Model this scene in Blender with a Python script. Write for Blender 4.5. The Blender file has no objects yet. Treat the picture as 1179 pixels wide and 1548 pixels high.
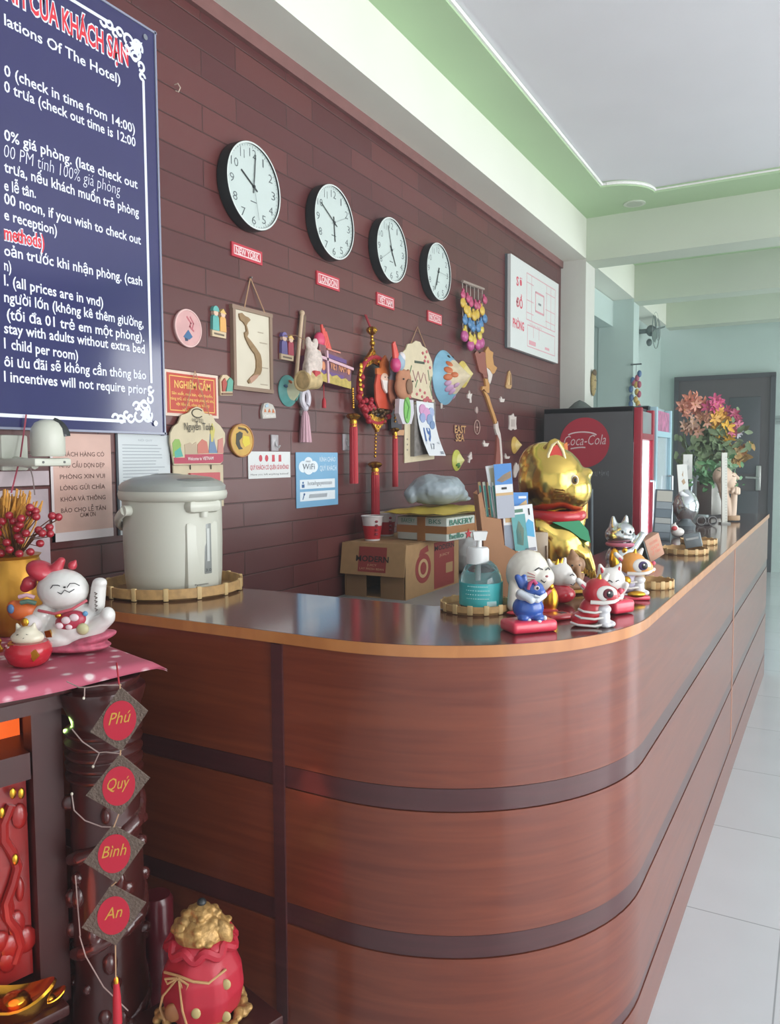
import bpy, bmesh, math, random
from math import sin, cos, pi, radians
from mathutils import Matrix, Vector

scene = bpy.context.scene
col = scene.collection

# ---------------------------------------------------------------- camera
cam_data = bpy.data.cameras.new('camera')
cam_data.sensor_fit = 'VERTICAL'
cam_data.sensor_height = 24.0
cam_data.lens = 24.0 * 1180.0 / 1548.0
cam_data.clip_start = 0.02
cam = bpy.data.objects.new('camera', cam_data)
col.objects.link(cam)
cam.matrix_world = Matrix(((0.87444, -0.02761, 0.48435, 0), (0.4851, 0.06224, -0.87224, 0), (-0.00607, 0.99768, 0.06782, 1.35), (0, 0, 0, 1)))
scene.camera = cam

# ---------------------------------------------------------------- daylight and exposure
world = bpy.data.worlds.new('world')
scene.world = world
world.use_nodes = True
bg = world.node_tree.nodes['Background']
bg.inputs[0].default_value = (0.93, 0.97, 1.0, 1)
bg.inputs[1].default_value = 1.0

def area(name, loc, rot, sx, sy, power, color=(1, 1, 1)):
    d = bpy.data.lights.new(name, 'AREA')
    d.shape = 'RECTANGLE'; d.size = sx; d.size_y = sy; d.energy = power; d.color = color
    o = bpy.data.objects.new(name, d); col.objects.link(o)
    o.location = loc; o.rotation_euler = [radians(a) for a in rot]
    return o

# daylight through the glazed street front (behind the camera) and the open side of the lobby
area('front_daylight', (1.3, -2.75, 1.55), (90, 0, 0), 4.4, 2.7, 11, (0.97, 0.99, 1.0))
area('side_daylight', (3.75, 1.6, 1.5), (90, 0, 90), 5.6, 2.6, 310, (0.97, 0.99, 1.0))
area('rear_side_daylight', (3.75, 8.0, 1.5), (90, 0, 90), 3.2, 2.5, 150, (0.93, 0.99, 1.0))

scene.view_settings.view_transform = 'Standard'
scene.view_settings.look = 'None'
scene.view_settings.exposure = 0.0
scene.view_settings.gamma = 1.0
scene.view_settings.use_curve_mapping = False
scene.cycles.use_denoising = True
scene.cycles.max_bounces = 8
scene.cycles.sample_clamp_indirect = 6.0

# ---------------------------------------------------------------- materials
def lin(c):
    if isinstance(c, str):
        c = c.lstrip('#'); c = tuple(int(c[i:i + 2], 16) / 255 for i in (0, 2, 4))
    return tuple((x / 12.92 if x <= 0.04045 else ((x + 0.055) / 1.055) ** 2.4) for x in c)

_m = {}
def mat(hexc, rough=0.5, metal=0.0, var=0.0, scale=20.0, bump=0.0, emit=0.0, trans=0.0, coat=0.0, alpha=1.0, ecol=None, spec=0.5, stretch=None):
    key = (hexc, rough, metal, var, scale, bump, emit, trans, coat, alpha, ecol, spec, stretch)
    if key in _m: return _m[key]
    m = bpy.data.materials.new('paint_' + hexc.lstrip('#'))
    m.use_nodes = True
    nt = m.node_tree; b = nt.nodes['Principled BSDF']
    c = lin(hexc)
    b.inputs['Base Color'].default_value = (*c, 1)
    b.inputs['Roughness'].default_value = rough
    b.inputs['Metallic'].default_value = metal
    b.inputs['Coat Weight'].default_value = coat
    b.inputs['Coat Roughness'].default_value = 0.08
    b.inputs['Transmission Weight'].default_value = trans
    b.inputs['Specular IOR Level'].default_value = spec
    b.inputs['Alpha'].default_value = alpha
    if emit:
        b.inputs['Emission Color'].default_value = (*lin(ecol or hexc), 1)
        b.inputs['Emission Strength'].default_value = emit
    if var or bump:
        tc = nt.nodes.new('ShaderNodeTexCoord')
        no = nt.nodes.new('ShaderNodeTexNoise')
        no.inputs['Scale'].default_value = scale; no.inputs['Detail'].default_value = 4
        if stretch:
            mp = nt.nodes.new('ShaderNodeMapping'); mp.inputs['Scale'].default_value = stretch
            nt.links.new(tc.outputs['Object'], mp.inputs[0]); nt.links.new(mp.outputs[0], no.inputs['Vector'])
        else:
            nt.links.new(tc.outputs['Object'], no.inputs['Vector'])
        if var:
            r = nt.nodes.new('ShaderNodeValToRGB')
            r.color_ramp.elements[0].position = 0.3; r.color_ramp.elements[1].position = 0.7
            r.color_ramp.elements[0].color = (*[x * (1 - var) for x in c], 1)
            r.color_ramp.elements[1].color = (*[min(1, x * (1 + var)) for x in c], 1)
            nt.links.new(no.outputs['Fac'], r.inputs[0]); nt.links.new(r.outputs[0], b.inputs['Base Color'])
        if bump:
            bp = nt.nodes.new('ShaderNodeBump'); bp.inputs['Strength'].default_value = bump; bp.inputs['Distance'].default_value = 0.01
            nt.links.new(no.outputs['Fac'], bp.inputs['Height']); nt.links.new(bp.outputs[0], b.inputs['Normal'])
    _m[key] = m
    return m

# ---------------------------------------------------------------- mesh collector
def rotz(a): return Matrix.Rotation(radians(a), 4, 'Z')
def rotx(a): return Matrix.Rotation(radians(a), 4, 'X')
def roty(a): return Matrix.Rotation(radians(a), 4, 'Y')
def tr(*v): return Matrix.Translation(Vector(v))
def frame(p0, p1):
    d = (Vector(p1) - Vector(p0)); l = d.length
    return tr(*p0) @ d.to_track_quat('Z', 'Y').to_matrix().to_4x4(), l

class MB:
    def __init__(s, T=None):
        s.v = []; s.f = []; s.mi = []; s.mats = []; s.cur = 0; s.T = T or Matrix()
    def use(s, m):
        if m not in s.mats: s.mats.append(m)
        s.cur = s.mats.index(m); return s
    def add(s, vs, fs, T=None):
        M = s.T @ T if T is not None else s.T
        n = len(s.v)
        s.v += [M @ Vector(v) for v in vs]
        flip = M.determinant() < 0
        for f in fs:
            f = [i + n for i in f]
            s.f.append(f[::-1] if flip else f); s.mi.append(s.cur)
        return s
    def bm(s, b, T=None):
        b.verts.ensure_lookup_table()
        for i, v in enumerate(b.verts): v.index = i
        r = s.add([v.co.copy() for v in b.verts], [[v.index for v in f.verts] for f in b.faces], T); b.free(); return r
    def box(s, c, d, T=None, bev=0.0, seg=2):
        if bev:
            b = bmesh.new(); bmesh.ops.create_cube(b, size=1)
            for v in b.verts: v.co = Vector((v.co.x * d[0] + c[0], v.co.y * d[1] + c[1], v.co.z * d[2] + c[2]))
            bmesh.ops.bevel(b, geom=b.edges[:], offset=min(bev, 0.49 * min(d)), segments=seg, profile=0.5, affect='EDGES')
            return s.bm(b, T)
        x, y, z = [a / 2 for a in d]
        vs = [(c[0] + i * x, c[1] + j * y, c[2] + k * z) for k in (-1, 1) for j in (-1, 1) for i in (-1, 1)]
        return s.add(vs, [(0, 2, 3, 1), (4, 5, 7, 6), (0, 1, 5, 4), (2, 6, 7, 3), (0, 4, 6, 2), (1, 3, 7, 5)], T)
    def ell(s, c, r, T=None, seg=20, rings=12):
        if not hasattr(r, '__len__'): r = (r, r, r)
        vs = [(c[0], c[1], c[2] - r[2])]; fs = []
        for i in range(1, rings):
            a = -pi / 2 + pi * i / rings
            for j in range(seg):
                t = 2 * pi * j / seg
                vs.append((c[0] + r[0] * cos(a) * cos(t), c[1] + r[1] * cos(a) * sin(t), c[2] + r[2] * sin(a)))
        vs.append((c[0], c[1], c[2] + r[2]))
        for j in range(seg):
            fs.append((0, 1 + (j + 1) % seg, 1 + j))
            for i in range(rings - 2):
                a = 1 + i * seg; fs.append((a + j, a + (j + 1) % seg, a + seg + (j + 1) % seg, a + seg + j))
            a = 1 + (rings - 2) * seg; fs.append((a + j, a + (j + 1) % seg, len(vs) - 1))
        return s.add(vs, fs, T)
    def lathe(s, prof, c=(0, 0, 0), seg=32, T=None, sx=1.0, sy=1.0, capb=True, capt=True, fn=None):
        vs = []; fs = []
        for r, z in prof:
            for j in range(seg):
                t = 2 * pi * j / seg; q = r * (fn(t, z) if fn else 1)
                vs.append((c[0] + q * cos(t) * sx, c[1] + q * sin(t) * sy, c[2] + z))
        for i in range(len(prof) - 1):
            for j in range(seg):
                fs.append((i * seg + j, i * seg + (j + 1) % seg, (i + 1) * seg + (j + 1) % seg, (i + 1) * seg + j))
        if capb: fs.append(tuple(range(seg))[::-1])
        if capt: fs.append(tuple((len(prof) - 1) * seg + j for j in range(seg)))
        return s.add(vs, fs, T)
    def cyl(s, p0, p1, r0, r1=None, seg=20, T=None):
        F, l = frame(p0, p1)
        r1 = r0 if r1 is None else r1
        return s.lathe([(r0, 0), (r1, l)], seg=seg, T=(T @ F if T is not None else F))
    def tube(s, pts, r, seg=8, closed=False, T=None, flat=1.0):
        P = [Vector(p) for p in pts]; n = len(P); vs = []; fs = []
        up = None
        for i, p in enumerate(P):
            a = P[(i - 1) % n] if (closed or i > 0) else p
            b = P[(i + 1) % n] if (closed or i < n - 1) else p
            t = (b - a).normalized()
            if up is None:
                up = Vector((0, 0, 1)) if abs(t.z) < 0.9 else Vector((1, 0, 0))
            x = t.cross(up)
            if x.length < 1e-5: x = t.orthogonal()
            x.normalize(); up = x.cross(t)
            rr = r[i] if hasattr(r, '__len__') else r
            for j in range(seg):
                q = 2 * pi * j / seg
                vs.append(p + x * cos(q) * rr + up * sin(q) * rr * flat)
        m = n if closed else n - 1
        for i in range(m):
            for j in range(seg):
                k = (i + 1) % n
                fs.append((i * seg + j, i * seg + (j + 1) % seg, k * seg + (j + 1) % seg, k * seg + j))
        if not closed:
            fs.append(tuple(range(seg))[::-1]); fs.append(tuple((n - 1) * seg + j for j in range(seg)))
        return s.add(vs, fs, T)
    def torus(s, c, R, r, T=None, seg=32, rs=10, sx=1.0, sy=1.0):
        return s.tube([(c[0] + R * cos(2 * pi * i / seg) * sx, c[1] + R * sin(2 * pi * i / seg) * sy, c[2]) for i in range(seg)], r, rs, True, T)
    def prism(s, poly, z0, z1, T=None):
        a = sum(poly[i][0] * poly[(i + 1) % len(poly)][1] - poly[(i + 1) % len(poly)][0] * poly[i][1] for i in range(len(poly)))
        if a < 0: poly = poly[::-1]
        n = len(poly)
        vs = [(x, y, z0) for x, y in poly] + [(x, y, z1) for x, y in poly]
        fs = [tuple(range(n))[::-1], tuple(range(n, 2 * n))] + [(i, (i + 1) % n, n + (i + 1) % n, n + i) for i in range(n)]
        return s.add(vs, fs, T)
    def rect(s, c, w, h, z0, z1, T=None):
        return s.box((c[0], c[1], (z0 + z1) / 2), (w, h, z1 - z0), T)
    def line(s, pts, w, z0, z1, T=None):
        for a, b in zip(pts[:-1], pts[1:]):
            d = Vector((b[0] - a[0], b[1] - a[1])); l = d.length
            if l < 1e-6: continue
            n = Vector((-d.y, d.x)) / l * w / 2; e = d / l * w * 0.25
            s.prism([(a[0] - e.x + n.x, a[1] - e.y + n.y), (a[0] - e.x - n.x, a[1] - e.y - n.y), (b[0] + e.x - n.x, b[1] + e.y - n.y), (b[0] + e.x + n.x, b[1] + e.y + n.y)], z0, z1, T)
        return s
    def text(s, body, p0, p1, h, z, T=None, bold=0.0, shear=0.0):
        """letters from baseline start p0 to baseline end p1 (local x,y), capital height h, lying at local height z"""
        c = bpy.data.curves.new('letters', 'FONT'); c.body = body; c.resolution_u = 2; c.offset = bold; c.shear = shear
        o = bpy.data.objects.new('letters', c); me = o.to_mesh()
        vs = [v.co.copy() for v in me.vertices]; fs = [list(p.vertices) for p in me.polygons]
        o.to_mesh_clear(); bpy.data.objects.remove(o); bpy.data.curves.remove(c)
        if not vs: return s
        x0 = min(v.x for v in vs); x1 = max(v.x for v in vs)
        d = Vector((p1[0] - p0[0], p1[1] - p0[1])); k = h / 0.73
        out = [(p0[0] + d.x * (v.x - x0) / (x1 - x0), p0[1] + d.y * (v.x - x0) / (x1 - x0) + v.y * k, z) for v in vs]
        return s.add(out, fs, T)
    def build(s, name, parent=None, sharp=38, loc=None):
        me = bpy.data.meshes.new(name)
        me.from_pydata([tuple(v) for v in s.v], [], s.f)
        for m in s.mats: me.materials.append(m)
        for p, i in zip(me.polygons, s.mi): p.material_index = i; p.use_smooth = True
        me.validate(); me.update()
        me.set_sharp_from_angle(angle=radians(sharp))
        o = bpy.data.objects.new(name, me); col.objects.link(o)
        if parent is not None: o.parent = parent
        if loc is not None: o.location = loc
        return o

def tag(o, label, cat, group=None, kind=None):
    if kind: o['kind'] = kind
    if label: o['label'] = label
    if cat: o['category'] = cat
    if group: o['group'] = group
    return o

def thing(name, label, cat, loc, rot=(0, 0, 0), group=None):
    o = bpy.data.objects.new(name, None); col.objects.link(o)
    o.empty_display_size = 0.05
    o.location = loc; o.rotation_euler = [radians(a) for a in rot]
    return tag(o, label, cat, group)

WALL_X = -1.8
def wthing(name, label, cat, yz, group=None, w=0.0):
    """a thing on the brick wall: local x runs along the wall, local y up, local z out of the wall"""
    return thing(name, label, cat, (WALL_X + w, yz[0], yz[1]), (90, 0, 90), group)
def rel(pts, o): return [(a - o[0], b - o[1]) for a, b in pts]
def cen(pts): return (sum(p[0] for p in pts) / len(pts), sum(p[1] for p in pts) / len(pts))

def copy_thing(src, loc, rot, label):
    c = src.copy(); col.objects.link(c); c.location = loc; c.rotation_euler = [radians(a) for a in rot]; c['label'] = label
    for ch in src.children:
        d = ch.copy(); col.objects.link(d); d.parent = c
        for g in ch.children:
            e = g.copy(); col.objects.link(e); e.parent = d
    return c

def blob(name, mb, m, parent, voxel=0.004, smooth=4, T=None):
    """melt the collected solids into one continuous skin"""
    o = mb.build('solid')
    r = o.modifiers.new('r', 'REMESH'); r.mode = 'VOXEL'; r.voxel_size = voxel
    if smooth:
        q = o.modifiers.new('s', 'SMOOTH'); q.iterations = smooth; q.factor = 0.5
    dg = bpy.context.evaluated_depsgraph_get(); dg.update()
    me = bpy.data.meshes.new_from_object(o.evaluated_get(dg)); me.name = name
    old = o.data; bpy.data.objects.remove(o); bpy.data.meshes.remove(old)
    me.materials.clear(); me.materials.append(m)
    for p in me.polygons: p.use_smooth = True; p.material_index = 0
    n = bpy.data.objects.new(name, me); col.objects.link(n); n.parent = parent
    return n

def paint(o, fn):
    """give faces of a continuous skin the glaze colour that belongs to that region (fn(center) -> material or None)"""
    me = o.data
    idx = {}
    for p in me.polygons:
        m = fn(p.center)
        if m is None: continue
        if m not in idx:
            me.materials.append(m); idx[m] = len(me.materials) - 1
        p.material_index = idx[m]

def arc(cx, cy, rx, ry, a0, a1, n=16):
    return [(cx + rx * cos(radians(a0 + (a1 - a0) * i / n)), cy + ry * sin(radians(a0 + (a1 - a0) * i / n))) for i in range(n + 1)]
def oval(cx, cy, rx, ry, n=40): return arc(cx, cy, rx, ry, 0, 360, n)[:-1]

# ================================================================ THE ROOM
def structure(o): o['kind'] = 'structure'; return o

def brick_mat():
    m = bpy.data.materials.new('brown_glazed_wall_tile'); m.use_nodes = True
    nt = m.node_tree; b = nt.nodes['Principled BSDF']; L = nt.links.new
    tc = nt.nodes.new('ShaderNodeTexCoord'); sp = nt.nodes.new('ShaderNodeSeparateXYZ'); cb = nt.nodes.new('ShaderNodeCombineXYZ')
    L(tc.outputs['Object'], sp.inputs[0]); L(sp.outputs['Y'], cb.inputs['X']); L(sp.outputs['Z'], cb.inputs['Y'])
    mp = nt.nodes.new('ShaderNodeMapping'); mp.inputs['Location'].default_value = (0.13, 0.02, 0); L(cb.outputs[0], mp.inputs[0])
    br = nt.nodes.new('ShaderNodeTexBrick'); L(mp.outputs[0], br.inputs['Vector'])
    br.inputs['Scale'].default_value = 1.0; br.inputs['Brick Width'].default_value = 0.46; br.inputs['Row Height'].default_value = 0.087
    br.inputs['Mortar Size'].default_value = 0.0032; br.inputs['Mortar Smooth'].default_value = 0.6; br.offset = 0.37; br.squash = 1.0
    br.inputs['Color1'].default_value = (*lin('#532a2b'), 1); br.inputs['Color2'].default_value = (*lin('#653735'), 1)
    br.inputs['Mortar'].default_value = (*lin('#422523'), 1)
    no = nt.nodes.new('ShaderNodeTexNoise'); no.inputs['Scale'].default_value = 3.0; no.inputs['Detail'].default_value = 5; L(cb.outputs[0], no.inputs['Vector'])
    mx = nt.nodes.new('ShaderNodeMix'); mx.data_type = 'RGBA'; mx.blend_type = 'OVERLAY'; mx.inputs[0].default_value = 0.35
    L(br.outputs['Color'], mx.inputs[6]); L(no.outputs['Color'], mx.inputs[7])
    hs = nt.nodes.new('ShaderNodeHueSaturation'); hs.inputs['Saturation'].default_value = 0.95
    L(mx.outputs[2], hs.inputs['Color']); L(br.outputs['Color'], b.inputs['Base Color'])
    rr = nt.nodes.new('ShaderNodeMapRange'); rr.inputs['To Min'].default_value = 0.26; rr.inputs['To Max'].default_value = 0.42
    L(no.outputs['Fac'], rr.inputs[0]); L(rr.outputs[0], b.inputs['Roughness'])
    inv = nt.nodes.new('ShaderNodeMath'); inv.operation = 'SUBTRACT'; inv.inputs[0].default_value = 1.0; L(br.outputs['Fac'], inv.inputs[1])
    bp = nt.nodes.new('ShaderNodeBump'); bp.inputs['Strength'].default_value = 0.5; bp.inputs['Distance'].default_value = 0.004
    L(inv.outputs[0], bp.inputs['Height'])
    n2 = nt.nodes.new('ShaderNodeTexNoise'); n2.inputs['Scale'].default_value = 9.0; L(cb.outputs[0], n2.inputs['Vector'])
    b2 = nt.nodes.new('ShaderNodeBump'); b2.inputs['Strength'].default_value = 0.12; b2.inputs['Distance'].default_value = 0.01
    L(n2.outputs['Fac'], b2.inputs['Height']); L(bp.outputs[0], b2.inputs['Normal']); L(b2.outputs[0], b.inputs['Normal'])
    return m

def tile_mat():
    m = bpy.data.materials.new('pale_floor_tile'); m.use_nodes = True
    nt = m.node_tree; b = nt.nodes['Principled BSDF']; L = nt.links.new
    tc = nt.nodes.new('ShaderNodeTexCoord'); mp = nt.nodes.new('ShaderNodeMapping')
    mp.inputs['Location'].default_value = (0.07, 0.588, 0); L(tc.outputs['Object'], mp.inputs[0])
    br = nt.nodes.new('ShaderNodeTexBrick'); L(mp.outputs[0], br.inputs['Vector'])
    br.offset = 0.0; br.inputs['Scale'].default_value = 1.0; br.inputs['Brick Width'].default_value = 0.6; br.inputs['Row Height'].default_value = 0.6
    br.inputs['Mortar Size'].default_value = 0.0022; br.inputs['Mortar Smooth'].default_value = 0.1
    br.inputs['Color1'].default_value = (*lin('#c4c9cd'), 1); br.inputs['Color2'].default_value = (*lin('#cacfd3'), 1); br.inputs['Mortar'].default_value = (*lin('#989da0'), 1)
    no = nt.nodes.new('ShaderNodeTexNoise'); no.inputs['Scale'].default_value = 5.0; no.inputs['Detail'].default_value = 6; L(tc.outputs['Object'], no.inputs['Vector'])
    mx = nt.nodes.new('ShaderNodeMix'); mx.data_type = 'RGBA'; mx.blend_type = 'MULTIPLY'; mx.inputs[0].default_value = 0.12
    L(br.outputs['Color'], mx.inputs[6]); L(no.outputs['Fac'], mx.inputs[7]); L(mx.outputs[2], b.inputs['Base Color'])
    b.inputs['Roughness'].default_value = 0.16
    return m

M_wall = mat('#b9cbc6', 0.75, var=0.04, scale=2.0)
M_cream = mat('#e2e4d8', 0.7, var=0.03, scale=2.0)
M_green = mat('#b3cfa6', 0.75, var=0.03, scale=2.0)
M_pale = mat('#c3ccbb', 0.75, var=0.03, scale=2.0)
M_ceil = mat('#e0e0e4', 0.85, var=0.02, scale=3.0)
M_white = mat('#e6e8e3', 0.6)

ZB, ZC, XB = 2.845, 3.14, -1.608
Y0, Y1, XR = -2.6, 10.15, 3.6
mb = MB(); mb.use(tile_mat()); mb.box(((XR - 3.2) / 2, (Y0 + Y1) / 2, -0.05), (XR + 3.2, Y1 - Y0, 0.1)); structure(mb.build('floor'))
mb = MB(); mb.use(brick_mat()); mb.box((-1.87, (Y0 + 5.96) / 2, 1.42), (0.14, 5.96 - Y0, ZB)); structure(mb.build('wall_left'))
# red trim strip along the top of the tiles
mb = MB(); mb.use(mat('#7c5552', 0.5, var=0.1)); mb.box((-1.793, (Y0 + 5.96) / 2, ZB - 0.025), (0.022, 5.96 - Y0, 0.05)); structure(mb.build('trim_1'))
# long beam above the tiled wall
def beam(name, x0, x1, y0, y1, z0, z1, side, under=None):
    b = MB(); b.use(side); b.box(((x0 + x1) / 2, (y0 + y1) / 2, (z0 + z1) / 2), (x1 - x0, y1 - y0, z1 - z0)); return structure(b.build(name))
beam('trim_2', -1.94, XB, Y0, 9.4, ZB, ZC + 0.12, M_cream)
beam('trim_3', XB, XR, 5.96, 6.22, ZB - 0.02, ZC + 0.12, M_pale)
beam('trim_4', XB, XR, 7.66, 7.9, ZB - 0.03, ZC + 0.12, M_pale)
beam('trim_5', XB, XR, 9.36, 9.6, ZB - 0.03, ZC + 0.12, M_pale)
# pilaster at the end of the tiled wall, and the next one
mb = MB(); mb.use(mat('#cfd0c8', 0.7, var=0.02)); mb.box((-1.774, 6.09, ZB / 2), (0.332, 0.26, ZB)); structure(mb.build('trim_6'))
mb = MB(); mb.use(M_wall); mb.box((-1.774, 7.78, ZB / 2), (0.332, 0.24, ZB)); structure(mb.build('trim_7'))
# stairwell opening between the pilasters, with a lowered header
mb = MB(); mb.use(M_wall); mb.box((-1.87, 6.94, 2.72), (0.14, 1.44, 0.24)); structure(mb.build('trim_8'))
mb = MB(); mb.use(M_wall); mb.box((-2.57, 7.78, 1.5), (1.26, 0.22, 3.0)); structure(mb.build('wall_left'))
mb = MB(); mb.use(M_wall); mb.box((-3.15, 6.9, 1.5), (0.1, 2.0, 3.0)); structure(mb.build('wall_left'))
mb = MB(); mb.use(M_wall); mb.box((-2.57, 6.09, 1.5), (1.26, 0.24, 3.0)); structure(mb.build('wall_left'))
mb = MB(); mb.use(M_wall); mb.box((-2.57, 6.9, 2.9), (1.26, 1.5, 0.1)); structure(mb.build('ceiling'))
mb = MB(); mb.use(M_wall); mb.box((-1.87, 9.0, ZB / 2), (0.14, 2.3, ZB)); structure(mb.build('wall_left'))
mb = MB(); mb.use(M_wall); mb.box((0.8, Y1 + 0.08, 1.65), (5.8, 0.16, 3.3)); structure(mb.build('wall_back'))
# ceilings: green margin below, pale recessed panel above with scooped corner
CT = ZC + 0.035
mb = MB(); mb.use(M_ceil); mb.box((1.0, 1.6, CT + 0.05), (5.4, 8.9, 0.1)); structure(mb.build('ceiling'))
mb = MB(); mb.use(M_green)
xi, yi = -1.345, 5.625
cor = arc(xi - 0.02, yi + 0.02, 0.31, 0.31, 0, -90, 14)
poly = [(XB, Y0), (xi, Y0)] + [(xi, yi - 0.29)] + [(x, y) for x, y in arc(xi, yi, 0.29, 0.29, -90, 0, 14)][1:] + [(XR, yi), (XR, 5.96), (XB, 5.96)]
mb.prism(poly, ZC, CT + 0.02)
structure(mb.build('trim_9'))
mb = MB(); mb.use(mat('#f2f3ee', 0.5))
edge = [(xi + 0.006, Y0, ZC + 0.018)] + [(xi + 0.006, yi - 0.29, ZC + 0.018)] + [(x + 0.004, y - 0.004, ZC + 0.018) for x, y in arc(xi, yi, 0.29, 0.29, -90, 0, 14)][1:]
for a, b_ in zip(edge[:-1], edge[1:]): mb.cyl(a, b_, 0.011, seg=6)
mb.cyl((xi + 0.29, yi - 0.004, ZC + 0.018), (XR, yi - 0.004, ZC + 0.018), 0.006, seg=6)
structure(mb.build('trim_10'))
mb = MB(); mb.use(M_green); mb.box((1.0, 8.2, ZC + 0.06), (5.3, 4.1, 0.1)); structure(mb.build('ceiling'))
mb = MB(); mb.use(M_ceil); mb.box((1.35, 6.94, ZC + 0.004), (4.5, 1.0, 0.02), bev=0.005); mb.box((1.35, 8.63, ZC + 0.004), (4.5, 1.0, 0.02), bev=0.005); structure(mb.build('trim_11'))
# right wall with wide openings, front wall with a glazed shopfront
mb = MB(); mb.use(M_wall)
for y0, y1, z0, z1 in [(Y0, Y1, 2.8, 3.3), (Y0, -1.2, 0, 2.8), (1.5, 1.7, 0, 2.8), (4.4, 6.4, 0, 2.8), (9.6, Y1, 0, 2.8)]:
    mb.box((XR + 0.07, (y0 + y1) / 2, (z0 + z1) / 2), (0.14, y1 - y0, z1 - z0))
structure(mb.build('wall_right'))
mb = MB(); mb.use(M_wall)
for x0, x1, z0, z1 in [(-1.94, XR, 2.9, 3.3), (-1.94, -0.9, 0, 2.9), (3.5, XR, 0, 2.9), (0.35, 0.55, 0, 2.9), (1.9, 2.05, 0, 2.9)]:
    mb.box(((x0 + x1) / 2, Y0 - 0.07, (z0 + z1) / 2), (x1 - x0, 0.14, z1 - z0))
structure(mb.build('wall_front'))
mb = MB(); mb.use(mat('#8d9496', 0.35, 0.6))
for x in (-0.3, 1.2, 2.75): mb.box((x, Y0 - 0.07, 1.45), (0.05, 0.05, 2.9))
mb.box((1.3, Y0 - 0.07, 2.1), (4.4, 0.05, 0.05)); structure(mb.build('window_1'))
mb = MB(); mb.use(mat('#8d9496', 0.35, 0.6))
for y in (0.15, 3.0, 8.0): mb.box((XR + 0.07, y, 1.4), (0.05, 0.05, 2.8))
structure(mb.build('window_2'))

# far door
d = thing('door_1', None, None, (0, 0, 0)); d['kind'] = 'structure'
DY = Y1
dz = 2.28; dx0, dx1 = -1.575, -0.555
M_door = mat('#4d4a4c', 0.45, var=0.06, scale=6)
mb = MB(); mb.use(M_door); mb.box(((dx0 + dx1) / 2, DY - 0.03, dz / 2), (dx1 - dx0, 0.06, dz))
mb.use(mat('#42474c', 0.45))
for cx in (-1.3, -0.83):
    for z0, z1 in ((0.2, 0.95), (1.15, 2.05)):
        mb.box((cx, DY - 0.065, (z0 + z1) / 2), (0.34, 0.02, z1 - z0), bev=0.012)
mb.build('door_leaf', d)
mb = MB(); mb.use(mat('#3c4146', 0.5))
for x in (dx0 - 0.02, dx1 + 0.02): mb.box((x, DY - 0.04, dz / 2), (0.05, 0.09, dz))
mb.box(((dx0 + dx1) / 2, DY - 0.04, dz + 0.015), (dx1 - dx0 + 0.09, 0.09, 0.05)); mb.build('door_frame', d)
h = MB(); h.use(mat('#b8bcb8', 0.3, 0.7)); h.box((-0.665, DY - 0.085, 1.1), (0.055, 0.02, 0.29), bev=0.008); h.cyl((-0.665, DY - 0.09, 1.1), (-0.665, DY - 0.14, 1.1), 0.014); h.cyl((-0.66, DY - 0.135, 1.1), (-0.8, DY - 0.135, 1.11), 0.013); h.build('door_handle', d)

# ================================================================ RECEPTION COUNTER
def wood(name, c1, c2, rough, stretch, coat=0.4, sc=6.0):
    m = bpy.data.materials.new(name); m.use_nodes = True
    nt = m.node_tree; b = nt.nodes['Principled BSDF']; L = nt.links.new
    tc = nt.nodes.new('ShaderNodeTexCoord'); mp = nt.nodes.new('ShaderNodeMapping'); mp.inputs['Scale'].default_value = stretch
    L(tc.outputs['Object'], mp.inputs[0])
    n = nt.nodes.new('ShaderNodeTexNoise'); n.inputs['Scale'].default_value = sc; n.inputs['Detail'].default_value = 7; n.inputs['Distortion'].default_value = 0.6
    L(mp.outputs[0], n.inputs['Vector'])
    r = nt.nodes.new('ShaderNodeValToRGB'); r.color_ramp.elements[0].position = 0.3; r.color_ramp.elements[1].position = 0.72
    r.color_ramp.elements[0].color = (*lin(c1), 1); r.color_ramp.elements[1].color = (*lin(c2), 1)
    L(n.outputs['Fac'], r.inputs[0]); L(r.outputs[0], b.inputs['Base Color'])
    b.inputs['Roughness'].default_value = rough; b.inputs['Coat Weight'].default_value = coat; b.inputs['Coat Roughness'].default_value = 0.1
    return m
W_front = wood('reddish_veneer', '#672b1a', '#7b3b24', 0.3, (0.6, 0.6, 9.0))
W_dark = wood('dark_inlay', '#432022', '#512829', 0.3, (0.6, 0.6, 9.0))
W_top = wood('dark_glossy_top', '#43201f', '#55302b', 0.16, (3.0, 3.0, 3.0), 0.6)
W_edge = wood('honey_edge', '#a96a38', '#bf7f48', 0.35, (3.0, 3.0, 1.0))

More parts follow.
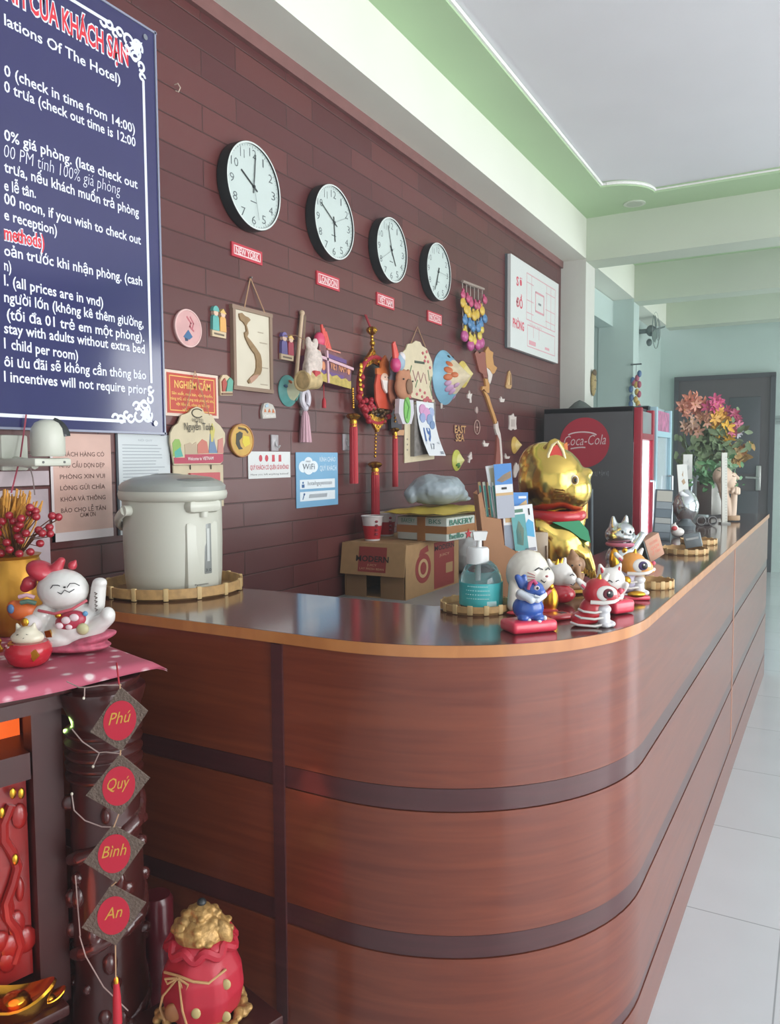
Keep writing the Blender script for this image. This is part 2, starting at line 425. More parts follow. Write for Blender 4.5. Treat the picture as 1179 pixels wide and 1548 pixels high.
counter = thing('reception_counter', 'long curved reddish wooden reception counter with dark top and dark horizontal inlay strips', 'counter', (-0.6, 2.0, 0))
CO = (-0.6, 2.0)
def front_path(o=0.0):
    cx, cy, r = -0.835, 1.767, 0.502
    p = [(-1.79, 1.265 - o), (-1.4, 1.265 - o), (-1.1, 1.265 - o)]
    p += [(cx + (r + o) * cos(radians(a)), cy + (r + o) * sin(radians(a))) for a in range(-90, 1, 4)]
    p += [(-0.320 + o, 2.8), (-0.306 + o, 4.0), (-0.290 + o, 5.3)]
    return [(x - CO[0], y - CO[1]) for x, y in p]
def sweep(name, bands, parent, o, m, back=0.02):
    mb = MB(); mb.use(m)
    A = front_path(o); B = front_path(o - back)
    for z0, z1 in bands:
        n = len(A)
        vs = [(x, y, z0) for x, y in A] + [(x, y, z1) for x, y in A] + [(x, y, z0) for x, y in B] + [(x, y, z1) for x, y in B]
        fs = []
        for i in range(n - 1):
            fs += [(i, i + 1, n + i + 1, n + i), (2 * n + i + 1, 2 * n + i, 3 * n + i, 3 * n + i + 1), (n + i, n + i + 1, 3 * n + i + 1, 3 * n + i), (i + 1, i, 2 * n + i, 2 * n + i + 1)]
        fs += [(0, n, 3 * n, 2 * n), (n - 1, 3 * n - 1, 4 * n - 1, 2 * n - 1)]
        mb.add(vs, fs)
    return mb.build(name, parent, 25)
sweep('front_panel', [(0.0, 0.125), (0.155, 0.382), (0.43, 0.674), (0.722, 0.976)], counter, 0.0, W_front)
for z0, z1 in [(0.127, 0.153), (0.384, 0.428), (0.676, 0.720)]:
    sweep('inlay_strip', [(z0, z1)], counter, -0.002, W_dark)
mb = MB(); mb.use(W_dark); mb.box((-0.968 - CO[0], 1.2635 - CO[1], 0.487), (0.028, 0.006, 0.975)); mb.build('vertical_strip', counter)
mb = MB(); mb.use(mat('#c9a08c', 0.4)); mb.box((-0.3115 - CO[0], 3.5 - CO[1], 0.56), (0.004, 0.006, 0.83)); mb.build('panel_joint', counter)
outer = front_path(0.004)
inner = [(-0.69, 5.3), (-0.725, 1.73), (-0.80, 1.655), (-1.79, 1.655)]
inner = [(x - CO[0], y - CO[1]) for x, y in inner]
mb = MB(); mb.use(W_top); mb.prism(outer + inner, 0.978, 1.0); mb.build('countertop', counter, 30)
sweep('edge_band', [(0.977, 0.9995)], counter, 0.0065, W_edge, 0.004)
mb = MB(); mb.use(wood('staff_side_panel', '#6a3a2c', '#7a4536', 0.4, (1, 1, 6)))
mb.box((-1.2 - CO[0], 1.64 - CO[1], 0.487), (1.18, 0.02, 0.975)); mb.box((-0.71 - CO[0], 3.5 - CO[1], 0.487), (0.02, 3.6, 0.975))
mb.box((-0.495 - CO[0], 5.285 - CO[1], 0.487), (0.38, 0.02, 0.975)); mb.build('staff_side_panel', counter)

# staff desk behind it
desk = thing('staff_desk', 'pale grey low staff desk behind the counter under the printed carton', 'desk', (-1.3, 3.1, 0))
mb = MB(); mb.use(mat('#9a9a98', 0.4, var=0.05)); mb.box((0, 0, 0.755), (0.98, 1.5, 0.03), bev=0.004); mb.build('desk_top', desk)
for sx in (-0.46, 0.46):
    for sy in (-0.71, 0.71):
        mb = MB(); mb.use(mat('#55504c', 0.5)); mb.box((sx, sy, 0.37), (0.04, 0.04, 0.74)); mb.build('leg', desk)
mb = MB(); mb.use(mat('#8a8785', 0.5)); mb.box((0, -0.70, 0.5), (0.88, 0.018, 0.4)); mb.build('modesty_panel', desk)

# ================================================================ THINGS ON THE TILED WALL
M_navy = mat('#31305f', 0.12, coat=0.6, var=0.05, scale=3)
M_lett = mat('#dfe2ee', 0.5)
M_red = mat('#c8313c', 0.45)
M_gold = mat('#d9a437', 0.28, 1.0)
M_cord = mat('#b08c6c', 0.8)
M_black = mat('#26292c', 0.4)
M_paper = mat('#dcdedd', 0.7)

# ---- the rules board
BE = (1.781, 1.4322); BT = (1.7538, 2.6206)
by1 = BE[0]; bz0 = BE[1]; bz1 = (1.7539, 2.6225)[1]
bo = (1.28, (bz0 + bz1) / 2)
board = wthing('rules_board', 'large navy blue acrylic board of white hotel rules, cut by the left edge', 'sign', bo)
w2 = by1 - bo[0]; h2 = (bz1 - bz0) / 2
mb = MB(); mb.use(M_navy); mb.box((0, 0, 0.012), (2 * w2, 2 * h2, 0.008)); mb.build('panel', board)
mb = MB(); mb.use(mat('#8f93a6', 0.2))
for s in (-1, 1):
    mb.box((0, s * h2, 0.011), (2 * w2 + 0.012, 0.006, 0.018)); mb.box((s * w2, 0, 0.011), (0.006, 2 * h2 + 0.012, 0.018))
mb.build('acrylic_edge', board)
for x, y in ((w2 - 0.04, h2 - 0.03), (w2 - 0.04, -h2 + 0.03), (-w2 + 0.04, h2 - 0.03), (-w2 + 0.04, -h2 + 0.03)):
    mb = MB(); mb.use(mat('#aeb4be', 0.25, 0.9)); mb.cyl((x, y, 0.003), (x, y, 0.021), 0.008); mb.build('standoff', board)
lines = [
 ("lations Of The Hotel)", (1.2825, 2.4161), (1.6445, 2.4195), 0.032),
 ("0 (check in time from 14:00)", (1.2773, 2.2947), (1.6939, 2.3008), 0.031),
 ("0 trưa (check out time is 12:00", (1.2756, 2.2562), (1.695, 2.2635), 0.031),
 ("0% giá phòng. (late check out", (1.2705, 2.139), (1.6982, 2.1453), 0.031),
 ("trưa, nếu khách muốn trả phòng", (1.2672, 2.0616), (1.7003, 2.0659), 0.031),
 ("e lễ tân.", (1.2652, 2.0165), (1.3541, 2.0222), 0.031),
 ("00 noon, if you wish to check out", (1.2638, 1.9841), (1.7051, 1.9866), 0.031),
 ("e reception)", (1.2621, 1.9453), (1.4141, 1.9434), 0.031),
 ("oản trước khi nhận phòng. (cash", (1.2583, 1.8578), (1.7059, 1.8671), 0.031),
 ("n)", (1.2568, 1.822), (1.2764, 1.8195), 0.031),
 ("l. (all prices are in vnd)", (1.2551, 1.7846), (1.559, 1.781), 0.031),
 ("người lớn (không kê thêm giường,", (1.2534, 1.7439), (1.7066, 1.7448), 0.031),
 ("(tối đa 01 trẻ em một phòng).", (1.2587, 1.7026), (1.7077, 1.7039), 0.031),
 ("stay with adults without extra bed", (1.2501, 1.6673), (1.709, 1.6688), 0.031),
 ("1 child per room)", (1.2484, 1.6297), (1.4681, 1.6237), 0.031),
 ("ôi ưu đãi sẽ không cần thông báo", (1.2465, 1.5855), (1.7114, 1.5923), 0.031),
 ("l incentives will not require prior", (1.2449, 1.5479), (1.7125, 1.549), 0.031)]
mb = MB(); mb.use(M_lett)
for s, a, b_, h in lines:
    mb.text(s, rel([a], bo)[0], rel([b_], bo)[0], h * 0.88, 0.0166, bold=0.017)
mb.build('lettering', board)
mb = MB(); mb.use(M_lett)
a, b_ = rel([(1.2687, 2.0971), (1.6327, 2.1078)], bo); mb.text("00 PM tính 100% giá phòng", a, b_, 0.034, 0.0166, bold=-0.012, shear=0.15); mb.build('handwriting', board)
a, b_ = rel([(1.2854, 2.4815), (1.6759, 2.4838)], bo)
mb = MB(); mb.use(M_lett); mb.text("NH CỦA KHÁCH SẠN", a, b_, 0.058, 0.0164, bold=0.075)
a2, b2 = rel([(1.26, 1.8967), (1.3743, 1.9001)], bo); mb.text("methods)", a2, b2, 0.036, 0.0164, bold=0.075)
mb.use(mat('#d8303f', 0.5)); mb.text("NH CỦA KHÁCH SẠN", a, b_, 0.058, 0.0169, bold=0.022); mb.text("methods)", a2, b2, 0.036, 0.0169, bold=0.022)
mb.build('heading', board)
mb = MB(); mb.use(M_lett)
p = rel([(1.464, 2.5673), (1.608, 2.5736), (1.72, 2.4648), (1.7429, 1.585), (1.6256, 1.4643), (1.2412, 1.4642)], bo)
xr = (p[2][0] + p[3][0]) / 2; yb = p[5][1]; yt = p[1][1]
mb.line([(-w2 + 0.05, yt), (p[1][0], yt)], 0.009, 0.0162, 0.017)
mb.line([(xr, p[2][1]), (xr, p[3][1])], 0.009, 0.0162, 0.017)
mb.line([(-w2 + 0.05, yb), (p[4][0], yb)], 0.009, 0.0162, 0.017)
def scroll(sx, sy):
    # corner flourish built of curls
    cx, cy = xr, (yt if sy > 0 else yb)
    T = tr(cx, cy, 0.0166) @ Matrix.Diagonal((-sx, -sy, 1, 1))
    for (ox, oy, r, a0, a1) in ((0.03, 0.035, 0.028, 0, 320), (0.055, 0.018, 0.022, 90, 420), (0.02, 0.02, 0.02, 150, 480), (0.06, 0.045, 0.014, 0, 330), (0.10, 0.02, 0.012, 200, 500), (0.14, 0.008, 0.012, 0, 300), (0.085, 0.01, 0.013, 180, 520), (0.12, 0.004, 0.013, 0, 300), (0.008, 0.07, 0.014, 60, 400), (0.004, 0.10, 0.011, 180, 500), (0.03, 0.055, 0.015, 200, 500)):
        pts = [(ox + r * (1 - 0.5 * i / 20) * cos(radians(a0 + (a1 - a0) * i / 20)), oy + r * (1 - 0.5 * i / 20) * sin(radians(a0 + (a1 - a0) * i / 20)), 0) for i in range(21)]
        mb.tube(pts, 0.0045, 5, T=T, flat=0.15)
    mb.prism([(0, 0), (0.05, 0.02), (0.02, 0.05)], -0.0004, 0.0004, T)
scroll(1, 1); scroll(1, -1)
mb.build('border', board)

# ---- clocks
def clock(name_, y, z, r, hour, minute, sec, label):
    t = wthing('wall_clock', label, 'clock', (y, z), 'round black framed wall clocks')
    mb = MB(); mb.use(mat('#23292b', 0.35)); mb.lathe([(r * 0.97, 0.0), (r, 0.004), (r, 0.04), (r * 0.985, 0.046), (r * 0.965, 0.046), (r * 0.96, 0.036)], seg=64, capt=False); mb.build('case', t)
    mb = MB(); mb.use(mat('#cfd6d2', 0.4)); mb.lathe([(r * 0.985, 0.0462), (r * 0.965, 0.0472), (r * 0.945, 0.0462)], seg=64, capb=False, capt=False); mb.build('bezel', t)
    mb = MB(); mb.use(mat('#bfcbc7', 0.5)); mb.lathe([(r * 0.96, 0.03), (r * 0.96, 0.038)], seg=64); mb.build('dial', t)
    mb = MB(); mb.use(mat('#4c5458', 0.6))
    for i in range(1, 13):
        a = radians(90 - 30 * i); s = str(i); w = r * (0.15 if i < 10 else 0.25); h = r * 0.21
        x, q = r * 0.76 * cos(a), r * 0.76 * sin(a)
        if s == '1': w = r * 0.045
        if s == '11': w = r * 0.15
        mb.text(s, (x - w / 2, q - h / 2), (x + w / 2, q - h / 2), h, 0.0385, bold=-0.008)
    for i in range(60):
        a = radians(6 * i); q = 0.9 if i % 5 else 0.87
        mb.line([(r * q * cos(a), r * q * sin(a)), (r * 0.93 * cos(a), r * 0.93 * sin(a))], r * 0.008, 0.038, 0.0386)
    mb.line([(-r * 0.1, -r * 0.35), (r * 0.1, -r * 0.35)], r * 0.022, 0.038, 0.0386)
    mb.build('numerals', t)
    for nm, val, ln, wd, zz in (('hour_hand', hour * 30 + minute / 2, 0.5, 0.038, 0.040), ('minute_hand', minute * 6, 0.74, 0.026, 0.0415), ('second_hand', sec * 6, 0.75, 0.009, 0.043)):
        a = radians(90 - val); mb = MB(); mb.use(M_black if nm != 'second_hand' else mat('#8d9496', 0.4))
        mb.line([(-r * 0.15 * cos(a), -r * 0.15 * sin(a)), (r * ln * cos(a), r * ln * sin(a))], r * wd, zz, zz + 0.001)
        if nm == 'hour_hand': mb.cyl((0, 0, 0.038), (0, 0, 0.0445), r * 0.035)
        mb.build(nm, t)
    return t
for nm, top, bot, hh, mm, ss, lab in (
    ('a', (2.2155, 2.4456), (2.2, 2.1496), 10, 1, 28, 'black rimmed round clock above the NEW YORK plate, largest and leftmost'),
    ('b', (2.726, 2.4526), (2.7104, 2.1581), 5, 50, 11, 'black rimmed round clock above the LONDON plate'),
    ('c', (3.2082, 2.4499), (3.192, 2.1579), 4, 57, 40, 'black rimmed round clock above the VIỆT NAM plate'),
    ('d', (3.7046, 2.4528), (3.6915, 2.163), 6, 34, 15, 'black rimmed round clock above the last red plate, rightmost of the clocks')):
    clock(nm, (top[0] + bot[0]) / 2, (top[1] + bot[1]) / 2, (top[1] - bot[1]) / 2, hh, mm, ss, lab)

# ---- red city plates
for s, (y, z, w, h), lab in (
    ("NEW YORK", (2.2094, 2.0738, 0.1661, 0.0476), 'small red plate reading NEW YORK in white capitals'),
    ("LONDON", (2.7238, 2.0771, 0.1685, 0.0541), 'small red plate reading LONDON in white capitals'),
    ("VIỆT NAM", (3.2033, 2.0782, 0.1655, 0.0567), 'small red plate reading VIỆT NAM in white capitals'),
    ("MATXCOVA", (3.7265, 2.0816, 0.1702, 0.0553), 'small red plate of white capitals under the rightmost clock')):
    t = wthing('city_plate', lab, 'sign', (y, z), 'red city name plates')
    mb = MB(); mb.use(mat('#b92f3f', 0.4)); mb.box((0, 0, 0.003), (w, h, 0.006)); mb.build('plate', t)
    mb = MB(); mb.use(mat('#e6c9c9', 0.5)); a, b_ = w / 2 - 0.012, h / 2 - 0.01
    mb.line([(-a, -b_), (a, -b_), (a, b_), (-a, b_), (-a, -b_)], 0.004, 0.0061, 0.0066)
    mb.text(s, (-w * 0.38, -h * 0.24), (w * 0.38, -h * 0.24), h * 0.48, 0.0067, bold=0.03); mb.build('lettering', t)

# ---- papers and small signs
def card(name, label, cat, y, z, w, h, m, th=0.003, tilt=0, group=None, lift=0.001, r=0.0):
    t = wthing(name, label, cat, (y, z), group)
    t.rotation_euler[1] = 0
    mb = MB(); mb.use(m); mb.box((0, 0, lift + th / 2), (w, h, th), bev=r, seg=2); mb.build('sheet', t)
    return t
y, z, w, h = 1.4803, 1.2783, 0.2038, 0.2919
t = card('paper_notice', 'pinkish laminated typed notice hanging under the navy board beside the boiler', 'notice', y, z, w, h, mat('#c9a497', 0.35, var=0.08, scale=12), 0.002)
mb = MB(); mb.use(mat('#6a5049', 0.7))
for i, s in enumerate(["KHÁCH HÀNG CÓ", "NHU CẦU DỌN DẸP", "PHÒNG XIN VUI", "LÒNG GỬI CHÌA", "KHÓA VÀ THÔNG", "BÁO CHO LỄ TÂN"]):
    yy = h / 2 - 0.062 - i * 0.0305; mb.text(s, (-w * 0.36, yy), (w * 0.38, yy), 0.0125, 0.0034, bold=0.01)
mb.text("CÁM ƠN", (-w * 0.06, -h / 2 + 0.062), (w * 0.2, -h / 2 + 0.062), 0.0125, 0.0034, bold=0.01); mb.build('lettering', t)
mb = MB(); mb.use(mat('#d9cfd0', 0.2)); mb.box((0, -h / 2 + 0.012, 0.0025), (w, 0.024, 0.003)); mb.box((-w / 2 + 0.004, 0, 0.0025), (0.008, h, 0.003)); mb.build('laminate_margin', t)
y, z, w, h = 1.7112, 1.3346, 0.2058, 0.1908
z = z + h / 2 - 0.15; h = 0.297
t = card('paper_notice', 'white typed sheet partly hidden behind the boiler', 'notice', y, z, w, h, mat('#ccd2d4', 0.6), 0.002)
mb = MB(); mb.use(mat('#9aa2a8', 0.7)); random.seed(3)
mb.text("NỘI QUY", (-w * 0.12, h * 0.43), (w * 0.15, h * 0.43), 0.006, 0.0033)
for i in range(26):
    q = h * 0.39 - i * 0.0095; mb.line([(-w * 0.42, q), (w * random.uniform(0.2, 0.42), q)], 0.0022, 0.0031, 0.0033)
mb.build('typing', t)
mb = MB(); mb.use(mat('#3a3f48', 0.5)); mb.box((-w / 2 - 0.004, 0, 0.002), (0.008, h, 0.004)); mb.build('spine', t)
for lab, (y, z, w, h) in (('narrow silvery sheet taped below the white camera', (1.2777, 1.3054, 0.1916, 0.0377)), ('pale sheet on the wall behind the dried wheat', (1.2726, 1.1623, 0.194, 0.2281))):
    t = card('paper_notice', lab, 'notice', y, z, w, h, mat('#b5a6ab', 0.3, var=0.15, scale=14), 0.002)
y, z, w, h = 1.9186, 1.5614, 0.2471, 0.1435
t = card('warning_sign', 'red NGHIÊM CẤM sign with yellow text and pale border', 'sign', y, z, w, h, mat('#d9c4b4', 0.5), 0.004)
mb = MB(); mb.use(mat('#b8402f', 0.45)); mb.box((0, 0, 0.0055), (w - 0.022, h - 0.018, 0.002)); mb.build('red_field', t)
mb = MB(); mb.use(mat('#e3b861', 0.5)); a, b_ = w / 2 - 0.022, h / 2 - 0.018
mb.line([(-a, -b_), (a, -b_), (a, b_), (-a, b_), (-a, -b_)], 0.003, 0.0066, 0.007)
mb.text("NGHIÊM CẤM", (-w * 0.33, h * 0.12), (w * 0.34, h * 0.12), h * 0.17, 0.0071, bold=0.02)
for i, s in enumerate(["Sản xuất, mua bán, vận chuyển,", "tàng trữ, sử dụng trái phép vũ khí,", "vật liệu nổ, công cụ hỗ trợ", "và pháo nổ"]):
    k = (0.38, 0.4, 0.31, 0.2)[i]; q = h * (-0.03 - 0.115 * i); mb.text(s, (-w * k, q), (w * k, q), h * 0.065, 0.0071, bold=0.02)
mb.build('lettering', t)
y, z, w, h = 2.3205, 1.3308, 0.2512, 0.0979
t = card('small_sign', 'small white sign with red line of text and four little pictures', 'sign', y, z, w, h, M_paper, 0.003)
mb = MB(); mb.use(mat('#c0424f', 0.5)); mb.text("QUÝ KHÁCH CÓ QUÊN GÌ KHÔNG?", (-w * 0.46, -h * 0.17), (w * 0.46, -h * 0.17), h * 0.17, 0.0043, bold=0.02)
for x in (-0.22, -0.08, 0.08, 0.24): mb.prism(oval(w * x, h * 0.25, w * 0.04, h * 0.13, 10) if x < 0 else [(w * x - w * 0.035, h * 0.12), (w * x + w * 0.035, h * 0.12), (w * x + w * 0.03, h * 0.38), (w * x - w * 0.03, h * 0.38)], 0.0041, 0.0044)
mb.use(M_black); mb.text("Have you left anything behind?", (-w * 0.45, -h * 0.38), (w * 0.45, -h * 0.38), h * 0.07, 0.0043); mb.build('lettering', t)
y, z, w, h = 2.6326, 1.2688, 0.2986, 0.2187
t = card('wifi_sign', 'light blue wifi sign with two white handwritten fields', 'sign', y, z, w, h, mat('#75a9cc', 0.4), 0.003)
mb = MB(); mb.use(mat('#dfe7ec', 0.6))
for q in (-0.08, -0.30): mb.rect((0.0, h * q), w * 0.84, h * 0.17, 0.0041, 0.0045)
for i, (x, q, r_) in enumerate(((-0.34, 0.24, 0.10), (-0.22, 0.31, 0.10), (-0.10, 0.24, 0.10), (-0.22, 0.22, 0.12))): mb.prism(oval(w * x, h * q, w * r_, h * r_ * 1.05, 20), 0.0040, 0.0044 + 0.0004 * i)
mb.text("KÍNH CHÀO", (w * 0.05, h * 0.33), (w * 0.44, h * 0.33), h * 0.09, 0.0044); mb.text("QUÝ KHÁCH", (w * 0.05, h * 0.16), (w * 0.46, h * 0.16), h * 0.1, 0.0044); mb.build('fields', t)
mb = MB(); mb.use(mat('#4a5260', 0.6)); mb.text("WiFi", (-w * 0.36, h * 0.19), (-w * 0.08, h * 0.19), h * 0.11, 0.0061); mb.text("FREE", (-w * 0.28, h * 0.32), (-w * 0.18, h * 0.32), h * 0.03, 0.0061)
mb.text("hotelnguyentoan", (-w * 0.25, -h * 0.10), (w * 0.34, -h * 0.10), h * 0.08, 0.0048, shear=0.2); mb.text("88888888", (-w * 0.22, -h * 0.335), (w * 0.22, -h * 0.335), h * 0.075, 0.0048, shear=0.3)
mb.use(mat('#2f5f94', 0.5)); mb.prism(oval(-w * 0.35, -h * 0.05, w * 0.018, h * 0.02, 12), 0.0045, 0.0049); mb.rect((-w * 0.35, -h * 0.11), w * 0.06, h * 0.06, 0.0045, 0.0049); mb.line([(-w * 0.36, -h * 0.35), (-w * 0.33, -h * 0.27)], 0.005, 0.0045, 0.0049); mb.prism(oval(-w * 0.325, -h * 0.26, w * 0.02, h * 0.022, 12), 0.0045, 0.0049)
mb.build('lettering', t)

# ---- floor plan board
y, z, w, h = 5.2721, 2.3467, 1.014, 0.5831
t = wthing('floor_plan_board', 'white floor plan board with red drawing at the far end of the tiled wall', 'sign', (y, z))
mb = MB(); mb.use(mat('#d5d8d6', 0.4)); mb.box((0, 0, 0.022), (w, h, 0.03)); mb.build('panel', t)
mb = MB(); mb.use(mat('#5a6266', 0.4)); mb.box((0, 0, 0.008), (w + 0.01, h + 0.004, 0.016)); mb.build('backing', t)
mb = MB(); mb.use(mat('#cf4f63', 0.5))
mb.text("SƠ", (-w * 0.40, h * 0.2), (-w * 0.28, h * 0.2), h * 0.1, 0.0375, bold=0.03); mb.text("ĐỒ", (-w * 0.40, -h * 0.03), (-w * 0.28, -h * 0.03), h * 0.1, 0.0375, bold=0.03); mb.text("PHÒNG", (-w * 0.46, -h * 0.27), (-w * 0.25, -h * 0.27), h * 0.1, 0.0375, bold=0.03)
mb.build('lettering', t)
mb = MB(); mb.use(mat('#d59aa4', 0.5))
def frm(x0, y0, x1, y1, lw=0.006): mb.line([(w * x0, h * y0), (w * x1, h * y0), (w * x1, h * y1), (w * x0, h * y1), (w * x0, h * y0)], lw, 0.0371, 0.0374)
frm(-0.02, 0.02, 0.16, 0.24, 0.014); frm(-0.2, -0.12, 0.42, 0.40)
for x in (-0.1, 0.22, 0.32): mb.line([(w * x, -h * 0.12), (w * x, h * 0.40)], 0.005, 0.0371, 0.0374)
for q in (-0.04, 0.1, 0.3): mb.line([(-w * 0.2, h * q), (-w * 0.06, h * q)], 0.005, 0.0371, 0.0374); mb.line([(w * 0.2, h * q), (w * 0.42, h * q)], 0.005, 0.0371, 0.0374)
frm(-0.18, -0.42, 0.42, -0.18)
for x in (-0.06, 0.06): mb.line([(w * x, -h * 0.3), (w * x, -h * 0.18)], 0.005, 0.0371, 0.0374)
mb.text("TẦNG TRỆT", (-w * 0.14, -h * 0.18), (w * 0.12, -h * 0.18), h * 0.03, 0.0375); mb.rect((-w * 0.08, -h * 0.37), w * 0.14, h * 0.05, 0.0371, 0.0374); mb.rect((w * 0.24, -h * 0.37), w * 0.1, h * 0.03, 0.0371, 0.0374)
mb.use(mat('#77777c', 0.5)); mb.rect((w * 0.07, h * 0.12), w * 0.06, h * 0.025, 0.0371, 0.0374); mb.build('plan_drawing', t)

# ---- hotel plaque and the calendar hanging under it
M_ply = mat('#cbbd9f', 0.6, var=0.05, scale=30)
c = (1.9265, 1.4309); P = rel([(1.8169, 1.3351), (1.8097, 1.3724), (1.8024, 1.4075), (1.8034, 1.4342), (1.8182, 1.4553), (1.8386, 1.4664), (1.8539, 1.492), (1.8866, 1.5019), (1.902, 1.5154), (1.9265, 1.5231), (1.9478, 1.5178), (1.9598, 1.5033), (1.9945, 1.5006), (2.01, 1.4793), (2.0356, 1.4647), (2.0581, 1.4408), (2.0572, 1.4115), (2.0464, 1.3845), (2.0452, 1.3463), (2.0316, 1.3352)], c)
t = wthing('hotel_plaque', 'scalloped wooden HOTEL plaque with painted skyline hanging over the red sign', 'plaque', c, w=0.012)
mb = MB(); mb.use(M_ply); mb.prism(P, 0, 0.006); mb.build('board', t)
ZN = [0]
def on(poly, m, z0=0.0061, z1=0.0066):
    ZN[0] += 1; mb.use(m); mb.prism(rel(poly, c), z0 - 0.0002, z1 + 0.00025 * (ZN[0] % 12))
mb = MB(); on([(1.8171, 1.3392), (1.8149, 1.3579), (1.864, 1.3578), (1.8644, 1.3684), (2.046, 1.371), (2.0452, 1.3463), (2.0317, 1.3397)], mat('#b4445a', 0.5))
on([(1.8122, 1.3621), (1.8108, 1.4035), (1.8225, 1.4161), (1.8398, 1.4164), (1.8479, 1.3998), (1.8436, 1.36)], mat('#8cae5c', 0.6)); on([(1.8205, 1.3579), (1.8183, 1.3766), (1.8447, 1.3914), (1.8554, 1.3621)], mat('#5aa79a', 0.6))
on([(1.8644, 1.3684), (1.8625, 1.4), (1.8894, 1.4067), (1.8982, 1.4005), (1.9166, 1.4093), (1.9214, 1.3685)], mat('#b9a58c', 0.6)); on([(1.9215, 1.3707), (1.9225, 1.4008), (1.9446, 1.4184), (1.9662, 1.4101), (1.9745, 1.373)], mat('#c5786a', 0.6)); on([(1.9745, 1.373), (1.9829, 1.4366), (1.9958, 1.4392), (2.0044, 1.4063), (2.0164, 1.3732)], mat('#7389a6', 0.6)); on([(2.0164, 1.3732), (2.021, 1.4176), (2.0443, 1.4248), (2.046, 1.3733)], mat('#c7867c', 0.6))
on([(1.9833, 1.4498), (1.9936, 1.472), (2.0058, 1.4504), (1.9949, 1.4105), (1.9853, 1.4104)], mat('#c8bc6a', 0.6))
mb.build('painted_skyline', t)
mb = MB(); mb.use(mat('#4d463c', 0.6))
for s, a, b_, h in (("HOTEL", (1.8991, 1.4728), (1.9525, 1.4705), 0.014), ("Nguyễn Toàn", (1.8611, 1.4462), (1.9929, 1.449), 0.024)):
    mb.text(s, rel([a], c)[0], rel([b_], c)[0], h, 0.0105, bold=0.008 if h > 0.02 else 0)
k = rel([(1.9258, 1.5017)], c)[0]; mb.tube([(k[0] + x, k[1] + q, 0.0068) for x, q in arc(0, 0, 0.026, 0.014, 40, 320, 14)], 0.002, 5)
mb.use(mat('#e6d3d0', 0.6)); mb.text("Welcome to VIETNAM", rel([(1.8726, 1.3494)], c)[0], rel([(1.993, 1.351)], c)[0], 0.011, 0.0105, bold=0.02); mb.build('lettering', t)
mb = MB(); mb.use(M_cord); top = rel([(1.9211, 1.6377)], c)[0]
for q in ((1.8719, 1.5054), (1.9817, 1.4978)):
    q = rel([q], c)[0]; mb.tube([(top[0], top[1], 0.004), (q[0], q[1], 0.007)], 0.0015, 5)
mb.build('hanging_cord', t)
y, z, w, h = 1.9364, 1.2633, 0.2324, 0.1411
t = card('calendar', 'pale wall calendar with red header strip just above the boiler', 'calendar', y, z, w, h, M_ply, 0.005, lift=0.006)
mb = MB(); mb.use(mat('#c25a5f', 0.5)); mb.box((w * 0.08, h * 0.22, 0.016), (w * 0.6, h * 0.2, 0.012)); mb.build('header', t)
mb = MB(); mb.use(M_paper); mb.box((w * 0.1, -h * 0.14, 0.016), (w * 0.6, h * 0.52, 0.010)); mb.use(mat('#c65d63', 0.5)); mb.prism(oval(w * 0.12, -h * 0.12, w * 0.1, h * 0.12, 20), 0.0211, 0.0214); mb.build('date_pad', t)
mb = MB(); mb.use(M_black)
for x in (-0.2, 0.22): mb.tube([(w * x - 0.006, h * 0.5 + 0.012, 0.012), (w * x, h * 0.5, 0.016), (w * x + 0.004, h * 0.5 - 0.014, 0.012)], 0.0018, 5)
mb.build('ring', t)

# ---- magnets and small souvenirs
def souvenir(name, label, cat, outline, th, m, group=None, lift=0.0):
    c = cen(outline); t = wthing(name, label, cat, c, group, lift)
    mb = MB(); mb.use(m); mb.prism(rel(outline, c), 0.0, th); mb.build('body', t)
    return t, c
def disc(name, label, cat, a, b_, l, r, m, th=0.008):
    c = ((l[0] + r[0]) / 2, (a[1] + b_[1]) / 2); t = wthing(name, label, cat, c)
    rx, ry = (r[0] - l[0]) / 2, (a[1] - b_[1]) / 2
    mb = MB(); mb.use(m); mb.prism(oval(0, 0, rx, ry), 0, th); mb.build('body', t)
    return t, rx, ry
t, rx, ry = disc('oval_magnet', 'pink oval souvenir with a blue conical hat painted on it', 'magnet', (1.9036, 1.8311), (1.9025, 1.7117), (1.8444, 1.7622), (1.9641, 1.779), mat('#c99a98', 0.4, var=0.1))
mb = MB(); mb.use(mat('#b5616a', 0.5)); mb.line([(-rx * 0.1, ry * 0.6), (rx * 0.2, ry * 0.3), (rx * 0.1, ry * 0.1), (rx * 0.4, -ry * 0.1)], 0.006, 0.0081, 0.0085); mb.line([(rx * 0.15, ry * 0.62), (rx * 0.4, ry * 0.3), (rx * 0.3, ry * 0.05)], 0.005, 0.0081, 0.0085)
mb.use(mat('#39648c', 0.5)); mb.prism([(-rx * 0.4, -ry * 0.5), (-rx * 0.02, -ry * 0.08), (rx * 0.3, -ry * 0.42), (rx * 0.05, -ry * 0.6)], 0.0081, 0.009); mb.use(mat('#2b3a55', 0.5)); mb.prism([(-rx * 0.3, -ry * 0.52), (-rx * 0.05, -ry * 0.5), (-rx * 0.05, -ry * 0.68), (-rx * 0.25, -ry * 0.7)], 0.0081, 0.0088)
mb.use(mat('#dcb8b4', 0.5)); mb.tube([(x, q, 0.008) for x, q in oval(0, 0, rx * 0.97, ry * 0.97)], 0.003, 6, True); mb.build('painting', t)
t, rx, ry = disc('oval_magnet', 'yellow oval souvenir with a dark seahorse like figure', 'magnet', (2.1558, 1.4757), (2.1524, 1.3597), (2.0965, 1.4213), (2.2215, 1.4213), mat('#c49a3c', 0.4, var=0.12))
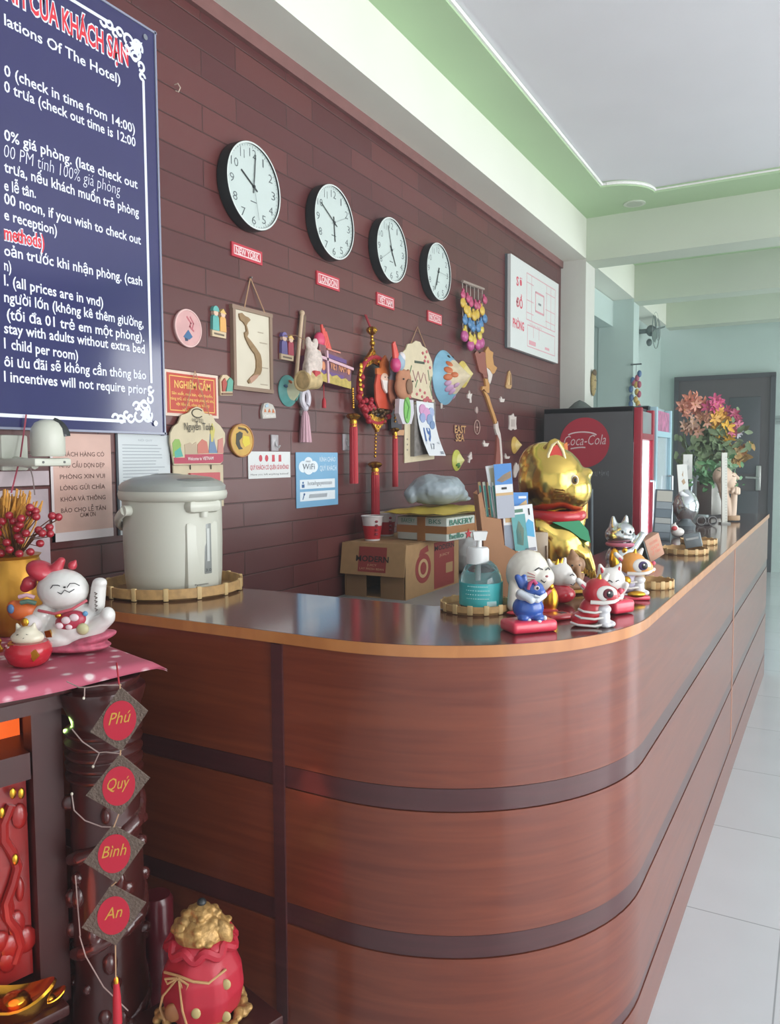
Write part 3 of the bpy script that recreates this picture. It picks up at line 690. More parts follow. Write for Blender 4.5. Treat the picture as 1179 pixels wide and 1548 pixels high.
mb = MB(); mb.use(mat('#3d3a30', 0.5)); mb.prism([(-rx * 0.5, ry * 0.4), (-rx * 0.2, ry * 0.55), (0.05 * rx, ry * 0.45), (0, ry * 0.2), (-rx * 0.25, 0), (-rx * 0.15, -ry * 0.35), (rx * 0.05, -ry * 0.5), (-rx * 0.3, -ry * 0.55), (-rx * 0.55, -ry * 0.2)], 0.0081, 0.009)
mb.use(mat('#d9c33c', 0.5)); mb.prism([(rx * 0.1, ry * 0.3), (rx * 0.6, ry * 0.25), (rx * 0.7, -ry * 0.2), (rx * 0.2, -ry * 0.4), (0, -ry * 0.1)], 0.0081, 0.0087); mb.use(mat('#57422a', 0.5)); mb.line([(-rx * 0.3, ry * 0.75), (rx * 0.3, ry * 0.68), (rx * 0.5, ry * 0.5)], 0.008, 0.0081, 0.0086)
mb.use(mat('#b9814a', 0.5)); mb.tube([(x, q, 0.008) for x, q in oval(0, 0, rx * 0.97, ry * 0.97)], 0.003, 6, True); mb.build('painting', t)
def couple(label, x0, x1, y0, y1, ca, cb):
    """two standing figures side by side on a lettered foot"""
    w, h = x1 - x0, y1 - y0; c = ((x0 + x1) / 2, (y0 + y1) / 2); t = wthing('couple_magnet', label, 'magnet', c, 'magnets of couples in long dress')
    mb = MB(); mb.use(mat('#cdb695', 0.5)); mb.prism([(-w * 0.46, -h / 2), (w * 0.46, -h / 2), (w * 0.48, -h * 0.3), (-w * 0.46, -h * 0.28)], 0, 0.009); mb.use(mat('#6a5a48', 0.5)); mb.line([(-w * 0.32, -h * 0.4), (w * 0.32, -h * 0.41)], h * 0.06, 0.0091, 0.0095); mb.build('foot', t)
    for s, m, hat in ((-1, ca, 0), (1, cb, 1)):
        mb = MB(); mb.use(m); mb.prism([(s * w * 0.24 - w * 0.22, -h * 0.3), (s * w * 0.24 + w * 0.22, -h * 0.3), (s * w * 0.24 + w * 0.19, h * 0.12), (s * w * 0.24 + w * 0.1, h * 0.2), (s * w * 0.24 - w * 0.1, h * 0.2), (s * w * 0.24 - w * 0.19, h * 0.12)], 0.0, 0.012); mb.build('robe', t)
        mb = MB(); mb.use(mat('#d9b7a0', 0.5)); mb.prism(oval(s * w * 0.24, h * 0.26, w * 0.15, h * 0.1, 18), 0, 0.013)
        mb.use(cb if hat else ca)
        if hat: mb.use(mat('#d8b46a', 0.5)); mb.prism([(s * w * 0.24 - w * 0.22, h * 0.3), (s * w * 0.24 + w * 0.22, h * 0.28), (s * w * 0.24, h * 0.44)], 0, 0.014)
        else: mb.prism(arc(s * w * 0.24, h * 0.31, w * 0.2, h * 0.17, 0, 180, 12), 0, 0.014)
        mb.build('head', t)
p0, p1 = (2.0124, 1.7619), (2.0862, 1.8651); couple('teal and yellow robed couple magnet left of the map plaque', p0[0], p1[0], p0[1], p1[1], mat('#5fa7a0', 0.5), mat('#d9a35c', 0.5))
p0, p1 = (2.3893, 1.7261), (2.4733, 1.8306); couple('purple and red robed couple magnet right of the map plaque', p0[0], p1[0], p0[1], p1[1], mat('#6a5f96', 0.5), mat('#a8394d', 0.5))
t, c = souvenir('dress_magnet', 'small magnet of two swirling red and teal dresses', 'magnet', [(2.052, 1.5679), (2.0503, 1.6189), (2.0642, 1.6379), (2.0844, 1.6397), (2.1113, 1.6285), (2.1131, 1.572)], 0.008, mat('#cdb695', 0.5))
mb = MB(); on([(2.0591, 1.5817), (2.0568, 1.615), (2.0705, 1.6273), (2.0801, 1.6102), (2.0692, 1.5825)], mat('#a9493f', 0.5), 0.0081, 0.011); on([(2.0759, 1.583), (2.0838, 1.6194), (2.0977, 1.6319), (2.1111, 1.6217), (2.1066, 1.5852)], mat('#5fa08c', 0.5), 0.0081, 0.011); on([(2.0554, 1.5703), (2.0556, 1.577), (2.1099, 1.5809), (2.1097, 1.574)], mat('#7c5c46', 0.5), 0.0081, 0.009); mb.build('dresses', t)
t, c = souvenir('landmark_magnet', 'small greyish landmark magnet with orange arches', 'magnet', [(2.2746, 1.4991), (2.2715, 1.5253), (2.2838, 1.5547), (2.3071, 1.5585), (2.3345, 1.5528), (2.35, 1.5341), (2.3532, 1.5049)], 0.01, mat('#bdb7ae', 0.5))
mb = MB(); on([(2.283, 1.5235), (2.2871, 1.5357), (2.2946, 1.5241)], mat('#c8703e', 0.5), 0.0101, 0.012); on([(2.3062, 1.5234), (2.3124, 1.5371), (2.3199, 1.5241)], mat('#c8703e', 0.5), 0.0101, 0.012); on([(2.3298, 1.5234), (2.3341, 1.537), (2.3437, 1.524)], mat('#c8703e', 0.5), 0.0101, 0.012); on([(2.2875, 1.5477), (2.3032, 1.5559), (2.3068, 1.544), (2.2911, 1.5407)], mat('#a9bfd0', 0.5), 0.0101, 0.012)
k = [rel([q], c)[0] for q in ((2.2786, 1.5041), (2.3493, 1.5096))]; mb.use(mat('#dcd9d4', 0.5)); mb.text("Vietnam", k[0], k[1], 0.014, 0.0105, bold=0.02); mb.build('relief', t)
for i, (a, b_, lab) in enumerate((((2.3702, 1.3818), (2.3276, 1.4428), 'clear plastic hook above the small white sign'), ((2.8736, 1.3876), (2.8219, 1.4575), 'clear plastic hook left of the red tassel'))):
    c = ((a[0] + b_[0]) / 2, (a[1] + b_[1]) / 2); w, h = a[0] - b_[0], b_[1] - a[1]
    t = wthing('adhesive_hook', lab, 'hook', c, 'adhesive hooks'); mb = MB(); mb.use(mat('#a9a3a6', 0.2, var=0.1)); mb.box((0, 0, 0.004), (w, h, 0.008), bev=0.003); mb.build('pad', t)
    mb = MB(); mb.use(mat('#c6c6c8', 0.2)); mb.tube([(0, h * 0.1, 0.008), (0, -h * 0.2, 0.014), (0, -h * 0.3, 0.024), (0, -h * 0.15, 0.03)], 0.003, 6); mb.build('hook', t)

# ---- framed wooden map on a cord
y, z, w, h = 2.2236, 1.7381, 0.2043, 0.2759
t = wthing('map_plaque', 'rectangular wooden plaque with raised country map hanging on a cord', 'plaque', (y, z))
c = (y, z)
mb = MB(); mb.use(mat('#cfc6b2', 0.6, var=0.04)); mb.box((0, 0, 0.006), (w, h, 0.008)); mb.build('board', t)
mb = MB(); mb.use(mat('#8c7462', 0.6))
for s in (-1, 1): mb.box((0, s * (h / 2), 0.008), (w + 0.02, 0.014, 0.016)); mb.box((s * w / 2, 0, 0.008), (0.0138, h - 0.0145, 0.0158))
mb.build('frame', t)
mb = MB(); on([(2.148, 1.8561), (2.1622, 1.8606), (2.1797, 1.8519), (2.1976, 1.8501), (2.2083, 1.8425), (2.1935, 1.8311), (2.186, 1.8209), (2.1928, 1.8081), (2.196, 1.7947), (2.1884, 1.7822), (2.2098, 1.7688), (2.2315, 1.7529), (2.246, 1.7406), (2.2607, 1.7282), (2.2677, 1.7053), (2.2667, 1.6721), (2.2588, 1.6571), (2.2396, 1.646), (2.2133, 1.632), (2.1946, 1.6189), (2.1876, 1.6276), (2.2063, 1.6431), (2.2288, 1.6591), (2.2368, 1.6786), (2.2375, 1.7045), (2.2307, 1.7248), (2.209, 1.7409), (2.1914, 1.7596), (2.1776, 1.7785), (2.1744, 1.7941), (2.1854, 1.8001), (2.1823, 1.818), (2.1684, 1.8297), (2.1543, 1.8344), (2.1477, 1.847)], mat('#8f7350', 0.6, var=0.15, scale=60), 0.0101, 0.015); mb.build('map_relief', t)
mb = MB(); on([(2.2032, 1.6201), (2.1965, 1.6381), (2.2187, 1.6494), (2.2487, 1.6568), (2.2408, 1.6443), (2.2219, 1.631)], mat('#b58d78', 0.6), 0.0151, 0.0155); mb.use(mat('#a89a86', 0.6))
for x0, q0, x1 in ((0.15, 0.25, 0.3), (0.2, 0.12, 0.4), (0.25, -0.2, 0.42), (0.2, -0.42, 0.4)): mb.line([(w * x0, h * q0), (w * x1, h * q0)], 0.004, 0.0101, 0.0104)
mb.build('print', t)
mb = MB(); mb.use(M_cord); top = rel([(2.2249, 1.994)], c)[0]
for q in ((2.1747, 1.8795), (2.2889, 1.8792)):
    q = rel([q], c)[0]; mb.tube([(top[0], top[1], 0.004), (q[0], q[1], 0.016)], 0.0022, 6)
mb.build('hanging_cord', t); mb = MB(); mb.use(mat('#8a8d90', 0.4, 0.8)); mb.cyl((top[0], top[1], 0.0), (top[0], top[1], 0.012), 0.003); mb.build('nail', t)

# ---- cone hats
def cone_hat(label, c, ry, ht, m_rim, m_top, ang=0, pat=()):
    t = wthing('conical_hat', label, 'hat', c, 'little painted conical hats')
    mb = MB(); mb.use(m_rim); mb.lathe([(ry, 0.0), (ry * 1.0, 0.004), (ry * 0.62, 0.004 + ht * 0.38)], seg=40, capt=False); mb.build('brim', t)
    mb = MB(); mb.use(m_top); mb.lathe([(ry * 0.625, 0.004 + ht * 0.375), (ry * 0.3, 0.004 + ht * 0.7), (0.003, 0.004 + ht)], seg=40, capb=False); mb.build('crown', t)
    if pat:
        mb = MB()
        for a, q, rr, m in pat:
            a = radians(180 - a); x, yy, zz = ry * q * cos(a), ry * q * sin(a), 0.004 + ht * (1 - q)
            T = tr(x, yy, zz) @ Matrix.Rotation(a, 4, 'Z') @ Matrix.Rotation(math.atan2(ht, ry), 4, 'Y')
            mb.use(m); mb.ell((0, 0, 0.001), (ry * rr * 1.5, ry * rr, 0.005), T, 12, 6)
        mb.build('painting', t)
    return t
M_rust = mat('#c0683a', 0.5); M_lilac = mat('#b58fb0', 0.5)
a, b_ = (3.882, 1.9323), (3.8812, 1.6412)
cone_hat('big sky blue conical hat with painted boat beside the scalloped plaque', (3.8479, 1.7841), (a[1] - b_[1]) / 2, 0.15, mat('#7fb0c8', 0.5, var=0.08), mat('#d2c3a4', 0.5, var=0.1, scale=40), 0, [(20, 0.6, 0.12, M_rust), (-5, 0.6, 0.12, M_rust), (45, 0.62, 0.1, M_rust), (5, 0.42, 0.1, M_rust), (-45, 0.62, 0.13, M_lilac), (-65, 0.6, 0.11, M_lilac), (-25, 0.62, 0.1, M_lilac), (-50, 0.42, 0.09, M_lilac), (110, 0.8, 0.04, M_black), (150, 0.78, 0.04, M_black), (-110, 0.75, 0.07, M_lilac), (75, 0.75, 0.05, M_black)])
cone_hat('small yellow conical hat behind the tip of the blue one', (4.0944, 1.8241), 0.075, 0.06, mat('#d3bd62', 0.5), mat('#dccc8a', 0.5))
a, b_ = (2.4524, 1.6728), (2.4494, 1.5531)
cone_hat('teal conical hat left of the plush cat', (2.4403, 1.6116), (a[1] - b_[1]) / 2, 0.058, mat('#5fa19c', 0.5, var=0.15), mat('#b9bd9f', 0.5, var=0.15), 0, [(200, 0.7, 0.15, mat('#4a8f86', 0.5)), (240, 0.6, 0.12, mat('#4a8f86', 0.5)), (60, 0.6, 0.1, M_rust), (20, 0.7, 0.1, mat('#3c5f7c', 0.5))])
a, b_ = (4.0212, 1.3987), (4.0211, 1.2802); cone_hat('small green painted conical hat below the East Sea lettering', (4.0076, 1.3396), (a[1] - b_[1]) / 2, 0.046, mat('#b7b84e', 0.5), mat('#cfcb84', 0.5), 0, [(-40, 0.6, 0.16, mat('#4f7f3a', 0.5)), (-70, 0.6, 0.14, mat('#4f7f3a', 0.5)), (150, 0.65, 0.12, M_black)])
a, b_ = (4.953, 1.493), (4.9546, 1.3792); cone_hat('small straw yellow conical hat near the gold cat', (4.9411, 1.436), (a[1] - b_[1]) / 2, 0.05, mat('#c9a44c', 0.5), mat('#d8bd76', 0.5))

# ---- big red lucky knot pendant with gold fittings
M_g2 = mat('#c9973a', 0.25, 1.0, bump=0.4, scale=90)
M_rope = mat('#a11c2c', 0.5, var=0.15, scale=80, bump=0.3)
M_silk = mat('#b3202f', 0.55, var=0.2, scale=60, stretch=(40, 40, 1))
c = (3.0336, 1.6556)
t = wthing('lucky_pendant', 'big red and gold oval lucky pendant with three long red tassels', 'pendant', c, w=0.04)
def L(pts): return rel(pts, c)
def lotus(mb, x, y, r, h):
    mb.lathe([(r * 0.35, -h / 2), (r * 0.8, -h * 0.2), (r, h * 0.1), (r * 0.75, h * 0.35), (r * 0.3, h / 2)], T=tr(x, y, 0) @ rotx(-90), seg=24, fn=lambda a, z: 1 + 0.13 * cos(8 * a))
def chain(mb, x0, y0, x1, y1, r, n):
    for i in range(n):
        f = i / max(1, n - 1); mb.ell((x0 + (x1 - x0) * f, y0 + (y1 - y0) * f, 0), (r, r * 1.25, r), seg=10, rings=6)
P = L([(3.0095, 1.9858), (3.0142, 1.9147), (3.0192, 1.8605), (3.0182, 1.7997), (3.0277, 1.6552), (3.0432, 1.5094), (3.042, 1.4267), (3.0406, 1.332)])
mb = MB(); mb.use(mat('#8e1f2c', 0.5)); mb.tube([(P[0][0] - 0.004, P[0][1], -0.03), (P[1][0], P[1][1], 0)], 0.004, 6); mb.tube([(P[0][0] + 0.006, P[0][1], -0.03), (P[1][0], P[1][1], 0)], 0.004, 6)
mb.build('hanging_cord', t)
mb = MB(); mb.use(M_g2); lotus(mb, P[1][0], P[1][1], 0.024, 0.036)
chain(mb, P[1][0], P[1][1] - 0.025, P[2][0], P[3][1] + 0.03, 0.007, 6); mb.ell((P[2][0], P[2][1], 0), (0.014, 0.014, 0.012))
mb.build('gold_bead_chain', t)
mb = MB(); mb.use(M_g2); k = L([(2.955, 1.7699), (3.0129, 1.828), (3.0769, 1.7826)])
mb.prism([(k[0][0], k[0][1] - 0.02), (k[0][0] - 0.006, k[0][1] + 0.01), (k[1][0] - 0.02, k[1][1] - 0.01), (k[1][0], k[1][1] + 0.012), (k[1][0] + 0.02, k[1][1] - 0.01), (k[2][0] + 0.006, k[2][1] + 0.01), (k[2][0], k[2][1] - 0.02), (k[1][0], k[1][1] - 0.055)], -0.006, 0.008)
for x, y in ((k[0][0], k[0][1]), (k[1][0], k[1][1] - 0.01), (k[2][0], k[2][1]), (k[1][0], k[1][1] - 0.035)): mb.torus((x, y, 0.008), 0.012, 0.0045, seg=14, rs=6)
mb.build('gold_cap', t)
O = L([(2.892, 1.6452), (3.1922, 1.6611), (3.0358, 1.8016), (3.0432, 1.5094)])
rx, ry = (O[1][0] - O[0][0]) / 2, (O[2][1] - O[3][1]) / 2; oc = ((O[0][0] + O[1][0]) / 2, (O[2][1] + O[3][1]) / 2)
mb = MB(); mb.use(M_rope); mb.tube([(x, y, 0.004) for x, y in oval(oc[0], oc[1], rx, ry, 48)], 0.011, 10, True); mb.tube([(x, y, -0.012) for x, y in oval(oc[0], oc[1], rx * 0.86, ry * 0.9, 48)], 0.007, 8, True)
mb.build('rope_ring', t)
mb = MB(); mb.use(M_rope); random.seed(5)
for s in (-1, 1):
    for i in range(12):
        a = radians((200 if s < 0 else -20) + (i - 5) * 7 * -s); mb.ell((oc[0] + rx * 1.02 * cos(a) + random.uniform(-.01, .01), oc[1] + ry * 0.98 * sin(a) + random.uniform(-.015, .015), random.uniform(0.005, 0.02)), random.uniform(0.01, 0.015), seg=10, rings=6)
for i in range(22): mb.ell((oc[0] + random.uniform(-rx * .75, rx * .6), oc[1] - ry * random.uniform(0.25, 0.6), random.uniform(-0.01, 0.01)), random.uniform(0.008, 0.014), seg=10, rings=6)
mb.build('red_knot_flowers', t)
mb = MB(); mb.use(mat('#5c4226', 0.4, 0.5)); 
for i in range(26): mb.ell((oc[0] + 0.015 + random.uniform(-.06, .06), oc[1] - ry * random.uniform(0.5, 0.85), random.uniform(0.0, 0.02)), random.uniform(0.007, 0.013), seg=8, rings=5)
mb.build('dark_bead_cluster', t)
mb = MB(); mb.use(M_g2)
for s, q in ((-1, 0.22), (1, 0.0)):
    for i in range(7): mb.ell((oc[0] + s * rx * (1.02 - 0.02 * abs(i - 3)), oc[1] + ry * q + (i - 3) * 0.02, 0.014), (0.013, 0.015, 0.008), seg=10, rings=6)
mb.build('gold_side_leaf', t)
# bearded blessing figure in front of the ring
F = L([(3.083, 1.792), (3.1366, 1.7081), (3.0816, 1.6946), (3.0225, 1.6985), (3.129, 1.6027), (3.0151, 1.5902), (3.08, 1.5761)])
mb = MB(); mb.use(mat('#c2482f', 0.45)); x, y = F[2]
mb.prism([(x - 0.075, F[5][1] + 0.02), (x - 0.05, F[6][1]), (x + 0.08, F[6][1] - 0.002), (x + 0.095, F[4][1] + 0.03), (x + 0.07, y - 0.01), (x + 0.06, y + 0.035), (x - 0.06, y + 0.035), (x - 0.08, y - 0.02)], 0.016, 0.024); mb.build('figure_robe', t)
mb = MB(); mb.use(mat('#c66a34', 0.45)); mb.prism([(x - 0.07, y + 0.03), (x + 0.08, y + 0.03), (x + 0.084, y + 0.055), (x + 0.05, y + 0.06), (x + 0.05, y + 0.085), (x + 0.012, y + 0.12), (x - 0.025, y + 0.085), (x - 0.03, y + 0.06), (x - 0.07, y + 0.055)], 0.016, 0.026); mb.build('figure_hat', t)
mb = MB(); mb.use(mat('#dcb9a4', 0.5)); mb.ell((x, y + 0.012, 0.026), (0.036, 0.028, 0.010)); mb.use(mat('#e6dfda', 0.6)); mb.prism([(x - 0.038, y + 0.006), (x + 0.038, y + 0.006), (x + 0.026, y - 0.03), (x, y - 0.05), (x - 0.026, y - 0.03)], 0.028, 0.036); mb.use(M_black); mb.ell((x - 0.013, y + 0.02, 0.035), 0.003); mb.ell((x + 0.013, y + 0.02, 0.035), 0.003); mb.build('figure_face', t)
mb = MB(); mb.use(M_g2); k = L([(2.9739, 1.5329), (3.1035, 1.5265), (3.037, 1.4856)])
mb.prism([(k[0][0], k[0][1] + 0.01), (k[0][0] + 0.012, k[0][1] + 0.018), (k[2][0], k[2][1] + 0.05), (k[1][0] - 0.01, k[1][1] + 0.018), (k[1][0], k[1][1] + 0.005), (k[1][0] - 0.01, k[1][1] - 0.02), (k[2][0], k[2][1] - 0.012), (k[0][0] + 0.012, k[0][1] - 0.015)], -0.002, 0.012)
for q in k: mb.torus((q[0], q[1], 0.012), 0.012, 0.004, seg=14, rs=6)
mb.build('gold_bottom_fitting', t)
def tassel(px_top, cap, px_bot, r, chn):
    x0, y0 = px_top; x1, y1 = cap; x2, y2 = px_bot
    a = MB(); a.use(M_g2); chain(a, x0, y0, x1, y1 + 0.04, 0.006, chn); lotus(a, x1, y1, r * 1.6, r * 1.7); a.lathe([(r * 0.8, 0), (r * 0.95, 0.01), (r * 0.8, 0.02), (r * 0.95, 0.03)], T=tr(x1, y1 - r * 0.7, 0) @ rotx(90)); a.build('tassel_cap', t)
    a = MB(); a.use(M_silk); l = (y1 - r * 0.9) - y2
    a.lathe([(r * 0.75, 0), (r * 0.95, l * 0.15), (r, l)], T=tr(x1, y1 - r * 0.9, 0) @ rotx(90), seg=40, fn=lambda q, z: 1 + 0.07 * cos(13 * q)); a.build('tassel', t)
K = L([(2.8489, 1.6477), (2.8521, 1.5304), (2.8579, 1.2455), (3.0427, 1.474), (3.0346, 1.3231), (3.0372, 1.0969), (3.2243, 1.6696), (3.2221, 1.4851), (3.2125, 1.2191)])
tassel(K[0], K[1], K[2], 0.018, 9); tassel(K[3], K[4], K[5], 0.019, 8); tassel(K[6], K[7], K[8], 0.013, 10)

# ---- back scratcher stick with chain
S = [(2.5257, 1.917), (2.467, 1.6453)]; c = S[0]
t = wthing('bamboo_stick', 'thin bamboo stick leaning on the wall above the teal hat', 'stick', c, w=0.02)
k = rel(S, c); mb = MB(); mb.use(mat('#c3a98c', 0.5)); mb.tube([(k[0][0], k[0][1], -0.008), (k[1][0], k[1][1], 0)], 0.008, 10); mb.ell((k[0][0], k[0][1], -0.008), 0.011); mb.build('rod', t)
k = rel([(2.5432, 1.9071), (2.5374, 1.8503), (2.527, 1.7829)], c); mb = MB(); mb.use(mat('#8b7866', 0.4, 0.6))
for i in range(22):
    f = i / 21; x = k[0][0] + (k[2][0] - k[0][0]) * f; y = k[0][1] + (k[2][1] - k[0][1]) * f; mb.torus((x, y, -0.005), 0.005, 0.0015, T=None, seg=8, rs=4)
mb.build('chain', t)
# ---- white plush cat hugging a straw drum
c = (2.4189, 1.704); k = rel([(2.4282, 1.7366), (2.4141, 1.6792), (2.4005, 1.6416), (2.4537, 1.7125), (2.376, 1.6756)], c)
t = wthing('plush_charm', 'white plush charm sitting on a straw drum with red patch', 'plush charm', c, w=0.125)
mb = MB(); x, y = k[0]; mb.ell((x - 0.005, y - 0.02, 0), (0.030, 0.07, 0.026)); mb.ell((k[1][0], k[1][1], 0), (0.034, 0.055, 0.028)); mb.ell((x - 0.025, y + 0.045, 0), (0.014, 0.022, 0.012)); mb.ell((x + 0.02, y + 0.045, 0), (0.014, 0.022, 0.012)); mb.ell((k[3][0] - 0.01, k[3][1], 0.02), (0.012, 0.045, 0.014))
mb.ell((k[4][0] - 0.005, k[4][1], 0.02), (0.012, 0.04, 0.014))
blob('plush_body', mb, mat('#cdbfb6', 0.95, var=0.15, scale=60, bump=0.8), t, 0.006, 3)
mb = MB(); mb.use(mat('#bda578', 0.7, var=0.25, scale=50)); x, y = k[2]; mb.cyl((x - 0.036, y - 0.005, 0.0), (x + 0.034, y + 0.004, 0.012), 0.034, 0.034, 24); mb.torus((0, 0, 0), 0.034, 0.005, tr(x - 0.036, y - 0.005, 0) @ roty(90)); mb.build('drum', t)
mb = MB(); mb.use(mat('#b23a40', 0.6)); mb.box((x + 0.01, y + 0.016, 0.03), (0.036, 0.036, 0.016), rotz(0), bev=0.004); mb.build('red_patch', t)
mb = MB(); mb.use(M_cord); mb.tube([(0.0, k[0][1] + 0.045, 0), (-0.01, k[0][1] + 0.075, -0.06), (-0.012, k[0][1] + 0.08, -0.1245)], 0.0016, 5); mb.build('hanging_cord', t)
# ---- jade ring with pink tassel
c = (2.5269, 1.5887); k = rel([(2.5269, 1.5887), (2.526, 1.5502), (2.5187, 1.4289)], c)
t = wthing('pink_tassel_charm', 'white ring charm with pale pink tassel below the plush charm', 'charm', c, w=0.02)
mb = MB(); mb.use(mat('#c9c3cc', 0.3)); mb.tube([(x, y, 0) for x, y in arc(0, 0, 0.022, 0.032, -60, 250, 20)], 0.012, 8); mb.ell((k[1][0], k[1][1], 0), 0.014); mb.build('ring', t)
mb = MB(); mb.use(mat('#c9a0ac', 0.7, var=0.12, stretch=(40, 40, 1))); l = k[1][1] - k[2][1]; mb.lathe([(0.008, 0), (0.015, 0.02), (0.02, l * 0.6), (0.024, l)], T=tr(k[1][0], k[1][1] - 0.012, 0) @ rotx(90), fn=lambda q, z: 1 + 0.08 * cos(11 * q)); mb.build('tassel', t)
mb = MB(); mb.use(M_cord); mb.tube([(0, 0.03, 0), (0.004, 0.075, -0.012)], 0.0015, 5); mb.build('hanging_cord', t)

# ---- souvenir junk boat
c = (2.6603, 1.7059)
t = wthing('souvenir_boat', 'purple and red paper junk boat holding orange pens on the wall', 'boat model', c, w=0.0)
def box_front(poly, z0, z1, m, name):
    b = MB(); b.use(m); b.prism(rel(poly, c), z0, z1); return b
mb = box_front([(2.5285, 1.668), (2.5259, 1.7538), (2.5484, 1.7462), (2.8018, 1.7275), (2.7898, 1.6418), (2.5419, 1.659)], 0.0, 0.065, mat('#6d4258', 0.5, var=0.2, scale=30), 0); mb.build('hull', t)
mb = MB(); mb.use(mat('#b09a4a', 0.5, var=0.25, scale=50)); mb.prism(rel([(2.5419, 1.659), (2.5425, 1.6845), (2.5655, 1.6943), (2.5885, 1.6836), (2.6216, 1.6944), (2.6453, 1.6809), (2.6844, 1.6896), (2.7139, 1.6763), (2.7493, 1.682), (2.7748, 1.6706), (2.7904, 1.6746), (2.7898, 1.6418)], c), 0.06, 0.069); mb.build('yellow_wave', t)
mb = MB(); mb.use(mat('#c9a2ae', 0.5)); 
for q in ([(2.5465, 1.6594), (2.5259, 1.7538)], [(2.6161, 1.6549), (2.6091, 1.7761)], [(2.5259, 1.7538), (2.8017, 1.7248)]):
    q = rel(q, c); mb.line(q, 0.011, 0.064, 0.074)
mb.build('pink_mast', t)
mb = MB(); mb.use(mat('#7a4a4e', 0.5, var=0.2, scale=40)); mb.prism(rel([(2.5529, 1.7467), (2.5537, 1.7798), (2.5858, 1.7785), (2.5864, 1.8042), (2.6334, 1.8023), (2.6332, 1.7945), (2.7111, 1.7906), (2.7107, 1.7746), (2.756, 1.7689), (2.7605, 1.7343)], c), 0.012, 0.05)
mb.use(mat('#c27a6a', 0.5))
for q in ([(2.6379, 1.7899), (2.731, 1.7849)], [(2.6276, 1.7522), (2.7606, 1.7397)], [(2.5581, 1.7753), (2.5858, 1.776)]): mb.line(rel(q, c), 0.006, 0.05, 0.056)
mb.build('upper_deck', t)
mb = MB(); mb.use(mat('#5f3f78', 0.5)); 
for q in ([(2.6183, 1.7616), (2.7557, 1.75)], [(2.5518, 1.6956), (2.7341, 1.6834)]): mb.line(rel(q, c), 0.016, 0.064, 0.067)
mb.build('purple_band', t)
mb = MB(); mb.use(mat('#c9825a', 0.5)); k = rel([(2.6363, 1.7114), (2.7548, 1.7054)], c); mb.text("VIET NAM", k[0], k[1], 0.034, 0.068, bold=0.03)
for px in rel([(2.5615, 1.7221), (2.5892, 1.7172), (2.7756, 1.7168)], c): mb.prism(oval(px[0], px[1], 0.012, 0.018, 12), 0.065, 0.068)
mb.build('lettering', t)
mb = MB(); mb.use(mat('#d0453a', 0.35)); 
for q in ([(2.6623, 1.8085), (2.6399, 1.8889)], [(2.6769, 1.8076), (2.654, 1.8753)], [(2.6917, 1.8121), (2.6683, 1.8643)]):
    q = rel(q, c); mb.cyl((q[0][0], q[0][1] - 0.03, 0.03), (q[1][0], q[1][1], 0.025), 0.012, 0.006, 10)
mb.build('orange_pen', t)
mb = MB(); mb.use(mat('#cf4266', 0.4)); q = rel((2.6196, 1.8239), c) if False else rel([(2.6172, 1.8236)], c); mb.ell((q[0][0], q[0][1], 0.03), (0.028, 0.032, 0.02)); mb.build('pink_ball', t)
mb = MB(); mb.use(M_silk); q = rel([(2.6443, 1.6309), (2.6429, 1.5625)], c); mb.tube([(q[0][0], q[0][1] + 0.02, 0.03), (q[0][0], (q[0][1] + q[1][1]) / 2, 0.03)], 0.002, 5); mb.lathe([(0.004, 0), (0.008, 0.01), (0.009, 0.04)], T=tr(q[0][0], (q[0][1] + q[1][1]) / 2, 0.03) @ rotx(90)); mb.build('tassel', t)

# ---- capybara charm, pouch and pens
c = (3.1598, 1.7057); k = rel([(3.1595, 1.6819), (3.1098, 1.7544), (3.1602, 1.7504), (3.1584, 1.5713), (3.0969, 1.7151)], c)
t = wthing('capybara_charm', 'brown capybara face charm with little blue cap beside the red pendant', 'plush charm', c, w=0.12)
mb = MB(); x, y = k[0]; mb.ell((x, y - 0.01, 0), (0.074, 0.056, 0.026)); mb.ell((x, y + 0.03, 0), (0.064, 0.045, 0.024)); mb.ell((x - 0.04, y + 0.07, 0), (0.012, 0.014, 0.01)); mb.ell((x + 0.045, y + 0.065, 0), (0.012, 0.014, 0.01)); o = blob('plush_body', mb, mat('#b07a5c', 0.85, var=0.1), t, 0.005, 2)
mb = MB(); mb.use(mat('#80604a', 0.8)); mb.ell((x + 0.005, y - 0.005, 0.028), (0.03, 0.035, 0.008)); mb.use(M_black); mb.ell((x - 0.042, y + 0.025, 0.024), 0.004); mb.ell((x + 0.046, y + 0.022, 0.024), 0.004); mb.build('face', t)
mb = MB(); mb.use(mat('#93a7b8', 0.6)); mb.ell((k[1][0] + 0.01, k[1][1] + 0.03, 0.005), (0.03, 0.04, 0.02)); mb.use(mat('#d6cfd0', 0.6)); mb.ell((k[1][0] + 0.015, k[1][1] + 0.05, 0.008), (0.022, 0.025, 0.018)); mb.build('cap', t)
c2 = (3.1293, 1.726); 
t = wthing('grey_plush_charm', 'grey rounded plush charm half hidden behind the capybara', 'plush charm', c2, w=0.082)
mb = MB(); q = rel([(3.1298, 1.7646), (3.1286, 1.6665)], c2); mb.ell((q[0][0], q[0][1], 0), (0.032, 0.05, 0.012)); mb.ell((q[1][0], q[1][1], 0), (0.045, 0.075, 0.012)); o = blob('plush_body', mb, mat('#6e6a74', 0.9), t, 0.006, 2); ylim = q[1][1] + 0.04; paint(o, lambda p: mat('#9a5e48', 0.9, var=0.1) if p.y < ylim else None)
c3 = (3.1647, 1.5657); t = wthing('green_pouch_charm', 'white pouch charm with green leaf window under the capybara', 'pouch charm', c3, w=0.12)
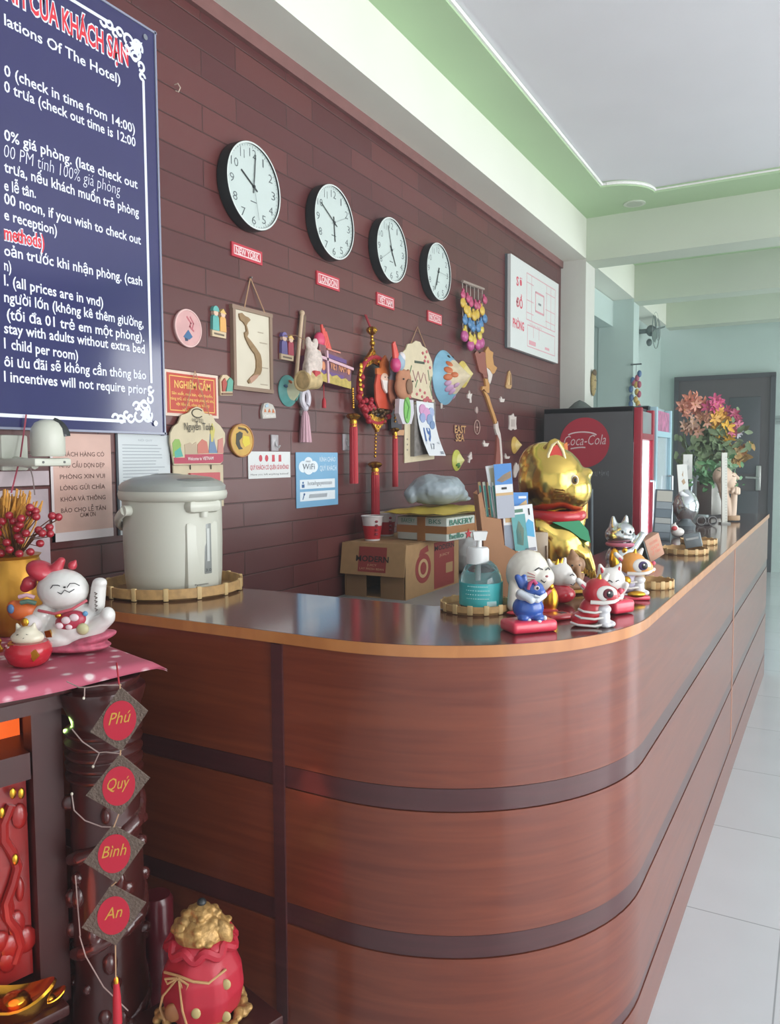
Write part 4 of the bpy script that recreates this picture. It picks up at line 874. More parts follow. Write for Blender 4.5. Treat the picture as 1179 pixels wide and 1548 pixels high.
k = rel([(3.102, 1.6186), (3.0951, 1.5533), (3.1322, 1.5075), (3.2163, 1.5105), (3.2433, 1.5604), (3.2372, 1.6211), (3.1647, 1.5657)], c3)
mb = MB(); mb.use(mat('#c2bcc4', 0.4)); mb.prism(k[:6], -0.012, 0.01); mb.build('pouch', t)
mb = MB(); mb.use(mat('#6fae52', 0.5)); mb.prism(oval(k[6][0] + 0.004, k[6][1] + 0.006, 0.03, 0.06, 20), 0.0101, 0.016); mb.use(mat('#4f8a3c', 0.5)); mb.line([(k[6][0] - 0.01, k[6][1] + 0.05), (k[6][0] + 0.015, k[6][1] + 0.02), (k[6][0] - 0.005, k[6][1] - 0.03)], 0.008, 0.0161, 0.0175); mb.build('leaf', t)
c4 = (3.0921, 1.8344); k = rel([(3.0681, 1.8721), (3.0916, 1.7877), (3.0853, 1.7783)], c4)
t = wthing('pen_bundle', 'bunch of orange pens with pink ball beside the scalloped pale plaque', 'pens', c4, w=0.12)
mb = MB(); mb.use(mat('#d0453a', 0.35)); 
for dx in (-0.012, 0.004, 0.018): mb.cyl((k[1][0] + dx, k[1][1], 0), (k[0][0] + dx * 0.6, k[0][1] - abs(dx), 0), 0.011, 0.007, 10)
mb.build('pen', t); mb = MB(); mb.use(mat('#c13a72', 0.4)); mb.ell((k[2][0], k[2][1] - 0.01, 0), (0.03, 0.034, 0.022)); mb.build('pink_ball', t)
c5 = (3.2295, 1.4697); k = rel([(3.1851, 1.5204), (3.2628, 1.5234), (3.262, 1.4488), (3.1842, 1.4472)], c5)
t = wthing('key_pouch', 'dark pouch with tan tag hanging behind the right tassel', 'pouch', c5, w=0.0)
mb = MB(); mb.use(mat('#3d3a42', 0.6)); k2 = rel([(3.2146, 1.5777), (3.3328, 1.5838), (3.3249, 1.4728), (3.2263, 1.4857)], c5); mb.prism(k2, 0.002, 0.02); mb.build('pouch', t); mb = MB(); mb.use(mat('#bd8f68', 0.6)); k2 = rel([(3.2587, 1.4867), (3.3454, 1.4892), (3.3383, 1.4636), (3.2584, 1.4617)], c5); mb.prism(k2, 0.0205, 0.025); mb.build('tag', t)

# ---- scalloped floral plaque and tear-off calendar
c = (3.5199, 1.7589)
t = wthing('floral_plaque', 'scalloped pale wooden plaque with flower drawing above the calendar', 'plaque', c)
S = [(3.353, 1.6584), (3.3611, 1.7763), (3.348, 1.8223), (3.362, 1.8617), (3.3963, 1.8815), (3.4173, 1.9096), (3.4665, 1.9189), (3.5024, 1.9364), (3.5534, 1.9363), (3.5756, 1.9193), (3.6283, 1.9123), (3.6588, 1.8822), (3.6897, 1.8517), (3.6973, 1.7912), (3.6735, 1.738), (3.6965, 1.6407)]
mb = MB(); mb.use(M_ply); mb.prism(rel(S, c), 0.0, 0.007); mb.build('board', t)
mb = MB(); mb.use(mat('#b5555c', 0.6)); random.seed(8); mb2 = []
for px, py in ((637, 534), (641, 538), (645, 545), (640, 545), (647, 553), (643, 530), (615, 583), (620, 592), (628, 596), (636, 600), (644, 603), (633, 588), (625, 602), (640, 592)):
    pass
for q in rel([(3.5798, 1.8838), (3.6097, 1.8671), (3.64, 1.8469), (3.602, 1.8463), (3.6629, 1.8189), (3.625, 1.8956), (3.4198, 1.7083), (3.4546, 1.6818), (3.5119, 1.6728), (3.5707, 1.6635), (3.5487, 1.6952), (3.4402, 1.6549), (3.6008, 1.6856)], c): mb.prism(oval(q[0], q[1], 0.011, 0.008, 10), 0.0071, 0.009)
q = rel([(3.6311, 1.6573), (3.6618, 1.6457), (3.6006, 1.6453)], c)
for a in q: mb.prism(oval(a[0], a[1], 0.02, 0.013, 12), 0.0071, 0.0095)
mb.use(mat('#5d7a54', 0.6)); 
for a in ([(3.4066, 1.781), (3.427, 1.7346), (3.3988, 1.6906)], [(3.6781, 1.7728), (3.6623, 1.7205), (3.6854, 1.6779)], [(3.4558, 1.8083), (3.4272, 1.7507)], [(3.6397, 1.8031), (3.6547, 1.7538)], [(3.4977, 1.7078), (3.5197, 1.7424)]): mb.line(rel(a, c), 0.007, 0.0071, 0.0085)
mb.use(mat('#3e4a3a', 0.6)); a = rel([(3.4916, 1.8314), (3.5944, 1.8355)], c); mb.line(a, 0.012, 0.0071, 0.009)
mb.use(mat('#9a6b6b', 0.6)); 
for a in ([(3.4698, 1.787), (3.498, 1.7373), (3.5274, 1.7859), (3.5564, 1.7356), (3.5865, 1.7847)], [(3.6015, 1.7794), (3.6239, 1.7344)]): mb.line(rel(a, c), 0.006, 0.0071, 0.0085)
mb.build('painted_flowers', t)
mb = MB(); mb.use(M_cord); a = rel([(3.5292, 2.0089), (3.4498, 1.9173), (3.61, 1.9172)], c); mb.tube([(a[1][0], a[1][1], 0.008), (a[0][0], a[0][1], 0.004), (a[2][0], a[2][1], 0.008)], 0.0022, 6); mb.build('hanging_cord', t)
c = (3.5545, 1.4958)
t = wthing('tear_off_calendar', 'tear-off calendar showing 19, page curling out from a pale board', 'calendar', c)
mb = MB(); mb.use(M_ply); mb.prism(rel([(3.3843, 1.6192), (3.7169, 1.6593), (3.7152, 1.3479), (3.3813, 1.3295)], c), 0.001, 0.006)
mb.use(mat('#8a7f70', 0.6))
for q in rel([(3.4099, 1.4203), (3.4097, 1.3943), (3.4102, 1.4462)], c): mb.prism(oval(q[0], q[1], 0.007, 0.005, 8), 0.0061, 0.007)
mb.build('backing_board', t)
Q = rel([(3.487, 1.631), (3.6755, 1.6423)], c) + rel([(3.5916, 1.3883), (3.3923, 1.3614)], c)
mb = MB(); mb.use(mat('#77726e', 0.6, var=0.3, stretch=(2, 2, 60)))
q = rel([(3.4425, 1.6159), (3.6807, 1.6431), (3.6793, 1.3824), (3.4401, 1.3618)], c); mb.prism(q, 0.0061, 0.03); mb.build('page_block', t)
# loose front page bows out of the wall towards its foot
def page(mb, u0, v0, u1, v1, z0, z1, n=10):
    vs = []; fs = []
    for i in range(n + 1):
        f = i / n
        for j in (0, 1):
            u = (u0 + (u1 - u0) * j) + 0.055 * f * f; vs.append((u, v0 + (v1 - v0) * f, z0 + (z1 - z0) * f * f))
    m = len(vs); vs += [(a, b_, z - 0.001) for a, b_, z in vs]
    for i in range(n): k = 2 * i; fs += [(k, k + 2, k + 3, k + 1), (m + k, m + k + 1, m + k + 3, m + k + 2)]
    return mb.add(vs, fs)
A, B = rel([(3.4602, 1.6354), (3.6548, 1.644)], c); D = rel([(3.458, 1.3649)], c)[0]
mb = MB(); mb.use(mat('#d3d6da', 0.6)); page(mb, A[0], A[1], B[0], D[1], 0.032, 0.075); mb.build('front_page', t)
PW, PH = B[0] - A[0], A[1] - D[1]
def pg(u, f): return (A[0] + PW * u + 0.055 * f * f, A[1] - PH * f)
def pz(f): return 0.0335 + 0.043 * f * f
def ptext(mb, s, u0, u1, f, h, bold=0.0):
    p, q = pg(u0, f), pg(u1, f); sl = math.atan(2 * 0.043 * f / PH)
    T = tr(0, p[1], pz(f)) @ rotx(degrees_(sl)); mb.text(s, (p[0], 0), (q[0], 0), h, 0.001, T=T, bold=bold)
def degrees_(a): return -a * 180 / pi
mb = MB(); mb.use(mat('#3a5f9a', 0.5)); ptext(mb, "19", 0.12, 0.52, 0.72, 0.085, 0.03); mb.use(mat('#4d5a72', 0.5)); ptext(mb, "17", 0.3, 0.52, 0.88, 0.032); ptext(mb, "7", 0.1, 0.15, 0.78, 0.012); ptext(mb, "THỨ", 0.75, 0.9, 0.78, 0.012); ptext(mb, "2025", 0.72, 0.92, 0.965, 0.014, 0.03); mb.build('lettering', t)
mb = MB(); mb.use(mat('#b58bb0', 0.5)); 
for u, f, r_, m in ((0.3, 0.15, 0.035, '#c48fb4'), (0.5, 0.22, 0.04, '#c78fb8'), (0.25, 0.3, 0.03, '#8f9cc4'), (0.65, 0.32, 0.035, '#7f93b8'), (0.8, 0.18, 0.03, '#9aa9cc'), (0.75, 0.42, 0.028, '#6d86ad')):
    mb.use(mat(m, 0.5)); q = pg(u, f); mb.prism(oval(q[0], q[1], r_, r_ * 0.8, 14), pz(f) - 0.002, pz(f) + 0.004)
mb.build('flower_print', t)

# ---- wind chime of painted shells
c = (4.2452, 2.371); t = wthing('shell_wind_chime', 'wind chime of pink yellow and blue shells hanging from a short rod', 'wind chime', c)
mb = MB(); mb.use(mat('#9a8a80', 0.5)); a = rel([(4.0031, 2.3199), (4.3079, 2.3331)], c); mb.tube([(a[0][0], a[0][1], 0.04), (a[1][0], a[1][1], 0.04)], 0.008, 8); mb.tube([(a[0][0], a[0][1], 0.04), ((a[0][0] + a[1][0]) / 2, a[0][1] + 0.01, 0.0), (a[1][0], a[1][1], 0.04)], 0.003, 5); mb.build('rod', t)
rows = [([(4.0121, 2.2466), (4.0668, 2.2346), (4.1228, 2.2223), (4.18, 2.2171), (4.2385, 2.2231), (4.3083, 2.2688)], '#b3436a', 0.034), ([(4.0122, 2.2036), (4.0394, 2.1722), (4.0948, 2.1592), (4.1514, 2.1534), (4.2093, 2.1735), (4.2684, 2.2016)], '#c9a63e', 0.04), ([(4.0395, 2.1144), (4.0949, 2.1008), (4.1516, 2.0906), (4.2096, 2.0951), (4.2688, 2.1262), (4.3089, 2.1625)], '#4a78a4', 0.038), ([(4.0396, 2.0494), (4.1045, 2.0216), (4.171, 2.019), (4.2294, 2.0528), (4.2789, 2.0973)], '#c9b048', 0.036)]
for i, nm in enumerate(('pink_shell_row', 'yellow_shell_row', 'blue_shell_row', 'gold_shell_row')):
    pts, hx, r_ = rows[i]; mb = MB(); mb.use(mat(hx, 0.3, var=0.15))
    for j, q in enumerate(rel(pts, c)):
        mb.ell((q[0], q[1], 0.04 + 0.008 * (j % 2)), (r_ * 0.88, r_ * 0.68, 0.010), rotz(0), 14, 8)
        mb.ell((q[0], q[1] + r_ * 0.7, 0.04), (r_ * 0.3, r_ * 0.4, 0.008), None, 8, 6)
    mb.build(nm, t)
mb = MB(); mb.use(mat('#b04a84', 0.3))
for q in rel([(4.0304, 2.0264), (4.1139, 1.986), (4.2693, 2.0202), (4.2198, 2.0027)], c): mb.ell((q[0], q[1], 0.04), (0.04, 0.032, 0.018))
mb.build('pink_bead', t)
mb = MB(); mb.use(mat('#c9c2b8', 0.6))
for a in ([(4.0121, 2.318), (4.0213, 2.036)], [(4.0667, 2.3213), (4.0765, 2.007)], [(4.1225, 2.3246), (4.1328, 1.9957)], [(4.1797, 2.328), (4.1807, 2.0315)], [(4.2381, 2.3315), (4.2394, 2.0278)], [(4.2979, 2.3313), (4.299, 2.1115)]):
    a = rel(a, c); mb.tube([(a[0][0], a[0][1], 0.036), (a[1][0], a[1][1], 0.036)], 0.0018, 5)
mb.build('thread', t)

# ---- wooden country map in coloured pieces, with its small ornaments
c = (4.4837, 1.6836); t = wthing('wall_map', 'tall wooden country map in brown, orange and white pieces stuck on the tiles', 'wall map', c)
M_or, M_br, M_wh = mat('#bf8a4e', 0.55), mat('#8e4f42', 0.55), mat('#d2c6bf', 0.55)
pieces = [(M_br, [(4.2464, 1.9597), (4.2759, 1.9783), (4.3159, 1.9637), (4.3462, 1.9788), (4.4079, 1.982), (4.4186, 1.9243), (4.4293, 1.8899), (4.4507, 1.8485), (4.3775, 1.8498), (4.3163, 1.8597), (4.2861, 1.9029)]),
 (M_or, [(4.4078, 1.9898), (4.4496, 2.0222), (4.4816, 2.0023), (4.5357, 1.9966), (4.525, 1.9674), (4.5472, 1.9215), (4.6026, 1.9109), (4.5585, 1.8742), (4.5149, 1.8622), (4.4717, 1.8901), (4.4293, 1.8939), (4.4081, 1.935)]),
 (M_wh, [(4.4293, 1.8939), (4.4717, 1.8861), (4.5257, 1.8632), (4.5043, 1.8252), (4.4829, 1.7995), (4.4508, 1.8168), (4.4401, 1.8515)]),
 (M_br, [(4.3672, 1.8527), (4.4507, 1.8485), (4.4508, 1.8287), (4.3879, 1.8272)]),
 (M_or, [(4.3983, 1.8359), (4.4508, 1.8287), (4.4722, 1.7986), (4.4726, 1.7468), (4.4301, 1.7438), (4.3883, 1.7645), (4.3574, 1.7544), (4.3675, 1.7786), (4.4194, 1.7826)]),
 (M_or, [(4.378, 1.7519), (4.4301, 1.7438), (4.4727, 1.7229), (4.4944, 1.6922), (4.5272, 1.6579), (4.5604, 1.6271), (4.5941, 1.5918), (4.6055, 1.5677), (4.572, 1.5624), (4.5386, 1.5977), (4.4947, 1.6441), (4.4516, 1.6897), (4.4198, 1.7234)]),
 (M_wh, [(4.572, 1.5624), (4.6167, 1.5804), (4.6283, 1.5437), (4.6629, 1.5033), (4.6748, 1.4702), (4.6868, 1.4203), (4.6991, 1.3532), (4.6997, 1.2944), (4.6649, 1.2906), (4.6643, 1.3616), (4.6404, 1.4654), (4.5948, 1.5057), (4.5723, 1.5338)]),
 (M_br, [(4.6061, 1.4978), (4.6404, 1.4696), (4.6643, 1.3616), (4.6649, 1.2906), (4.5742, 1.2917), (4.5957, 1.4029)])]
for i, (m, P) in enumerate(pieces):
    mb = MB(); mb.use(m); mb.prism(rel(P, c), 0.0, 0.012); mb.build('map_piece', t)
def ornament(name, label, poly, m, extra=None, group=None, cat='wall ornament'):
    c = cen(poly); t = wthing(name, label, cat, c, group); mb = MB(); mb.use(m); mb.prism(rel(poly, c), 0.0, 0.008)
    if extra:
        for e, m2 in extra: mb.use(m2); mb.prism(rel(e, c), 0.0081, 0.011)
    mb.build('cutout', t); return t
M_tan = mat('#b98f5e', 0.5)
ornament('sailboat_ornament', 'tan wooden sailboat cutout right of the map', [(4.7649, 1.8094), (4.8117, 1.906), (4.8357, 1.9167), (4.8604, 1.8935), (4.8737, 1.8178), (4.8494, 1.7989), (4.777, 1.7977)], M_tan, [([(4.7887, 1.8196), (4.8239, 1.8902), (4.8247, 1.8225)], mat('#d2b07c', 0.5)), ([(4.8429, 1.8239), (4.8421, 1.8919), (4.8613, 1.8254)], mat('#8c6a48', 0.5))])
ornament('airplane_ornament', 'small pale airplane cutout beside the big blue hat', [(4.1506, 1.7129), (4.1744, 1.7259), (4.1792, 1.7413), (4.1936, 1.7197), (4.2178, 1.7251), (4.2033, 1.7013), (4.2082, 1.6713), (4.1889, 1.6701), (4.184, 1.6925), (4.1507, 1.6942)], mat('#cdc0ba', 0.5), group='airplane cutouts')
ornament('airplane_ornament', 'small pale airplane cutout beside the green conical hat', [(4.1559, 1.3579), (4.1799, 1.3694), (4.2089, 1.3886), (4.2138, 1.3617), (4.2187, 1.3463), (4.1896, 1.3426), (4.1799, 1.3235), (4.1655, 1.3274), (4.1751, 1.3503)], mat('#cdc0ba', 0.5), group='airplane cutouts')
ornament('ship_ornament', 'little white ship cutout just below the sailboat', [(4.6551, 1.7267), (4.6724, 1.7236), (4.6837, 1.7409), (4.7012, 1.7255), (4.7481, 1.7284), (4.7306, 1.7064), (4.6726, 1.7029)], M_wh, group='ship cutouts')
ornament('ship_ornament', 'little white ship cutout left of the lower map', [(4.3795, 1.4449), (4.3951, 1.4411), (4.4055, 1.4592), (4.4213, 1.4415), (4.4799, 1.4424), (4.4586, 1.422), (4.4004, 1.4213)], M_wh, group='ship cutouts')
ornament('ship_ornament', 'little white ship cutout right of the lower map', [(4.746, 1.3659), (4.7639, 1.3616), (4.7696, 1.3808), (4.7878, 1.3616), (4.8486, 1.3616), (4.8304, 1.3466), (4.764, 1.3468)], M_wh, group='ship cutouts')
ornament('island_ornament', 'white island cutout near the dark fridge', [(4.8331, 1.6273), (4.8699, 1.6289), (4.9069, 1.6436), (4.926, 1.6228), (4.9639, 1.6245), (4.9582, 1.5762), (4.9714, 1.5417), (4.9271, 1.536), (4.902, 1.5439), (4.8649, 1.5299), (4.8281, 1.5374), (4.8398, 1.5763)], M_wh, [([(4.864, 1.6029), (4.9262, 1.6055), (4.9268, 1.5577), (4.8646, 1.5557)], mat('#b8aaa4', 0.6))])
ornament('island_ornament', 'long white island cutout beside the gold cat head', [(4.9304, 1.296), (4.9681, 1.322), (4.9941, 1.3041), (5.0395, 1.3126), (5.0334, 1.2815), (4.9948, 1.2554), (4.9568, 1.2208), (4.9313, 1.2214), (4.9184, 1.248)], M_wh)
ornament('coin_ornament', 'round pale dot above the compass', oval(*(4.287, 1.6334), 0.02, 0.02, 14), mat('#a88f8a', 0.5))
t = wthing('adhesive_hook', 'pale adhesive hook under the big blue hat', 'hook', (3.8099, 1.6301), 'adhesive hooks'); mb = MB(); mb.use(mat('#b9aca6', 0.4)); mb.box((0, 0, 0.003), (0.022, 0.03, 0.006), bev=0.002); mb.tube([(0, 0, 0.006), (0, -0.014, 0.01), (0, -0.012, 0.02)], 0.002, 5); mb.build('hook', t)
c = (4.2974, 1.5331); t = wthing('compass_ornament', 'round wooden compass ring cutout', 'wall ornament', c)
a = (4.2973, 1.5739); r_ = a[1] - c[1]; mb = MB(); mb.use(mat('#a8867c', 0.5)); mb.torus((0, 0, 0.004), r_, 0.004, seg=36, rs=6, sx=1.0)
mb.prism([(0, r_ * 0.7), (r_ * 0.1, r_ * 0.1), (r_ * 0.7, 0), (r_ * 0.1, -r_ * 0.1), (0, -r_ * 0.7), (-r_ * 0.1, -r_ * 0.1), (-r_ * 0.7, 0), (-r_ * 0.1, r_ * 0.1)], 0, 0.006); mb.build('cutout', t)
c = (4.0485, 1.4954); t = wthing('east_sea_lettering', 'tan wooden letters reading EAST SEA', 'lettering', c)
mb = MB(); mb.use(mat('#b98a58', 0.5))
k = rel([(3.9721, 1.4916), (4.1273, 1.4937), (3.9853, 1.4462), (4.1039, 1.4481)], c)
mb.text("EAST", k[0], k[1], 0.044, 0.008, bold=0.02); mb.text("SEA", k[2], k[3], 0.042, 0.008, bold=0.02); mb.build('letters', t)

# ---- white round-headed camera on a bracket, with red thread
c = (1.2627, 1.3451); t = wthing('security_camera', 'white rounded indoor camera on a wall bracket under the navy board', 'camera', c, w=0.0)
k = rel([(1.2689, 1.3612), (1.2727, 1.4515), (1.2268, 1.3612), (1.3147, 1.3612), (1.1856, 1.3457), (1.3352, 1.3345)], c); M_cam = mat('#c6c8bb', 0.4)
rb = (k[3][0] - k[2][0]) / 2; cx = (k[3][0] + k[2][0]) / 2; hb = k[1][1] - k[0][1]
rb = 0.04; cx = k[0][0]
mb = MB(); mb.use(M_cam); mb.box((cx, k[0][1] - 0.014, 0.085), (0.105, 0.02, 0.15), bev=0.006); mb.box((cx - 0.0, k[0][1] + 0.01, 0.008), (0.075, 0.09, 0.014), bev=0.005)
mb.tube([(cx, k[0][1] - 0.01, 0.012), (cx, k[0][1] - 0.02, 0.09)], 0.012, 8); mb.build('bracket', t)
mb = MB(); mb.use(M_cam); mb.lathe([(rb * 0.9, 0), (rb, 0.006), (rb, hb * 0.55), (rb * 0.93, hb * 0.75), (rb * 0.72, hb * 0.9), (rb * 0.4, hb * 0.98), (0.002, hb)], T=tr(cx, k[0][1], 0.14) @ rotx(-90)); mb.build('body', t)
mb = MB(); mb.use(mat('#2b2f30', 0.15)); mb.tube([(cx + rb * 1.0 * cos(a) * 0.62 + 0.004, k[0][1] + hb * 0.5 + hb * 0.46 * sin(a), 0.14 + rb * 0.70 * cos(a) + 0.004) for a in [radians(q) for q in range(5, 80, 8)]], 0.012, 8, flat=0.6); mb.build('lens_window', t)
mb = MB(); mb.use(mat('#5a5c58', 0.5)); mb.cyl((cx - 0.03, k[0][1] - 0.014, 0.16), (cx - 0.03, k[0][1] - 0.014, 0.1615), 0.003); mb.cyl((cx + 0.03, k[0][1] - 0.014, 0.16), (cx + 0.03, k[0][1] - 0.014, 0.1615), 0.003); mb.build('screw', t)
c = (1.2971, 1.4678); k = rel([(1.2971, 1.4678), (1.272, 1.362), (1.2425, 1.2713)], c); t = wthing('red_thread', 'thin red thread hanging down from the navy board', 'thread', c, w=0.02)
mb = MB(); mb.use(mat('#a8475a', 0.6)); mb.tube([(k[0][0], k[0][1], 0.004), (k[1][0], k[1][1], 0.01), (k[2][0], k[2][1], 0.01)], 0.0022, 5); mb.build('strand', t)
mb = MB(); mb.use(mat('#8a7a78', 0.6)); q = rel([(1.2806, 1.3453), (1.2903, 1.3082), (1.2942, 1.2641)], c); mb.tube([(a[0], a[1], 0.03) for a in q], 0.0018, 5); mb.build('loose_cord', t)
c = (1.8769, 2.5045); t = wthing('wall_screw', 'tiny pale screw hook on the tiles right of the navy board', 'hook', c); mb = MB(); mb.use(mat('#c9b8a8', 0.4)); mb.tube([(0, 0.012, 0), (0.0, 0.012, 0.014), (0.004, 0, 0.02), (0, -0.014, 0.016), (-0.004, -0.01, 0.008)], 0.002, 5); mb.build('hook', t)

# ================================================================ THINGS ON AND BEHIND THE COUNTER
class Fig:
    """figure frame: u to the right, v up, d towards the room corner the photo was taken from; lengths given in 1/k of a metre"""
    def __init__(s, name, label, cat, loc, o, group=None, phi=29.04):
        x, y, z = loc; depth = -0.48435 * x + 0.87224 * y - 0.06782 * (z - 1.35)
        s.k = depth / 1180.0; s.o = o; s.root = thing(name, label, cat, loc, (90, 0, phi), group)
    def p(s, u, v, d=0): return ((u - s.o[0]) * s.k, (s.o[1] - v) * s.k, d * s.k)
    def e(s, mb, u, v, d, ru, rv, rd, T=None, seg=20, rings=12): return mb.ell(s.p(u, v, d) if T is None else (0, 0, 0), (ru * s.k, rv * s.k, rd * s.k), None if T is None else tr(*s.p(u, v, d)) @ T, seg, rings)
    def cap(s, mb, a, b, ra, rb, seg=14):
        A, B = s.p(*a), s.p(*b)
        mb.ell(A, ra * s.k, None, seg, 8); mb.ell(B, rb * s.k, None, seg, 8); return mb.cyl(A, B, ra * s.k, rb * s.k, seg)
    def poly(s, mb, pts, d0, d1): return mb.prism([s.p(u, v)[:2] for u, v in pts], d0 * s.k, d1 * s.k)
    def tube(s, mb, pts, r, seg=6): return mb.tube([s.p(*q) for q in pts], r * s.k, seg)
    def lathe(s, mb, u, prof, seg=32, d=0, fn=None, sx=1, sy=1):
        """prof: (radius, v) from bottom to top"""
        pr = [(r * s.k, (s.o[1] - v) * s.k) for r, v in prof]
        return mb.lathe(pr, seg=seg, T=tr((u - s.o[0]) * s.k, 0, d * s.k) @ rotx(-90), fn=fn, sx=sx, sy=sy)

M_gchr = mat('#d9ba62', 0.2, 1.0, bump=0.05, scale=6)
M_silv = mat('#d3d9d9', 0.22, 1.0)
M_cer = mat('#dcd8d2', 0.22, coat=0.5)
M_lacq = mat('#b5202f', 0.25, coat=0.5)
M_rose = mat('#d4364f', 0.3, coat=0.4)
M_blu = mat('#2f55a4', 0.25, coat=0.5)
M_kraft = mat('#a8845a', 0.75, var=0.06, scale=40)
M_bam = mat('#b9935f', 0.6, var=0.2, scale=50)
M_bam2 = mat('#8f6b42', 0.65, var=0.25, scale=70)

def tray(label, x, y, r, h=0.022, z=1.0):
    t = thing('bamboo_tray', label, 'tray', (x, y, z), group='round woven bamboo trays')
    mb = MB(); mb.use(M_bam2); mb.lathe([(r * 0.93, 0.0), (r * 0.93, 0.006)], seg=48); mb.build('woven_base', t)
    mb = MB(); mb.use(M_bam); mb.lathe([(r * 0.93, 0), (r, 0.006), (r, h), (r * 0.965, h), (r * 0.93, 0.006)], seg=48, capb=False, capt=False); mb.use(mat('#cdb07c', 0.6))
    for i in range(14):
        a = 2 * pi * i / 14; mb.box((r * 0.985, 0, h / 2 + 0.002), (r * 0.045, 0.012, h + 0.0015), Matrix.Rotation(a, 4, 'Z'), bev=0.001)
    mb.build('rim_binding', t); return t

# ---- electric boiler on its tray
tray('largest bamboo tray, under the white boiler', -1.528, 1.545, 0.184, 0.03)
bo_ = thing('water_boiler', 'white electric water boiler with grey lid and carrying handle', 'boiler', (-1.528, 1.545, 1.0065), (0, 0, -12))
M_bw = mat('#c9cabd', 0.35); M_gl = mat('#9fa39d', 0.35)
def bshape(a, z): 
    c = cos(a); return 1.0 + 0.10 * max(0, c) ** 3 - 0.03 * abs(sin(a)) ** 4
mb = MB(); mb.use(M_bw); mb.lathe([(0.118, 0), (0.123, 0.004), (0.127, 0.05), (0.129, 0.13), (0.129, 0.236), (0.131, 0.244)], seg=64, fn=bshape)
mb.build('body', bo_, 50)
mb = MB(); mb.use(M_bw); 
mb.lathe([(0.131, 0), (0.138, 0.006), (0.140, 0.018), (0.138, 0.026)], c=(0, 0, 0.238), seg=64, fn=lambda a, z: bshape(a, z) * (1.0 + 0.10 * max(0, cos(a)) ** 4)); mb.build('collar', bo_, 50)
mb = MB(); mb.use(M_gl); mb.lathe([(0.136, 0.0), (0.137, 0.012), (0.128, 0.022), (0.10, 0.034), (0.06, 0.040), (0.002, 0.042)], c=(0, 0, 0.264), seg=64, fn=lambda a, z: bshape(a, z) * (1.0 + 0.08 * max(0, cos(a)) ** 4)); mb.build('lid', bo_, 50)
mb = MB(); mb.use(mat('#7c7f7b', 0.3)); mb.ell((0.095, 0, 0.292), (0.048, 0.062, 0.008), roty(0), 32, 8); mb.build('control_panel', bo_)
mb = MB(); mb.use(mat('#8e938d', 0.4)); mb.ell((-0.02, 0, 0.304), (0.05, 0.04, 0.005), None, 24, 6); mb.build('lid_release', bo_)
mb = MB(); mb.use(M_bw); mb.box((0.132, 0, 0.226), (0.05, 0.10, 0.035), bev=0.014); mb.cyl((0.142, 0, 0.212), (0.142, 0, 0.198), 0.012); mb.build('spout', bo_)
mb = MB(); mb.use(M_bw); mb.box((0.122, 0, 0.095), (0.035, 0.10, 0.185), bev=0.012); mb.build('front_panel', bo_)
mb = MB(); mb.use(mat('#8b8f8c', 0.25)); mb.box((0.1395, 0.012, 0.115), (0.004, 0.022, 0.13), bev=0.0015); mb.use(mat('#c2c6c2', 0.2)); mb.box((0.142, 0.012, 0.125), (0.002, 0.008, 0.085)); mb.build('water_gauge', bo_)
mb = MB(); mb.use(M_black); T = tr(0.1402, 0, 0) @ Matrix(((0, 0, 1, 0), (1, 0, 0, 0), (0, 1, 0, 0), (0, 0, 0, 1)))
mb.text("Panasonic", (-0.03, 0.022), (0.012, 0.022), 0.0055, 0.0006, T); mb.text("3.0", (0.003, 0.056), (0.02, 0.056), 0.008, 0.0025, T); mb.build('lettering', bo_)
mb = MB(); mb.use(M_bw); hp = [(0.02 * 0 + 0.0, s * 0.128, 0.215) for s in (-1, 1)]
pts = [(0.0 - 0.09 * sin(radians(a)) * 1.45, -0.138 * cos(radians(a)) * 1.02, 0.215 - 0.062 * sin(radians(a))) for a in range(0, 181, 12)]
mb.tube(pts, 0.009, 10, flat=1.4)
for s in (-1, 1): mb.cyl((0, s * 0.12, 0.215), (0, s * 0.143, 0.215), 0.014)
mb.build('handle', bo_)

# ---- hand sanitizer on its tray
sx_, sy_ = (-0.6976, 1.6669)
tray('small bamboo tray under the hand sanitizer bottle', sx_, sy_, 0.083, 0.02)
F = Fig('sanitizer_bottle', 'clear pump bottle of hand sanitizer with turquoise label', 'bottle', (*(-0.688, 1.6719), 1.0065), (727, 921))
M_clear = mat('#dfe6e6', 0.05, trans=0.95, spec=0.4)
mb = MB(); mb.use(M_clear); F.lathe(mb, 727, [(29, 921), (32, 918), (32.5, 886), (30.5, 873), (24, 860), (17, 853), (14, 851)], 40); mb.build('bottle_body', F.root, 60)
mb = MB(); mb.use(mat('#45b3b6', 0.4)); F.lathe(mb, 727, [(32.9, 916), (32.9, 882)], 40); mb.build('label', F.root)
mb = MB(); mb.use(mat('#bfe0e0', 0.5))
for v, w in ((886, 34), (892, 40), (898, 42), (904, 38)):
    n = 10; 
    for i in range(n):
        a = radians(-105 + (i - n / 2) * w / n * 1.6); b_ = radians(-105 + (i + 0.7 - n / 2) * w / n * 1.6); k = F.k * 33.1
        mb.line([F.p(727 + 33.1 * cos(a), v)[:2], F.p(727 + 33.1 * cos(b_), v)[:2]], 0.0014, -k * sin(a) - 0.0002, -k * sin(a) + 0.0006)
F.poly(mb, [(728, 915), (746, 915), (746, 908), (728, 908)], 27, 32.5); mb.build('label_text', F.root)
mb = MB(); mb.use(mat('#d9dcdb', 0.35)); F.lathe(mb, 722, [(17, 855), (17, 834), (15, 831), (5, 830)], 28); mb.build('collar', F.root)
mb = MB(); mb.use(mat('#dfe1df', 0.3)); F.lathe(mb, 724, [(4, 830), (4, 818), (4, 808), (8, 806), (9, 802), (9, 797)], 20) if False else F.lathe(mb, 724, [(4, 832), (4, 820), (7, 819), (8, 808)], 20)
